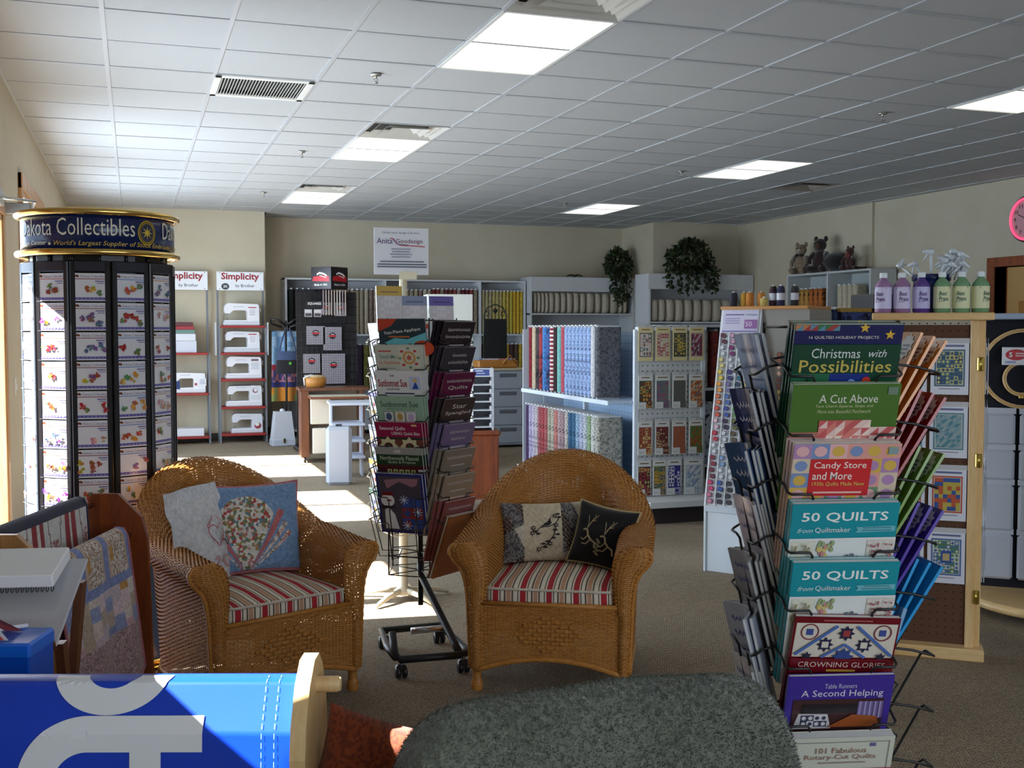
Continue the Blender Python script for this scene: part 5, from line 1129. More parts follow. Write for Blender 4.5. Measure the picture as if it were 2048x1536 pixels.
LO = [((66, 44, 84), 'dark violet'), ((170, 160, 190), 'lilac'), ((186, 176, 196), 'pale lilac'), ((190, 182, 186), 'grey lilac'), ((166, 90, 96), 'dusty red'), ((176, 76, 84), 'red'), ((180, 96, 100), 'coral red'), ((176, 172, 150), 'sage print'), ((186, 180, 166), 'stone print'), ((190, 120, 110), 'salmon'), ((176, 150, 150), 'rosy grey'), ((160, 130, 136), 'mauve grey'), ((196, 190, 180), 'oatmeal'), ((60, 104, 140), 'teal blue'), ((70, 116, 150), 'steel blue'), ((150, 180, 206), 'sky blue'), ((180, 186, 210), 'ice blue'), ((186, 190, 196), 'silver grey'), ((140, 164, 126), 'leaf green'), ((196, 196, 190), 'ivory'), ((170, 168, 156), 'flecked grey')]
y = GY1-.05
for i, (c, nm) in enumerate(LO):
    y -= .080; bolt('%s bolt of cloth on the lower shelf of the pegboard island' % nm, 'bolts on the lower island shelf', (3.50, y, .201), -pi/2, c, .073, .575, .24, 'calico')
# patterns hanging on the end board: px columns and rows turned into places on the board
def pack(label, group, loc, rot, w, h, base, draw, bag=True, name='quilt_pattern'):
    r = thing(name, label, 'pattern', loc, 0, group); r.rotation_euler = rot
    g = G(); g.box(-w/2, -.004, 0, w/2, 0, h, base, .0006); g.build('sheet', 'gloss', r)
    p = Print(); draw(p, w, h); put_print(p, r, 'cover_print', 'gloss', -.004)
    if bag: g = G(); g.box(-w/2-.003, -.002, h, w/2+.003, -.0008, h+.022, (196, 196, 196)); g.build('bag_header', 'gloss', r)
    return r
q = random.Random(21)
def pat_draw(pal, foot, seed, shape, hd=(120, 96, 60)):
    def f(p, w, h):
        p.rect(-w*.42, h*.20 if foot else h*.12, w*.42, h*.84, pal[0]); patches(p, -w*.38, h*.22 if foot else h*.15, w*.38, h*.81, 4, 5, pal, seed, shape); p.lines(-w*.36, w*.36, h*.95, 1, h*.05, hd, .6, .3)
        if foot: p.rect(w*.05, .004, w*.45, h*.24, pal[-1]); patches(p, w*.07, .006, w*.43, h*.22, 3, 3, pal, seed+1, shape); p.line([(-w*.40, h*.12), (-w*.32, h*.05), (-w*.25, h*.10), (-w*.12, h*.07)], .003, (120, 110, 110))
    return f
PALS = [[(96, 110, 110), (206, 170, 160), (200, 200, 190)], [(190, 170, 150), (170, 96, 100), (206, 200, 180)], [(60, 70, 70), (190, 166, 80), (120, 110, 70)], [(170, 150, 150), (140, 60, 76), (96, 60, 80)], [(50, 76, 60), (190, 150, 70), (120, 50, 40)], [(96, 120, 110), (150, 90, 110), (110, 90, 120)], [(96, 96, 92), (96, 96, 92)], [(186, 160, 120), (170, 80, 50), (110, 110, 110)], [(130, 60, 46), (160, 90, 60), (206, 180, 120)], [(120, 56, 52), (180, 150, 110), (90, 50, 50)], [(150, 86, 60), (160, 96, 70)], [(110, 110, 50), (160, 70, 40), (70, 110, 60)], [(60, 30, 36), (180, 160, 90), (150, 60, 60)], [(120, 120, 60), (60, 90, 110), (190, 140, 60)], [(44, 44, 110), (206, 200, 206), (70, 70, 140)], [(170, 176, 180), (130, 150, 170), (200, 200, 196)]]
PN = ['grey and pink', 'cream and rose', 'black and gold', 'plum diamond', 'green and rust', 'teal and violet', 'plain grey pennant', 'tan and brown', 'rust red', 'brick checked', 'copper', 'olive and orange', 'dark red and gold', 'olive and blue', 'navy blue', 'silver grey']
for i in range(16):
    col, row = i % 4, i//4; x = 3.685+col*.145; z = (1.02, .655, .30, -.06)[row]+.02; w_, h_ = .122, .255
    if row == 3: z = .155-.0; h_ = .27; w_ = (.118, .118, .125, .16)[col]; x = (3.68, 3.81, 3.935, 4.095)[col]
    base = (214, 200, 150) if row == 0 else (212, 212, 208)
    pack('%s quilt pattern hanging on the island end board' % PN[i], 'patterns on the island end board', (x, GY0-.03-.012*(col == 3 and row == 3), z+(.17 if row < 3 else .02)), (0, 0, 0), w_, h_, base, pat_draw(PALS[i], row != 0, i, ('dot', 'star', 'dia', 'tri')[i % 4]))
    g = G(); g.tube([(0, 0, 0), (0, -.045, 0), (0, -.05, .008)], .002, (170, 170, 172), 5); hk = g.build('peg_hook', 'metal', gd, (x, GY0-.012, z+(.17 if row < 3 else .02)+h_+.012))
# second island behind: red and flowered bolts
g2 = thing('fabric_island', 'white shelf island with red and flowered bolts behind the pegboard island', 'shelf', (0, 0, 0))
for z in (.12, .86, 1.47): g = G(); g.box(5.0, 9.4, z, 5.9, 10.4, z+.025, GW, .003); g.build('shelf', 'paint', g2)
for x in (5.0, 5.875): g = G(); g.box(x, 9.4, 0, x+.025, 10.4, 1.49, GW, .003); g.build('side_panel', 'paint', g2)
g = G(); g.box(5.0, 10.38, 0, 5.9, 10.4, 1.49, (190, 196, 204)); g.build('back_panel', 'paint', g2)
for i, (c, nm) in enumerate((((170, 30, 30), 'bright red'), ((176, 172, 160), 'sage and ivory'), ((150, 60, 60), 'brick red'), ((196, 190, 180), 'sand'), ((110, 60, 60), 'wine red'), ((180, 150, 120), 'camel'))): bolt('%s bolt standing on the second island' % nm, 'bolts on the second island', (5.10+i*.12, 9.53, .886), 0, c, .08, .56, .2, 'calico')
for i, (c, nm) in enumerate((((150, 180, 206), 'blue and red flowered'), ((186, 196, 210), 'pale blue flowered'), ((176, 120, 126), 'rose flowered'), ((150, 160, 170), 'grey flowered'))): bolt('%s bolt on the low shelf of the second island' % nm, 'low bolts on the second island', (5.12+i*.16, 9.53, .146), 0, c, .12, .60, .2, 'bold_print')

# ------------------------------------------------------------------ back wall shelving with bolts
def case(name, label, x0, x1, y0, y1, z1, ups, shelves, c=(200, 202, 204), hd=0.):
    r = thing(name, label, 'shelf', ((x0+x1)/2, (y0+y1)/2, 0)); ox, oy = (x0+x1)/2, (y0+y1)/2
    for x in ups: g = G(); g.box(x-.015-ox, y0-oy, 0, x+.015-ox, y1-oy, z1, c, .002); g.build('upright', 'paint', r)
    for z in shelves: g = G(); g.box(x0-ox, y0+.005-oy, z, x1-ox, y1-oy, z+.025, c, .002); g.build('shelf', 'paint', r)
    g = G(); g.box(x0-ox, y1-.01-oy, 0, x1-ox, y1-oy, z1, tuple(int(q*.93) for q in c)); g.build('back_panel', 'paint', r)
    if hd: g = G(); g.box(x0-ox, y0-.012-oy, z1-hd, x1-ox, y0-oy, z1, c, .003); g.build('fascia', 'paint', r)
    return r
case('bolt_case', 'long white bookcase of cloth bolts on the back wall', 1.95, 5.40, 15.08, 15.48, 2.15, (1.965, 3.33, 4.71, 5.385), (.06, .60, 1.36, 2.125))
q = random.Random(31)
def row(x0, x1, y, z, n, pal, where, grp, h=.6):
    for i in range(n):
        c, nm = pal[i % len(pal)] if not callable(pal) else pal(i/n); w_ = (x1-x0)/n
        bolt('%s bolt %s' % (nm, where), grp, (x0+w_*(i+.5), y, z), 0, tuple(max(0, min(255, k_+q.randint(-8, 8))) for k_ in c), w_*.92, h, .22, q.choice(('calico', 'woven')))
BLK = [((26, 20, 24), 'black'), ((40, 26, 32), 'blackish red'), ((30, 28, 40), 'ink blue'), ((46, 40, 40), 'dark grey')]
NEU = [((150, 132, 110), 'tan'), ((170, 156, 134), 'fawn'), ((134, 116, 100), 'brown'), ((186, 174, 152), 'cream'), ((160, 146, 120), 'khaki')]
RDN = [((110, 40, 40), 'maroon'), ((140, 60, 54), 'russet'), ((150, 130, 110), 'taupe'), ((96, 34, 40), 'oxblood')]
YEL = [((170, 160, 120), 'straw'), ((180, 164, 104), 'pale gold'), ((196, 168, 70), 'gold'), ((206, 172, 50), 'yellow')]
row(2.0, 2.62, 15.2, 1.386, 8, BLK, 'high at the dark end of the back bookcase', 'dark bolts on the back bookcase', .62); row(2.64, 3.30, 15.2, 1.386, 10, NEU, 'high on the back bookcase beside the dark ones', 'neutral bolts on the back bookcase', .62)
row(3.36, 4.0, 15.2, 1.386, 10, NEU, 'behind the order sign on the back bookcase', 'bolts behind the order sign', .62); row(4.0, 4.68, 15.2, 1.386, 11, RDN, 'above the tall white carton on the back bookcase', 'reddish bolts on the back bookcase', .64)
row(4.74, 5.37, 15.2, 1.386, 12, lambda f: YEL[min(3, int(f*4.2))], 'in the yellow section of the back bookcase', 'yellow bolts on the back bookcase', .62)
row(4.74, 5.37, 15.2, .626, 9, [((70, 50, 50), 'dark brown print'), ((90, 60, 50), 'rust brown print'), ((196, 160, 50), 'mustard')], 'low below the yellow section of the back bookcase', 'low bolts on the back bookcase', .62)
row(2.0, 3.3, 15.2, .626, 14, [((90, 50, 90), 'purple'), ((60, 40, 60), 'aubergine'), ((120, 110, 50), 'olive')], 'on the low shelf of the back bookcase', 'low purple bolts on the back bookcase', .62)
# ---- batting shelves
def batting(label, group, loc, w_, h, d=.3):
    g = G(); n = 20; ring_ = [(w_/2*abs(cos(2*pi*k/n))**.6*(1 if cos(2*pi*k/n) > 0 else -1), d/2*abs(sin(2*pi*k/n))**.6*(1 if sin(2*pi*k/n) > 0 else -1)) for k in range(n)]
    pr = [(.55, 0), (.88, .02), (1, .07), (1, h-.07), (.88, h-.02), (.55, h)]
    g.add([(x*k, y*k, z) for k, z in pr for x, y in ring_], [(i*n+k, i*n+(k+1) % n, (i+1)*n+(k+1) % n, (i+1)*n+k) for i in range(5) for k in range(n)]+[tuple(range(n))[::-1], tuple(range(5*n, 6*n))], (196, 186, 166), True)
    o = g.build('batting_roll', 'cloth', None, loc); tag(o, label, 'batting', group)
case('batting_case', 'white bookcase of cream batting in the alcove corner', 5.42, 7.08, 14.95, 15.45, 2.21, (5.435, 7.065), (.06, .9, 1.35, 1.66), hd=.21)
case('batting_case', 'white bookcase of plump cream batting below the round trailing plant', 6.82, 8.50, 13.98, 14.40, 2.235, (6.85, 8.485), (.06, .9, 1.30, 1.535), hd=.22)
x = 5.49
for i in range(17):
    w_ = (.055, .055, .055, .06, .085, .09, .09, .10, .10, .10, .135, .10, .135, .13, .07, .07, .07)[i]
    if x+w_ < 7.03: batting('slim cream batting pack on the alcove shelf' if w_ < .08 else 'cream batting pack on the alcove shelf', 'slim batting packs in the alcove' if w_ < .08 else 'batting packs in the alcove', (x+w_/2, 15.12, 1.687), w_*.97, .30, .28)
    x += w_+.004
x = 6.90
for i in range(11):
    w_ = (.11, .11, .14, .14, .14, .14, .16, .15, .15, .14, .14)[i]
    if x+w_ < 8.45: batting('plump cream batting pack below the round trailing plant', 'plump batting packs', (x+w_/2, 14.14, 1.562), w_*.98, .315, .27)
    x += w_+.004
r = thing('dark_bolts_row', 'dark packs in a row below the plump batting', 'fabric', (7.6, 14.15, 1.326))
g = G(); q = random.Random(8)
for i in range(38): x = -.72+i*.038; g = G(); g.box(x, -.1, 0, x+.033, .1, q.uniform(.12, .17), q.choice([(44, 40, 52), (60, 50, 60), (80, 76, 86), (36, 34, 44)]), .004); g.build('pack', 'cloth', r)
# ---- bookcase on the right wall with toys
r = thing('wall_case', 'white bookcase on the right wall carrying stuffed animals', 'shelf', (8.33, 11.70, 0))
for y in (-.86, -.02, .86): g = G(); g.box(-.18, y-.015, 0, .18, y+.015, 2.165, (186, 190, 190), .002); g.build('upright', 'paint', r)
for z in (.06, .8, 1.40, 2.14): g = G(); g.box(-.175, -.87, z, .18, .87, z+.025, (186, 190, 190), .002); g.build('shelf', 'paint', r)
g = G(); g.box(.165, -.87, 0, .18, .87, 2.15, (170, 176, 176)); g.build('back_panel', 'paint', r)
for i in range(6): bolt('orange and gold flowered bolt under the stuffed animals', 'orange bolts on the right wall', (8.28, 12.40-i*.10, 1.427), -pi/2, ((176, 130, 60) if i < 3 else (170, 96, 40)), .09, .55, .2, 'bold_print')
for i in range(4): bolt('cream bolt beside the orange ones under the stuffed animals', 'cream bolts on the right wall', (8.28, 11.50-i*.10, 1.427), -pi/2, (196, 184, 160), .09, .57, .2, 'woven')
def critter(name, label, loc, rz, c, s, snout, bow=None, dark=(20, 14, 12), sit=True):
    r = thing(name, label, 'stuffed animal', loc, rz)
    g = G(); g.ball((0, 0, .15*s), (.11*s, .10*s, .16*s), c, 14, 10); g.build('body', 'plush', r)
    g = G(); g.ball((0, -.02*s, .37*s), (.085*s, .085*s, .085*s), c, 14, 10); h = g.build('head', 'plush', r)
    for sx in (-1, 1):
        g = G(); g.ball((sx*.07*s, 0, .45*s), (.032*s, .018*s, .04*s), c, 8, 6); g.build('ear', 'plush', h); g = G(); g.ball((sx*.032*s, -.095*s, .39*s), .010*s, dark, 6, 5); g.build('eye', 'gloss', h)
        g = G(); g.tube([(sx*.09*s, -.03*s, .26*s), (sx*.12*s, -.09*s, .18*s), (sx*.10*s, -.12*s, .12*s)], [.036*s, .032*s, .026*s], c, 8); g.build('arm', 'plush', r)
        g = G(); g.tube([(sx*.06*s, -.02*s, .06*s), (sx*.09*s, -.13*s, .045*s), (sx*.09*s, -.18*s, .06*s)], [.05*s, .045*s, .04*s], c, 8); g.build('leg', 'plush', r)
    g = G(); g.ball((0, -.10*s, .35*s), (.04*s, .035*s, .03*s), snout, 8, 6); g.build('snout', 'plush', h)
    if bow:
        g = G()
        for sx in (-1, 1): g.ball((sx*.035*s, -.09*s, .285*s), (.035*s, .012*s, .022*s), bow, 8, 6)
        g.build('bow', 'cloth', r)
    g = G(); g.tube([(.03*s, .08*s, .06*s), (.12*s, .16*s, .05*s), (.24*s, .18*s, .05*s)], [.03*s, .028*s, .024*s], c, 8); g.build('tail', 'plush', r)
critter('stuffed_cat', 'tan stuffed cat with dark bow sitting on the white bookcase', (8.27, 12.42, 2.166), rad(-60), (150, 128, 104), .86, (196, 180, 160), (30, 18, 20))
critter('stuffed_bear', 'large black and brown stuffed bear lying between cat and small mouse', (8.26, 11.98, 2.166), rad(-62), (50, 24, 16), .95, (90, 52, 34))
g = G(); g.ball((8.30, 11.72, 2.29), (.13, .20, .125), (14, 9, 8), 16, 10); o = g.build('stuffed_ball_animal', 'plush'); o.name = 'stuffed_hedgehog'; tag(o, 'round near black plush heap beside the large brown bear', 'stuffed animal')
critter('stuffed_mouse', 'small dark red stuffed bear sitting at the open end of bookcase', (8.27, 11.38, 2.166), rad(-80), (76, 30, 24), .62, (150, 90, 70), (150, 40, 40))
# ---- trailing plants
def plant(label, loc, rx, rz_, trails, seed, n=430):
    r = thing('trailing_plant', label, 'plant', loc); q = random.Random(seed); pts = []
    g = G(); g.lathe([(.06, 0), (.09, .02), (.10, .12), (.085, .125), (.08, .06)], (110, 70, 44), 14); g.build('pot', 'cloth', r)
    for k in range(n):
        a = q.uniform(0, 2*pi); e = q.uniform(-.5, 1)*pi/2; rr = q.uniform(.65, 1); pts.append((rx*rr*cos(a)*cos(e), rx*.8*rr*sin(a)*cos(e), .20+rz_*rr*sin(e)))
    st_ = G()
    for (tx, ty, ln) in trails:
        path = [(tx*(.3+.7*min(1, k/4)), ty*(.3+.7*min(1, k/4)), .22-.02*k-ln*(k/10)**1.3) for k in range(11)]; st_.tube(path, .004, (70, 60, 36), 4)
        for p_ in path[2:]:
            for m in range(6): pts.append((p_[0]+q.uniform(-.05, .05), p_[1]+q.uniform(-.03, .03), p_[2]+q.uniform(-.04, .04)))
    st_.build('stems', 'leaf', r); lf = G()
    for x, y, z in pts:
        L_ = q.uniform(.05, .085); d = Vector((x, y, q.uniform(-.5, .2)+(z-.2))); d = (d.normalized()+Vector((q.gauss(0, .5), q.gauss(0, .5), q.gauss(0, .5)))).normalized(); s = d.cross(Vector((q.gauss(0, 1), q.gauss(0, 1), 1))).normalized(); nn = d.cross(s); o = Vector((x, y, z))
        lf.add([o, o+d*L_*.5+s*L_*.35+nn*.006, o+d*L_, o+d*L_*.5-s*L_*.35+nn*.006], [(0, 1, 2), (0, 2, 3)], q.choice([(40, 62, 30), (54, 76, 36), (34, 50, 28), (70, 84, 44), (60, 54, 30)]))
    tag(lf.build('leaves', 'leaf', r), kind='stuff')
plant('small trailing ivy hanging over the alcove batting bookcase', (6.82, 15.0, 2.212), .20, .22, [(-.10, -.17, .32), (-.16, -.15, .2), (.02, -.18, .34), (.08, -.17, .26), (-.04, -.19, .40)], 5, 620)
plant('wide bushy trailing plant on the batting bookcase', (7.50, 14.05, 2.236), .34, .28, [(-.38, -.15, .20), (-.25, -.2, .24), (.0, -.22, .22), (.16, -.2, .20), (.33, -.16, .24), (-.12, -.22, .26), (.26, -.18, .2)], 6, 1150)
g = G()
for k in range(9): a = k*.8; g.tube([(0, 0, .01), (.07*cos(a), .03*sin(a), .04), (.13*cos(a), .04*sin(a), .015)], .006, (30, 20, 18), 5)
o = g.build('dark_garland', 'matte', None, (6.13, 15.0, 2.212)); tag(o, 'small dark twig garland on top of alcove bookcase', 'garland')
# ------------------------------------------------------------------ sewing machine stands
def machine_parts(r, v):
    c = [(222, 222, 226), (214, 216, 222), (226, 226, 230)][v % 3]
    out = [(0, 0), (.44, 0), (.44, .045), (.435, .25), (.42, .275), (.05, .285), (.015, .265), (.0, .22), (.005, .165), (.02, .155), (.075, .155), (.09, .175), (.12, .195), (.27, .195), (.285, .18), (.285, .07), (.0, .068)]
    if v % 2: out[4:9] = [(.42, .262), (.10, .272), (.035, .262), (.01, .225), (.012, .165)]
    g = G(); g.prism(out, -.08, .08, c, 'y'); g.build('body', 'plastic', r)
    g = G(); g.box(-.01, -.10, 0, .445, .10, .05, tuple(q-8 for q in c), .008); g.build('base', 'plastic', r)
    g = G(); g.X = Matrix.Translation((.44, 0, .20)) @ Matrix.Rotation(pi/2, 4, 'Y'); g.lathe([(.02, 0), (.035, .002), (.035, .022), (.028, .026)], (206, 206, 210), 16); g.build('handwheel', 'plastic', r)
    g = G(); g.tube([(.045, 0, .16), (.045, 0, .075)], .004, (150, 150, 150), 6); g.box(.035, -.01, .068, .06, .01, .076, (150, 150, 152)); g.build('needle_foot', 'metal', r)
    p = Print()
    for i in range(6): p.rect(.12+i*.022, .235, .13+i*.022, .245, (150, 156, 170))
    if v in (0, 1): p.rect(.30, .11, .40, .235, (232, 232, 236)); p.rect(.30, .225, .40, .237, (160, 40, 50)); p.lines(.31, .39, .21, 6, .015, (150, 150, 160), .4); p.rect(.0, .028, .2, .034, (110, 120, 130))
    if v == 2: p.rect(.31, .225, .40, .25, (110, 90, 96)); p.lines(.30, .41, .20, 5, .018, (176, 180, 190), .4); p.ell(.06, .03, .02, .018, (170, 40, 50), 14); p.lines(.09, .24, .04, 2, .015, (190, 120, 120), .4)
    if v == 3: p.ell(.355, .20, .032, .032, (120, 60, 76), 16); p.ell(.36, .205, .024, .024, (222, 222, 226), 16); p.rect(.30, .09, .41, .14, (206, 208, 214)); p.rect(.33, .03, .4, .036, (60, 60, 70)); p.rect(.02, .262, .30, .272, (40, 44, 60))
    if v == 4: p.ell(.06, .03, .028, .022, (160, 40, 50), 14); p.ell(.37, .10, .05, .045, (150, 60, 70), 14); p.ell(.36, .12, .03, .026, (232, 228, 220), 14)
    if v == 5: p.rect(.02, .03, .11, .16, (24, 54, 110)); p.ell(.19, .03, .02, .018, (160, 40, 50), 12); p.rect(.30, .10, .33, .13, (150, 50, 60)); p.rect(.34, .09, .45, .19, (226, 226, 230)); p.lines(.36, .44, .18, 4, .018, (160, 166, 190), .5)
    put_print(p, r, 'panel_print', 'paper', -.1008 if 0 else -.0812)
def machine(label, v, loc, s=1.):
    r = thing('sewing_machine', label, 'sewing machine', loc, 0, 'sewing machines on the wall stands'); machine_parts(r, v); r.scale = (s, s, s); return r
def stand(label, x0, x1, shelves, y=14.58):
    r = thing('machine_stand', label, 'shelf', ((x0+x1)/2, y, 0)); h = (x1-x0)/2
    for sx in (-1, 1):
        for yy in (-.16, .12): g = G(); g.box(sx*h-.012, yy-.012, 0, sx*h+.012, yy+.012, 2.0 if yy > 0 else shelves[0]+.0, (112, 116, 122), .003); g.build('post', 'paint', r)
        g = G(); g.box(sx*h-.012, -.2, 0, sx*h+.012, .2, .03, (112, 116, 122), .004); g.build('foot', 'paint', r)
    for z in shelves: g = G(); g.box(-h+.01, -.19, z-.03, h-.01, .16, z, (150, 40, 36), .004); g.build('shelf', 'paint', r)
    g = G(); g.box(-h-.01, .09, 1.955, h+.01, .10, 2.195, (230, 232, 236), .004); s = g.build('sign', 'gloss', r)
    p = Print(); p.text('Simplicity', 0, 2.125, .48, .115, (150, 30, 40), .03); p.text('by Brother', .06, 2.01, .24, .052, (60, 64, 80), .006); p.ell(-.19, 2.005, .05, .042, (50, 50, 56), 18); p.text('30', -.19, 2.005, .05, .035, (222, 222, 222), .02)
    for x in (-.26, .26):
        for z in (1.972, 2.178): p.ell(x, z, .007, .007, (120, 120, 126), 8)
    put_print(p, s, 'lettering', 'gloss', .0895)
    return r
stand('red shelved stand holding five sewing machines, nearest the alcove', 1.04, 1.615, (1.50, 1.155, .82, .465, .12))
stand('red shelved stand with one machine and stacked cartons, beside the design carousel', .335, .91, (1.158, .649, .10))
ML = ['white sewing machine with square leaflet, on the top red shelf', 'white sewing machine with tall leaflet, second red shelf from the top', 'white sewing machine with brown label and red dot, on the middle red shelf', 'white sewing machine with crescent emblem, second red shelf from the floor', 'white sewing machine with red oval, on the lowest red shelf']
for i, z in enumerate((1.50, 1.155, .82, .465, .12)): machine(ML[i], i, (1.105+.02*(i > 1)+.06*(i == 4), 14.56, z), 1. if i < 4 else .88)
machine('white sewing machine with blue booklet and hanging leaflet on the cartons stand', 5, (.45, 14.56, .649), .94)
q = random.Random(3)
for i, (c, h, nm) in enumerate((((200, 202, 212), .15, 'pale grey'), ((210, 210, 216), .09, 'white'), ((96, 130, 120), .05, 'green'), ((150, 40, 50), .045, 'red'), ((90, 40, 46), .05, 'maroon'))):
    z = 1.158+(0, .15, .24, .29, .335)[i]; g = G(); g.box(-.19, -.1, 0, .19, .1, h-.002, c, .003); o = g.build('carton', 'paper', None, (.57-.01*i, 14.55, z)); tag(o, '%s flat carton in the stack on the machine stand' % nm, 'box', 'stacked cartons')
g = G(); g.box(-.22, -.12, 0, .22, .12, .1, (222, 222, 226), .006); o = g.build('carton', 'paper', None, (.62, 14.55, .10)); tag(o, 'long white carton on the lowest shelf of the cartons stand', 'box')
g = G(); g.box(-.003, -.10, 0, .003, .10, .42, (226, 228, 232), .001); o = g.build('hanging_leaflet', 'paper', None, (.995, 14.5, 1.12)); tag(o, 'narrow white leaflet panel clipped to the machine stand edge', 'leaflet')
g = G(); g.box(-.003, -.10, 0, .003, .10, .42, (226, 228, 232), .001); o = g.build('hanging_leaflet', 'paper', None, (1.645, 14.5, 1.12)); tag(o, 'white leaflet panel clipped to the machine stand side toward the alcove', 'leaflet')
# ---- bag stand, hanging garments and case in the alcove
r = thing('bag_stand', 'black metal stand with crossbars carrying a dark bag', 'stand', (1.81, 13.95, 0))
g = G(); g.tube([(0, 0, .0), (0, 0, 1.56)], .014, (20, 18, 20), 8); g.build('pole', 'blackwire', r)
g = G(); g.lathe([(.14, 0), (.14, .012), (.03, .03)], (20, 18, 20), 16); g.build('base', 'blackwire', r)
for s in (-1, 1): g = G(); g.tube([(0, 0, 1.5), (s*.10, -.04, 1.57), (s*.19, -.02, 1.58), (s*.17, .06, 1.52), (s*.05, .02, 1.48)], .014, (24, 22, 24), 6); g.build('arm', 'blackwire', r)
r = thing('shoulder_bag', 'dark blue and black patchwork bag hanging on the black stand', 'bag', (1.82, 13.86, .90))
g = G(); g.grid(20, 12, lambda u, v: ((.145-.03*v**3)*cos(2*pi*u), .06*sin(2*pi*u)*(1-.5*v*v), .26*v+(.02 if v else 0)), lambda u, v: (60, 76, 110) if v > .62 else (22, 18, 28)); g.ball((0, 0, .02), (.14, .058, .03), (40, 16, 20), 14, 6); g.build('pouch', 'cloth', r)
for s in (-1, 1): g = G(); g.tube([(s*.11, 0, .24), (s*.07, 0, .42), (s*.02, 0, .57)], .010, (60, 70, 96), 6); g.build('strap', 'cloth', r)
p = Print(); p.star(.02, .13, .022, (90, 190, 60), 7, .6); put_print(p, r, 'applique', 'cloth', -.062)
def drape(name, label, cat, x0, x1, z0, z1, y, colf, amp=.03):
    r = thing(name, label, cat, ((x0+x1)/2, y, z0)); g = G(); w_ = (x1-x0)
    g.grid(40, 40, lambda u, v: ((u-.5)*w_*(1-.08*v), -amp*sin(u*11+1)*(1-.4*v)-.02, v*(z1-z0)), colf); g.build('cloth', 'cloth', r)
    g = G(); g.tube([(-w_/2, .0, z1-z0+.005), (w_/2, .0, z1-z0+.005)], .007, (60, 60, 64), 6); g.build('hanger_bar', 'blackwire', r)
r = thing('garment_rail', 'thin dark garment rail standing before the back bookcase', 'rail', (1.96, 14.47, 0))
for x in (-.29, .30): g = G(); g.tube([(x, 0, 0), (x, 0, 1.43)], .010, (60, 60, 64), 6); g.build('post', 'blackwire', r)
g = G(); g.tube([(-.29, 0, 1.43), (.30, 0, 1.43)], .010, (60, 60, 64), 6); g.build('bar', 'blackwire', r)
drape('hanging_garment', 'blue denim patchwork garment with patterned hem hanging in alcove', 'garment', 1.68, 2.06, .52, 1.425, 14.47, lambda u, v: ((110, 150, 190) if hash2(int(u*12), int(v*14)) > .4 else (150, 180, 206)) if v > .52 else ((150, 30, 50) if v > .46 else ((70, 60, 110) if hash2(int(u*16), int(v*20)) > .5 else (176, 110, 120)) if v > .28 else (40, 46, 110) if v > .2 else (206, 130, 40) if hash2(int(u*9), int(v*9)) > .4 else (150, 160, 90)))
drape('hanging_banner', 'long olive green runner hanging beside the bag stand', 'garment', 2.06, 2.24, .18, 1.425, 14.47, (110, 120, 60), .012)
r = thing('machine_case', 'grey tapered carrying case standing on the alcove carpet', 'case', (1.75, 13.9, 0), rad(6))
g = G(); g.add([(-.135, -.09, .09), (.135, -.09, .09), (.135, .09, .09), (-.135, .09, .09), (-.10, -.07, .43), (.10, -.07, .43), (.10, .07, .43), (-.10, .07, .43)], [(0, 1, 5, 4), (1, 2, 6, 5), (2, 3, 7, 6), (3, 0, 4, 7), (4, 5, 6, 7), (3, 2, 1, 0)], (190, 192, 200)); g.build('cover', 'plastic', r)
g = G(); g.box(-.145, -.1, 0, .145, .1, .09, (178, 182, 192), .01); g.build('tray', 'plastic', r)
g = G(); g.box(-.015, -.108, .04, .015, -.1, .1, (190, 176, 130), .003); g.build('latch', 'metal', r); g = G(); g.ball((0, 0, .44), (.035, .03, .025), (206, 206, 212), 10, 6); g.build('handle', 'plastic', r)
# ---- ruler tower
r = thing('ruler_tower', 'black grid tower of clear quilting rulers with red round labels', 'display', (2.2, 13.2, 0))
for i in range(13): g = G(); x = -.36+i*.06; g.tube([(x, 0, .05), (x, 0, 1.92)], .003, (22, 20, 22), 5); g.build('grid_wire', 'blackwire', r)
for i in range(20): g = G(); g.tube([(-.37, .004, .06+i*.0975), (.37, .004, .06+i*.0975)], .003, (22, 20, 22), 5); g.build('grid_wire', 'blackwire', r)
g = G(); g.box(-.36, .03, .05, .36, .05, 1.90, (34, 30, 32)); g.build('backing', 'matte', r)
g = G(); g.box(-.38, -.2, 0, .38, .25, .05, (30, 26, 28), .01); g.build('base', 'plastic', r)
t = NT('ruler_acrylic'); v = t.coord(); ch = t.n('ShaderNodeTexBrick'); t.set(ch, Scale=1., Mortar_Size=.0016, Brick_Width=.028, Row_Height=.028); ch.offset = 0; t.l(v, ch.inputs['Vector'])
mp = t.coord('Object', (1, 1, 1), (pi/2, 0, 0)); t.l(mp, ch.inputs['Vector'])
for k, c in (('Color1', (140, 136, 142)), ('Color2', (132, 128, 136)), ('Mortar', (80, 76, 84))): ch.inputs[k].default_value = (*L(c), 1)
t.col(ch.outputs[0]); t.set(t.b, Roughness=.15); MT['acrylic'] = t.m
RU = [(1.93, 1.60, .09, .09, 0), (2.04, 1.60, .09, .09, 0), (2.13, 1.63, .13, .14, 1), (2.29, 1.61, .14, .16, 1), (1.95, 1.27, .22, .22, 1), (2.15, 1.20, .22, .28, 1), (1.91, .93, .20, .23, 1), (2.13, .80, .28, .36, 1), (2.16, .30, .34, .46, 1), (1.87, .58, .15, .17, 1), (1.92, .80, .06, .11, 0), (1.99, .80, .06, .11, 0)]
RS = ['tiny', 'tiny', 'small square', 'small', 'square', 'tall', 'medium', 'large', 'largest', 'small low', 'narrow', 'narrow']
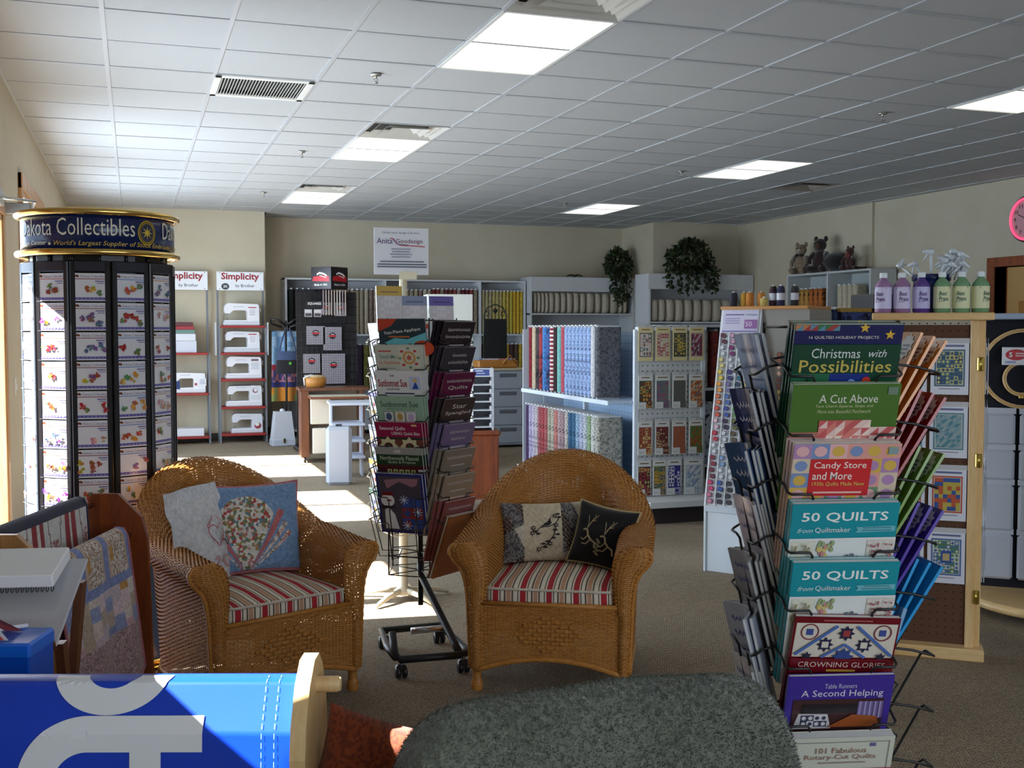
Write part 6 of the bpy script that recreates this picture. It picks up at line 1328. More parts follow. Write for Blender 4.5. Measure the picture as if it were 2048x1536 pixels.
for i, (x, z, w_, h, lab) in enumerate(RU):
    o = thing('quilting_ruler', '%s clear quilting ruler hanging on the black grid tower' % RS[i] if RS[i] not in ('tiny', 'narrow') else '%s pale ruler pack hanging on the black grid tower' % RS[i], 'ruler', (x+w_/2, 13.175, z), 0, 'rulers on the grid tower')
    g = G(); g.box(-w_/2, -.003, 0, w_/2, 0, h, (170, 166, 172)); g.build('blade', 'acrylic' if lab else 'paper', o)
    p = Print(.0006)
    if lab: p.ell(0, h*.62, .042, .040, (28, 20, 24), 18); p.poly([(-.040, h*.62-.012), (.040, h*.62-.012), (.040, h*.62+.010), (-.040, h*.62+.010)], (176, 30, 40)); p.line([(-.02, h*.62+.02), (.02, h*.62+.016)], .006, (222, 222, 222))
    else: p.rect(-w_*.4, h*.1, w_*.4, h*.45, (60, 50, 50)); p.rect(-w_*.4, h*.6, w_*.4, h*.9, (206, 202, 196))
    put_print(p, o, 'round_label', 'gloss', -.0034)
g = G(); g.box(-.12, -.02, 0, .09, 0, .09, (26, 22, 26)); o = g.build('header_card', 'paper', None, (2.06, 13.17, 1.70)); tag(o, 'small black header card reading squares above the rulers', 'sign'); p = Print(.0006); p.text('SQUARES', -.015, .055, .16, .034, (226, 226, 222), .02); put_print(p, o, 'lettering', 'paper', -.0206)
for i in range(9): g = G(); g.box(-.006, -.02, 0, .006, 0, .30, random.Random(i).choice([(176, 160, 150), (150, 130, 136), (196, 186, 176)])); o = g.build('slim_ruler', 'gloss', None, (2.15+i*.033, 13.165, 1.62+.0)); tag(o, 'slim ruler standing edge on atop the grid tower', 'ruler', 'slim rulers')
r = thing('logo_cube', 'black cube sign with red and white emblem atop grid tower', 'sign', (2.235, 13.2, 1.925), rad(40))
g = G(); g.box(-.155, -.155, 0, .155, .155, .265, (28, 18, 22), .003); g.build('cube', 'gloss', r)
for a in (0, -pi/2, pi/2):
    p = Print(.0006); p.poly([(-.13, .10), (.13, .09), (.12, .155), (.02, .165), (-.12, .15)], (190, 26, 40)); p.line([(-.06, .175), (-.02, .195), (.05, .18), (.09, .155)], .02, (232, 230, 230)); p.line([(-.02, .165), (.08, .135)], .007, (232, 230, 230)); p.text('Made in USA', .0, .055, .20, .026, (226, 226, 226), .02)
    X = Matrix.Rotation(a, 4, 'Z') @ Matrix.Translation((0, -.1555, 0)) @ UPR; gg = G(); gg.v = [tuple(X @ Vector(v_)) for v_ in p.v]; gg.f, gg.c, gg.sm = p.f, p.c, p.sm; gg.build('emblem', 'gloss', r)
# ---- sewing cabinet, case, cubby
r = thing('sewing_cabinet', 'brown sewing cabinet with cream drop leaf top on casters', 'cabinet', (2.05, 12.0, 0), rad(-4))
BRN = (120, 72, 44)
g = G(); g.box(-.34, -.02, .06, -.25, .35, .78, BRN, .004); g.build('side_panel', 'walnut', r); g = G(); g.box(.30, -.02, .06, .35, .35, .78, BRN, .004); g.build('side_panel', 'walnut', r)
g = G(); g.box(-.36, -.03, .78, .40, .40, .815, BRN, .004); g.build('top', 'walnut', r); g = G(); g.box(-.27, -.42, .715, .36, .0, .74, BRN, .003); g.box(-.26, -.41, .74, .35, .0, .7415, (214, 206, 186)); g.build('drop_leaf', 'paint', r)
g = G(); g.box(-.25, .30, .06, .30, .33, .78, (150, 140, 124)); g.build('back_panel', 'paint', r); g = G(); g.box(-.24, -.04, .42, -.02, -.02, .70, (222, 218, 204), .01); g.build('door', 'paint', r); g = G(); g.box(-.22, -.05, .10, -.02, -.03, .38, (224, 220, 208), .01); g.build('door', 'paint', r)
for x in (-.30, .0, .32): g = G(); g.X = Matrix.Translation((x, .0, .03)) @ Matrix.Rotation(pi/2, 4, 'Y'); g.lathe([(.01, -.012), (.03, -.012), (.03, .012), (.01, .012)], (30, 28, 28), 12); g.build('caster', 'plastic', r)
r = thing('wicker_basket', 'small woven basket with white trim on the sewing cabinet', 'basket', (1.90, 12.2, .8155))
g = G(); g.lathe([(.09, 0), (.115, .02), (.12, .10), (.105, .105), (.1, .02)], (166, 120, 76), 20); g.build('bowl', 'wicker', r); g = G(); g.tube([(-.12, -.02, .02), (-.13, -.03, .10), (-.06, -.03, .13), (.03, -.03, .12)], .012, (226, 222, 210), 6); g.build('ribbon', 'cloth', r)
g = G(); g.ball((.01, 0, .105), (.10, .08, .03), (206, 170, 120), 10, 5); g.build('filling', 'cloth', r)
r = thing('plastic_case', 'tall light grey hard plastic carrying case on the carpet', 'case', (1.81, 10.25, 0), rad(-10))
g = G(); g.box(-.12, -.09, .0, .12, .09, .545, (176, 182, 194), .03); g.build('shell', 'plastic', r); g = G(); g.box(-.03, -.02, .545, .03, .02, .565, (60, 60, 66), .005); g.build('handle', 'plastic', r); g = G(); g.box(-.122, -.004, .02, .122, .004, .53, (150, 156, 168)); g.build('seam', 'plastic', r)
r = thing('craft_shelf', 'pale grey craft table with open tilted shelves', 'shelf', (2.02, 10.75, 0), rad(-6))
g = G(); g.box(-.22, -.2, .715, .35, .25, .74, (206, 210, 222), .004); g.build('top', 'paint', r)
for z in (.20, .36, .52): g = G(); g.box(-.20, -.24, z, .12, .2, z+.02, (200, 206, 222), .004); g.build('shelf', 'paint', r)
for x in (-.2, .10, .33): g = G(); g.box(x, .0, 0, x+.02, .22, .715, (190, 196, 210), .003); g.build('support', 'paint', r)
# ---- tall white carton, spool drawers, brown cabinet, drawer cabinet, chalkboard
r = thing('tall_carton', 'tall white cabinet behind the cream disc rack', 'cabinet', (3.14, 11.2, 0), rad(-8))
g = G(); g.box(-.24, -.17, 0, .24, .17, 1.815, (226, 226, 218), .004); g.build('body', 'paint', r); g = G(); g.box(-.235, -.176, .02, .235, -.171, 1.80, (220, 222, 214), .002); g.build('door', 'paint', r)
r = thing('spool_cabinet', 'white mini drawer rack with blue header beside book rack', 'cabinet', (2.67, 8.5, .64), rad(-12))
WB = (222, 226, 232)
for x in (-.085, .08): g = G(); g.box(x-.006, -.08, 0, x+.006, .08, .50, WB, .002); g.build('side_panel', 'plastic', r)
g = G(); g.box(-.085, .07, 0, .08, .08, .5, (60, 60, 66)); g.build('back_panel', 'plastic', r)
g = G(); g.box(-.085, -.082, .43, .08, -.07, .5, WB, .002); g.build('header', 'plastic', r); p = Print(.0005); p.rect(-.08, .44, .05, .49, (26, 60, 150)); p.lines(-.065, .0, .482, 1, .014, (226, 226, 230), .6); p.lines(-.06, .02, .462, 1, .012, (200, 206, 226), .6); put_print(p, r, 'header_print', 'gloss', -.0825)
for k in range(6): g = G(); g.box(-.08, -.08, .02+k*.068, .075, .06, .03+k*.068, WB, .002); g.box(.05, -.085, .03+k*.068, .07, -.075, .06+k*.068, WB); g.build('tray', 'plastic', r)
r = thing('wooden_cabinet', 'orange brown wooden cabinet under the white mini drawer rack', 'cabinet', (2.67, 8.5, 0), rad(-12))
g = G(); g.box(-.14, -.14, .09, .12, .14, .60, WHITE, .004); g.build('body', 'cherry', r); g = G(); g.box(-.15, -.15, .60, .135, .15, .64, WHITE, .012); g.build('top', 'cherry', r); g = G(); g.box(-.13, -.146, .12, .11, -.141, .58, WHITE, .002); g.build('door', 'cherry', r)
for x in (-.12, .1):
    for y in (-.12, .12): g = G(); g.box(x-.02, y-.02, 0, x+.02, y+.02, .09, WHITE); g.build('leg', 'cherry', r)
r = thing('drawer_cabinet', 'wide grey lateral drawer cabinet behind the wooden cabinet', 'cabinet', (4.33, 13.0, 0))
g = G(); g.box(-.27, -.22, .03, .27, .22, .95, (150, 156, 166), .004); g.build('body', 'paint', r); g = G(); g.box(-.29, -.24, .95, .29, .24, .975, (206, 190, 160), .004); g.build('top', 'paint', r)
for k in range(4): g = G(); g.box(-.26, -.232, .06+k*.222, .26, -.221, .27+k*.222, (164, 170, 180), .003); d_ = g.build('drawer', 'paint', r); g = G(); g.box(-.10, -.238, .20+k*.222, .12, -.2325, .245+k*.222, (100, 104, 112), .002); g.build('handle', 'plastic', d_)
r = thing('woven_tray', 'orange woven tray with handles on the grey drawer cabinet', 'basket', (4.24, 12.95, .976))
g = G(); g.box(-.26, -.12, 0, .26, .12, .10, (176, 116, 56), .02); g.build('tray', 'wicker', r); g = G(); g.tube([(.05, -.13, .05), (.14, -.135, .16), (.23, -.13, .05)], .01, (176, 116, 56), 6); g.build('handle', 'wicker', r)
for k in range(9): g = G(); q = random.Random(k); g.box(-.02, -.08, 0, .03, .08, .02, q.choice([(206, 196, 206), (130, 150, 180), (190, 120, 120)]), .004); g.build('packet', 'paper', r, (-.22+k*.052, 0, .098))
r = thing('chalkboard', 'black wrought iron chalkboard with scrolled top on the drawer cabinet', 'chalkboard', (4.22, 12.9, 1.08))
IR = (26, 26, 24)
g = G(); g.box(-.135, -.01, .0, .135, .01, .50, (24, 22, 22), .003); g.build('slate', 'matte', r); g = G(); g.tube([(-.145, 0, 0), (-.145, 0, .55), (-.10, 0, .64), (0, 0, .68), (.10, 0, .64), (.145, 0, .55), (.145, 0, 0)], .009, (40, 56, 44), 6); g.build('iron_frame', 'blackwire', r)
for s in (-1, 1): g = G(); g.tube([(s*(.10+.035*cos(a)*(1-a/9)), 0, .555+.04*sin(a)*(1-a/9)) for a in [k*.5 for k in range(13)]], .006, IR, 5); g.build('scroll', 'blackwire', r)
g = G(); g.ball((0, 0, .60), (.03, .01, .03), IR, 8, 6); g.build('rosette', 'blackwire', r)
# ------------------------------------------------------------------ slanted thread display
TN = Vector((-.8, -.6, 0)); TE = Vector((.6, -.8, 0)); LEAN = rad(11.3)
M = Matrix(((TE.x, -TN.x, 0, 3.23), (TE.y, -TN.y, 0, 5.82), (0, 0, 1, 0), (0, 0, 0, 1)))       # local x along the face, y into it
td = thing('thread_display', 'white slanted thread display covered with small spools', 'display'); td.matrix_world = M
TW = .235; XF = Matrix.Translation((0, 0, .40)) @ Matrix.Rotation(-LEAN, 4, 'X')
g = G(); g.X = XF; g.box(0, 0, 0, TW, .02, 1.20, (226, 230, 234), .003); g.build('face_board', 'paint', td)
g = G(); g.prism([(0, 0), (.62, 0), (.62, 1.57), (.24, 1.57), (.0, .40)], -.012, .0, (214, 220, 226), 'x'); g.build('side_panel', 'paint', td); g = G(); g.prism([(0, 0), (.62, 0), (.62, 1.57), (.24, 1.57), (.0, .40)], TW, TW+.012, (206, 212, 220), 'x'); g.build('side_panel', 'paint', td)
g = G(); g.box(-.012, .22, 1.57, TW+.30, .64, 1.59, (196, 140, 80), .003); g.build('top', 'paint', td); g = G(); g.box(0, .01, 0, TW, .03, .36, (220, 226, 232), .003); g.box(0, .0, .36, TW, .3, .40, (206, 214, 222), .002); g.build('base', 'paint', td)
g = G(); g.box(TW+.012, .25, .40, TW+.30, .64, 1.57, (150, 146, 140)); g.build('side_box', 'paint', td)
p = Print(.0006); p.rect(.004, 1.065, TW-.004, 1.19, (206, 202, 222)); p.lines(.02, TW*.6, 1.165, 1, .012, (110, 90, 150), .6); p.lines(.02, TW*.5, 1.14, 3, .014, (160, 150, 190), .4); p.rect(TW*.62, 1.075, TW-.01, 1.13, (150, 100, 160)); p.text('50', TW*.74, 1.103, .04, .03, (226, 210, 230), .01); p.rect(.004, 1.055, TW-.004, 1.062, (120, 100, 170)); scribble(p, TW*.80, 1.16, .07, .016, (70, 110, 180), 2); 
gg = G(); gg.v = [tuple(XF @ UPR @ Vector(v_)) for v_ in p.v]; gg.f, gg.c, gg.sm = p.f, p.c, p.sm; gg.build('header_print', 'paper', td)
for k in range(5): g = G(); g.X = XF; g.box(k*TW/4-.003, -.012, 0, k*TW/4+.003, 0, 1.05, (232, 236, 240)); g.build('divider', 'plastic', td)
smesh = {}
def spool_mesh(c):
    if c not in smesh:
        g = G(); g.X = Matrix.Rotation(pi/2, 4, 'X'); n = 10
        g.lathe([(.016, 0), (.016, .004), (.0125, .005), (.0125, .022)], (214, 216, 220), n); g.lathe([(.0162, .006), (.0172, .012), (.0162, .018)], c, n, cap=False); g.lathe([(.0125, .0225), (.011, .0228), (.004, .0215), (.003, .019)], c, n); g.ring = None
        me = g.mesh('thread_spool'); me.materials.append(MT['plastic']); smesh[c] = me
    return smesh[c]
CLR = [((206, 208, 212), 'clear grey'), ((206, 208, 212), 'clear grey'), ((206, 208, 212), 'clear grey')]
RAMP = {0: [((96, 40, 60), 'wine'), ((206, 208, 212), 'clear grey'), ((214, 196, 130), 'cream yellow'), ((216, 190, 70), 'yellow'), ((220, 150, 60), 'orange'), ((206, 110, 60), 'dark orange'), ((200, 80, 60), 'vermilion'), ((214, 180, 190), 'pale pink'), ((190, 40, 60), 'red'), ((206, 208, 212), 'clear grey'), ((140, 30, 50), 'crimson'), ((110, 40, 60), 'maroon'), ((206, 60, 110), 'magenta'), ((206, 120, 150), 'pink')],
        1: [((200, 150, 180), 'rose'), ((130, 50, 110), 'plum'), ((206, 208, 212), 'clear grey'), ((70, 60, 130), 'indigo'), ((120, 110, 160), 'lavender'), ((80, 110, 180), 'blue'), ((60, 80, 160), 'royal blue'), ((60, 40, 80), 'dark violet'), ((206, 208, 212), 'clear grey'), ((206, 208, 212), 'clear grey'), ((130, 160, 200), 'light blue'), ((206, 208, 212), 'clear grey'), ((50, 90, 170), 'cobalt'), ((50, 44, 60), 'black')],
        2: [((206, 208, 212), 'clear grey'), ((100, 160, 160), 'aqua'), ((206, 208, 212), 'clear grey'), ((60, 110, 140), 'teal'), ((50, 70, 100), 'slate'), ((70, 140, 80), 'green'), ((110, 180, 90), 'leaf green'), ((110, 110, 60), 'olive'), ((100, 80, 60), 'brown'), ((110, 100, 80), 'khaki'), ((80, 130, 90), 'moss'), ((206, 208, 212), 'clear grey'), ((50, 50, 56), 'charcoal'), ((60, 56, 60), 'dark grey')],
        3: [((206, 208, 212), 'clear grey'), ((190, 120, 80), 'copper'), ((206, 208, 212), 'clear grey'), ((150, 110, 90), 'tan'), ((206, 180, 120), 'sand'), ((120, 70, 60), 'chestnut'), ((206, 208, 212), 'clear grey'), ((206, 190, 160), 'ecru'), ((80, 50, 60), 'mulberry'), ((206, 208, 212), 'clear grey'), ((60, 50, 80), 'aubergine'), ((130, 130, 150), 'grey'), ((50, 50, 60), 'ink'), ((40, 40, 46), 'jet black')]}
for ci in range(4):
    for j in range(28):
        c, nm = RAMP[ci][min(13, j//2)]; o = link('thread_spool', spool_mesh(c))
        o.matrix_world = M @ XF @ Matrix.Translation(((ci+.5)*TW/4-.006+.009*(j % 2), -.001, 1.03-j*.0372))
        tag(o, '%s spool of thread on the slanted white display' % nm, 'thread spool', '%s spools on the slanted display' % nm)
# second face with warm colours
for ci in range(3):
    for j in range(24):
        c, nm = [((206, 110, 60), 'rust'), ((190, 150, 60), 'amber'), ((150, 90, 60), 'sienna'), ((206, 170, 150), 'peach'), ((110, 60, 50), 'mahogany'), ((170, 140, 70), 'ochre')][(j//2+ci*2) % 6]
        o = link('thread_spool', spool_mesh(c)); o.matrix_world = M @ Matrix.Translation((TW+.05+ci*.075, .248, 1.30-j*.0372)); tag(o, '%s spool of thread on the side face of the thread display' % nm, 'thread spool', '%s spools on the display side' % nm)
# cupboard in front of the display
r = thing('white_cupboard', 'low white cupboard with dark plinth before the thread display', 'cabinet'); r.matrix_world = Matrix(((TE.x, -TN.x, 0, 3.358), (TE.y, -TN.y, 0, 5.625), (0, 0, 1, 0), (0, 0, 0, 1)))
g = G(); g.box(.02, -.10, .10, .42, .42, .40, (222, 226, 226), .004); g.build('body', 'paint', r); g = G(); g.box(.03, -.107, .11, .40, -.101, .39, (228, 230, 230), .002); d_ = g.build('door', 'paint', r); g = G(); g.ball((.36, -.115, .28), .009, (70, 120, 100), 8, 6); g.build('knob', 'metal', d_); g = G(); g.box(.05, -.07, 0, .40, .40, .10, (26, 22, 24)); g.build('plinth', 'matte', r)
# cones on top
for i, (x, c, h, nm) in enumerate(((.02, (36, 34, 48), .085, 'dark navy'), (.075, (206, 160, 60), .085, 'golden'), (.125, (206, 130, 50), .085, 'orange'), (.185, (210, 140, 60), .085, 'deep orange'), (.215, (214, 190, 110), .05, 'short cream'), (.26, (60, 30, 44), .12, 'wine labelled'), (.32, (50, 46, 80), .12, 'indigo labelled'), (.395, (56, 52, 56), .12, 'charcoal labelled'))):
    r = thing('thread_cone', '%s cone of thread on top of the thread display' % nm, 'thread cone', tuple(M @ Vector((x+.02, .30+.03*(i % 2), 1.59))), 0, 'cones on the thread display')
    g = G(); g.lathe([(.024, 0), (.0245, h*.8), (.018, h), (.006, h)], c, 14); g.build('thread', 'cloth', r)
    if h > .1: g = G(); g.lathe([(.0252, h*.3), (.0252, h*.65)], (206, 206, 214), 14, cap=False); g.build('label_band', 'paper', r)
    g = G(); g.lathe([(.008, h), (.008, h+.008)], (214, 206, 200), 8); g.build('core', 'plastic', r)
# ---- counter with small bolts behind the foreground rack
r = thing('cutting_counter', 'grey counter with small bolts of bright cloth behind the spinner rack', 'counter', (4.6, 6.75, 0))
g = G(); g.box(-.5, -.25, 0, .42, .25, 1.42, (120, 116, 110), .004); g.build('body', 'paint', r); g = G(); g.box(-.52, -.27, 1.42, .44, .27, 1.45, (176, 172, 164), .004); g.build('top', 'paint', r)
q = random.Random(77)
for i in range(13):
    c, nm = [((70, 60, 40), 'brown'), ((110, 140, 60), 'lime green'), ((150, 140, 190), 'lilac'), ((176, 60, 80), 'red'), ((206, 190, 170), 'cream'), ((40, 70, 150), 'royal blue'), ((120, 170, 190), 'aqua'), ((60, 90, 110), 'petrol'), ((180, 180, 170), 'stone'), ((150, 160, 170), 'silver'), ((190, 170, 90), 'maize'), ((90, 110, 130), 'slate'), ((44, 60, 100), 'navy')][i]
    bolt('small %s folded cloth on the grey counter' % nm, 'small cloths on the counter', (4.14+i*.042, 6.62, 1.451), 0, c, .038, .15, .16, 'bold_print')
r = thing('print_box', 'blue speckled cloth box with gold top on the grey counter', 'box', (4.80, 6.62, 1.451)); g = G(); g.box(-.11, -.08, 0, .13, .08, .12, (60, 76, 130)); g.build('body', 'bold_print', r); g = G(); g.box(-.115, -.085, .12, .135, .085, .15, (176, 140, 60), .003); g.build('lid', 'cloth', r)
r = thing('cash_terminal', 'dark brown box shape beyond the grey counter', 'box', (5.35, 7.15, 1.30)); g = G(); g.box(-.22, -.15, 0, .2, .15, .30, (34, 26, 24), .01); g.build('body', 'plastic', r); g = G(); g.box(-.05, -.16, .3, .2, .14, .42, (28, 22, 22), .01); g.build('upper', 'plastic', r)
g = G(); g.box(-.3, -.25, 0, .35, .25, 1.30, (110, 104, 98), .004); tag(g.build('register_counter', 'paint', None, (5.40, 7.15, 0)), 'plain grey register counter holding the dark box', 'counter')
# ------------------------------------------------------------------ pine pegboard display with bottles
PZ = rad(-38); PC = (3.325, 3.985)
wd = thing('pine_display', 'pine framed brown pegboard stand with bottles on top', 'display', (*PC, 0), PZ)
for x in (-.215, .175): g = G(); g.box(x-.018, -.02, .04, x+.018, .02, 1.49, WHITE, .003); g.build('post', 'pine', wd)
g = G(); g.box(-.21, -.004, .06, .165, .004, 1.47, (92, 60, 40)); g.build('pegboard', 'matte', wd)
g = G(); hs = .003
for i in range(11):
    for j in range(44): x = -.18+i*.032; z = .10+j*.032; g.add([(x-hs, -.0046, z-hs), (x+hs, -.0046, z-hs), (x+hs, -.0046, z+hs), (x-hs, -.0046, z+hs)], [(0, 1, 2, 3)], (40, 26, 18))
tag(g.build('peg_holes', 'matte', wd), kind='stuff')
g = G(); g.box(-.25, -.12, 1.49, .245, .12, 1.522, WHITE, .004); g.build('top_shelf', 'pine_x', wd); g = G(); g.box(-.26, -.06, 0, .235, .06, .055, WHITE, .006); g.build('foot_rail', 'pine_x', wd)
# hinged second leaf turning away
W2 = Matrix.Translation((.20, .01, 0)) @ Matrix.Rotation(rad(86), 4, 'Z')
for x in (0.012, .40): g = G(); g.X = W2; g.box(x-.015, -.02, .04, x+.02, .02, 1.49, WHITE, .003); g.build('post', 'pine', wd)
g = G(); g.X = W2; g.box(.0, -.004, .06, .39, .004, 1.47, (92, 60, 40)); g.build('pegboard', 'matte', wd)
for z in (.28, .88, 1.30): g = G(); g.box(.186, -.028, z-.03, .213, -.018, z+.03, (206, 176, 90), .003); g.tube([(.2, -.03, z-.03), (.2, -.03, z+.03)], .005, (206, 176, 90), 6); g.build('hinge', 'brass', wd)
def onw(x, y, z): a = PZ; return (PC[0]+x*cos(a)-y*sin(a), PC[1]+x*sin(a)+y*cos(a), z)
PP = [((206, 222, 226), [(70, 110, 130), (190, 186, 120), (60, 80, 110)], 'dia', 'teal and gold lattice'), ((206, 216, 220), [(90, 140, 150), (130, 160, 170), (150, 170, 170)], 'tri', 'aqua chevron'), ((216, 216, 206), [(190, 90, 60), (60, 90, 150), (190, 170, 80)], 'sq', 'bright checkered'), ((206, 216, 226), [(80, 110, 160), (190, 196, 190), (90, 130, 80)], 'dia', 'blue and green bordered')]
for i, (b_, pal, shp, nm) in enumerate(PP):
    def dr(p, w, h, pal=pal, shp=shp, i=i):
        p.rect(-w*.38, h*.93, w*.38, h*.97, (110, 116, 150)); p.rect(-w*.40, h*.16, w*.40, h*.88, pal[0]); p.rect(-w*.36, h*.19, w*.36, h*.85, (206, 206, 196)); patches(p, -w*.34, h*.20, w*.34, h*.84, 6, 8, pal, 5+i, shp); p.lines(-w*.3, w*.3, h*.12, 1, .006, (120, 110, 130), .5)
        if i == 3: p.rect(-w*.14, h*.40, w*.14, h*.64, (60, 90, 150)); p.rect(-w*.09, h*.45, w*.09, h*.59, (190, 170, 120))
    for cx in (.075, -.095): pack('%s quilt pattern %s on the pine pegboard' % (nm, 'next to the hinged post' if cx > 0 else 'in the inner column'), 'patterns on the pine pegboard', onw(cx, -.012, 1.165-i*.278), (0, 0, PZ), .155, .225, (222, 224, 232), dr)
    for m in range(3):
        X = Matrix.Translation((*PC, 0)) @ Matrix.Rotation(PZ, 4, 'Z') @ W2 @ Matrix.Translation((.13, -.012-.009*m, 1.165-i*.278))
        o = pack('%s pattern pack seen edge on behind the hinged post' % nm, 'edge on pattern packs %d' % i, (0, 0, 0), (0, 0, 0), .165, .225, (206, 210, 220), dr); o.matrix_world = X
def bottle(label, group, loc, c, lab, lc, rz=0.):
    r = thing('spray_starch_bottle', label, 'bottle', loc, rz, group)
    g = G(); g.lathe([(.032, 0), (.0355, .006), (.0355, .115), (.033, .125), (.020, .142), (.0135, .148), (.0135, .156)], c, 20); g.build('bottle', 'foil', r)
    g = G(); g.lathe([(.0165, .153), (.0165, .172), (.014, .175)], (226, 232, 232), 16); g.build('cap', 'plastic', r)
    g = G(); g.lathe([(.0361, .018), (.0361, .112)], lab, 20, cap=False); g.build('label_sheet', 'paper', r)
    p = Print(.0003); p.bend = lambda x, y, z: ((.0363+z)*sin(x/.0363), -(.0363+z)*cos(x/.0363), y)
    p.text('Best', 0, .082, .034, .018, lc, .02, .2); p.text('Press', .003, .060, .040, .018, lc, .02, .2); p.line([(-.022, .046), (.0, .048), (.024, .054)], .002, lc); p.rect(-.03, .104, .03, .109, lc); p.build('label_print', 'paper', r)
for i, (x, y, k) in enumerate(((-.205, -.07, 0), (-.127, -.07, 0), (-.048, -.07, 1), (.036, -.07, 2), (.114, -.07, 2), (.19, -.07, 2), (-.205, .01, 0), (-.13, .01, 0), (.12, .01, 2), (.195, .01, 2))):
    c, lab, lc, nm = [((150, 110, 150), (206, 198, 226), (80, 50, 100), 'pink liquid'), ((84, 54, 130), (190, 184, 222), (70, 40, 110), 'violet liquid'), ((110, 150, 110), (214, 214, 170), (60, 100, 80), 'green liquid')][k]
    fr = 'front' if y < 0 else 'back'; nm2 = ', '+('end', 'second', 'violet', 'beside the violet', 'middle green', 'outer green')[i]+' one' if i < 6 else ''
    bottle('clear bottle of %s with white cap in the %s row%s' % (nm, fr, nm2), '%s bottles in the %s row' % (nm, fr), onw(x, y, 1.5225), c, lab, lc, PZ+rad((-25, 8, 12, 5, -8, 40)[i] if i < 6 else 0))
r = thing('blue_tub', 'dark blue tub packed with clear spray nozzles behind the bottles', 'tub', onw(-.005, .04, 1.5225), PZ)
g = G(); g.lathe([(.062, 0), (.076, .14), (.078, .165), (.076, .165), (.060, .01)], (34, 56, 130), 24); g.build('tub', 'gloss', r); g = G(); g.lathe([(.077, .14), (.082, .145), (.082, .168), (.077, .17)], (24, 34, 90), 24, cap=False); g.build('rim', 'gloss', r)
q = random.Random(9)
for k in range(17):
    a = q.uniform(0, 2*pi); rr = q.uniform(.0, .06); tx = cos(a)*q.uniform(.5, 1.2); b_ = Vector((rr*cos(a), rr*sin(a)*.7, .12)); d_ = Vector((tx*.8, sin(a)*.35, q.uniform(.5, 1.1))).normalized(); e = b_+d_*q.uniform(.10, .17)
    g = G(); cc = (206, 212, 216); g.tube([b_, e], .006, cc, 6); sd = d_.cross(Vector((0, 1, 0))).normalized()*q.choice((-1, 1)); g.tube([e, e+d_*.02], .013, cc, 8); g.tube([e+d_*.012-sd*.012, e+d_*.014+sd*.035], [.011, .007], cc, 6); g.tube([e+d_*.005+sd*.012, e-d_*.03+sd*.03], .004, cc, 5); g.build('spray_nozzle', 'gloss', r)
# ------------------------------------------------------------------ black hoop carousel at the edge
HC = (4.42, 4.36)
hr = thing('hoop_carousel', 'black notions carousel with embroidery hoops and bagged goods', 'display', (*HC, 0), rad(-40))
g = G(); g.lathe([(.40, .05), (.42, .06), (.42, .085), (.40, .095)], (176, 130, 76), 40); g.build('wood_base', 'pine_x', hr); g = G(); g.lathe([(.22, 0), (.24, .05)], (20, 18, 20), 24); g.build('foot', 'matte', hr)
g = G(); g.box(-.36, -.012, .12, .36, .012, 1.50, (20, 22, 34), .003); g.build('panel', 'matte', hr); g = G(); g.box(-.012, -.30, .12, .012, .30, 1.50, (20, 22, 34), .003); g.build('panel', 'matte', hr)
g = G(); g.box(-.38, -.2, 1.50, .38, .2, 1.53, (150, 166, 186), .004); g.build('top', 'paint', hr); g = G(); g.tube([(0, -.0, .09), (0, 0, 1.5)], .02, (20, 20, 24), 10); g.build('pole', 'blackwire', hr)
def onh(x, y, z): a = rad(-40); return (HC[0]+x*cos(a)-y*sin(a), HC[1]+x*sin(a)+y*cos(a), z)
def hoop(label, x, z, rr, y=-.03):
    r = thing('embroidery_hoop', label, 'hoop', onh(x, y, z), rad(-40), 'hoops on the carousel')
    for k, (ra, w_) in enumerate(((rr, .006), (rr-.010, .005))): g = G(); g.tube([(ra*cos(2*pi*i/40), 0, ra*sin(2*pi*i/40)) for i in range(40)], w_, (206, 176, 128), 6, True); g.build('ring', 'pine_x', r)
    g = G(); g.box(-.012, -.008, -rr-.015, .012, .008, -rr+.002, (190, 160, 90), .002); g.build('clamp', 'brass', r)
hoop('large wooden embroidery hoop on the black carousel', -.16, 1.25, .20); hoop('small wooden embroidery hoop inside the large hoop', -.17, 1.20, .085, -.045)
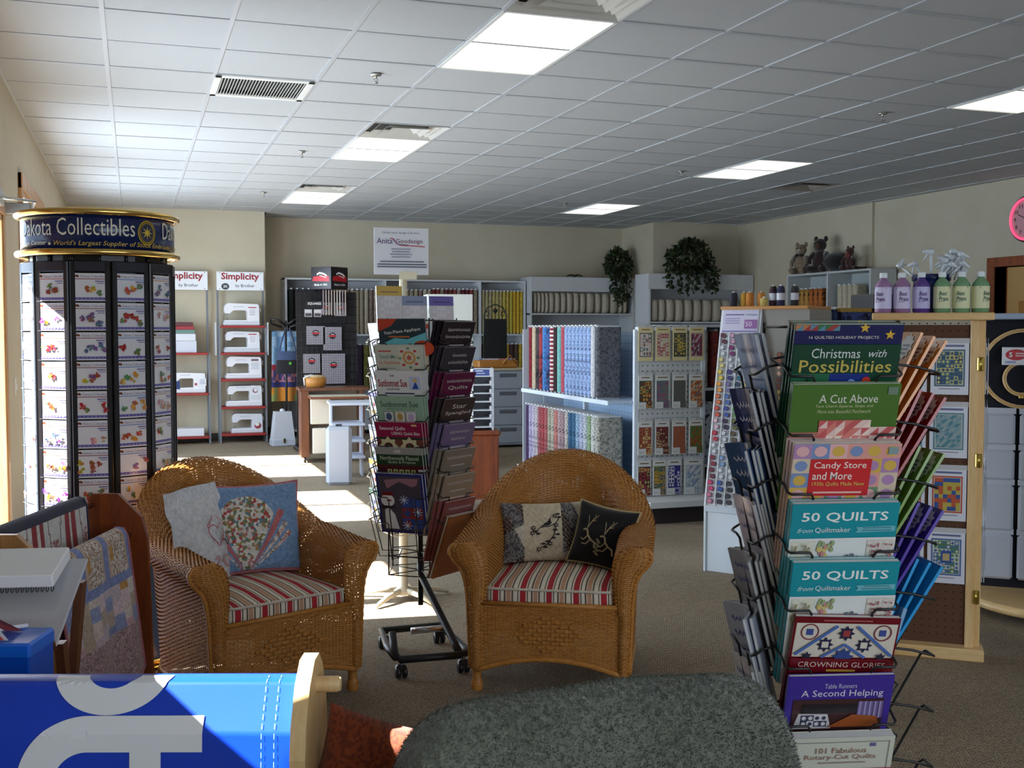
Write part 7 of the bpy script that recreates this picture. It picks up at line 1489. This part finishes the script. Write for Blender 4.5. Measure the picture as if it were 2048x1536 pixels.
r = thing('notion_pack', 'white notion pack with red oval on the black carousel', 'pack', onh(-.20, -.06, 1.27), rad(-40)); g = G(); g.box(-.065, -.015, 0, .065, 0, .09, (226, 226, 230), .002); g.build('box', 'paper', r); p = Print(); p.ell(0, .052, .05, .028, (190, 50, 60), 18); p.text('5', -.025, .052, .016, .026, (236, 226, 226), .03); p.lines(-.005, .04, .062, 2, .012, (236, 206, 206), .5); p.rect(-.05, .01, .0, .02, (150, 160, 200)); put_print(p, r, 'label_print', 'gloss', -.0153)
for i, (z, h) in enumerate(((.86, .16), (.68, .155), (.42, .235), (.17, .23))):
    for j in range(2):
        r = thing('bagged_pack', 'clear bag of white goods, %s %s on the black carousel' % (('upper', 'second', 'third', 'lowest')[i], ('outer', 'inner')[j]), 'pack', onh(-.27+.17*j, -.03, z), rad(-40), 'bagged goods on the carousel'); g = G(); g.box(-.075, -.03, 0, .075, 0, h, (190, 196, 206), .012); g.build('contents', 'foil', r); g = G(); g.box(-.078, -.018, h, .078, -.014, h+.03, (196, 200, 210), .001); g.build('bag_header', 'gloss', r)
# ---- things in the next room behind the opening
r = thing('back_room_counter', 'brown counter with light top seen through the framed opening', 'counter', (XR+1.1, 9.7, 0)); g = G(); g.box(-.3, -.9, 0, .35, .8, 1.5, (70, 40, 26), .005); g.build('body', 'paint', r); g = G(); g.box(-.33, -.92, 1.5, .36, .82, 1.53, (206, 176, 130), .005); g.build('top', 'paint', r)
g = G(); g.box(-.1, -.1, 0, .12, .12, .25, (150, 130, 96), .006); o = g.build('brown_box', 'paper', None, (XR+1.1, 9.9, 1.531)); tag(o, 'tan cardboard box on the counter beyond the opening', 'box'); g = G(); g.box(-.08, -.08, 0, .08, .08, .1, (110, 86, 60), .006); o = g.build('brown_box', 'paper', None, (XR+1.0, 10.2, 1.531)); tag(o, 'small brown box beside the tan cardboard box beyond opening', 'box')
l = bpy.data.lights.new('back_room_lamp', 'AREA'); l.energy = 16; l.size = .6; l.color = (1, .86, .62); o = bpy.data.objects.new('back_room_lamp', l); COL.objects.link(o); o.location = (XR+.8, 9.2, CEIL-.1)
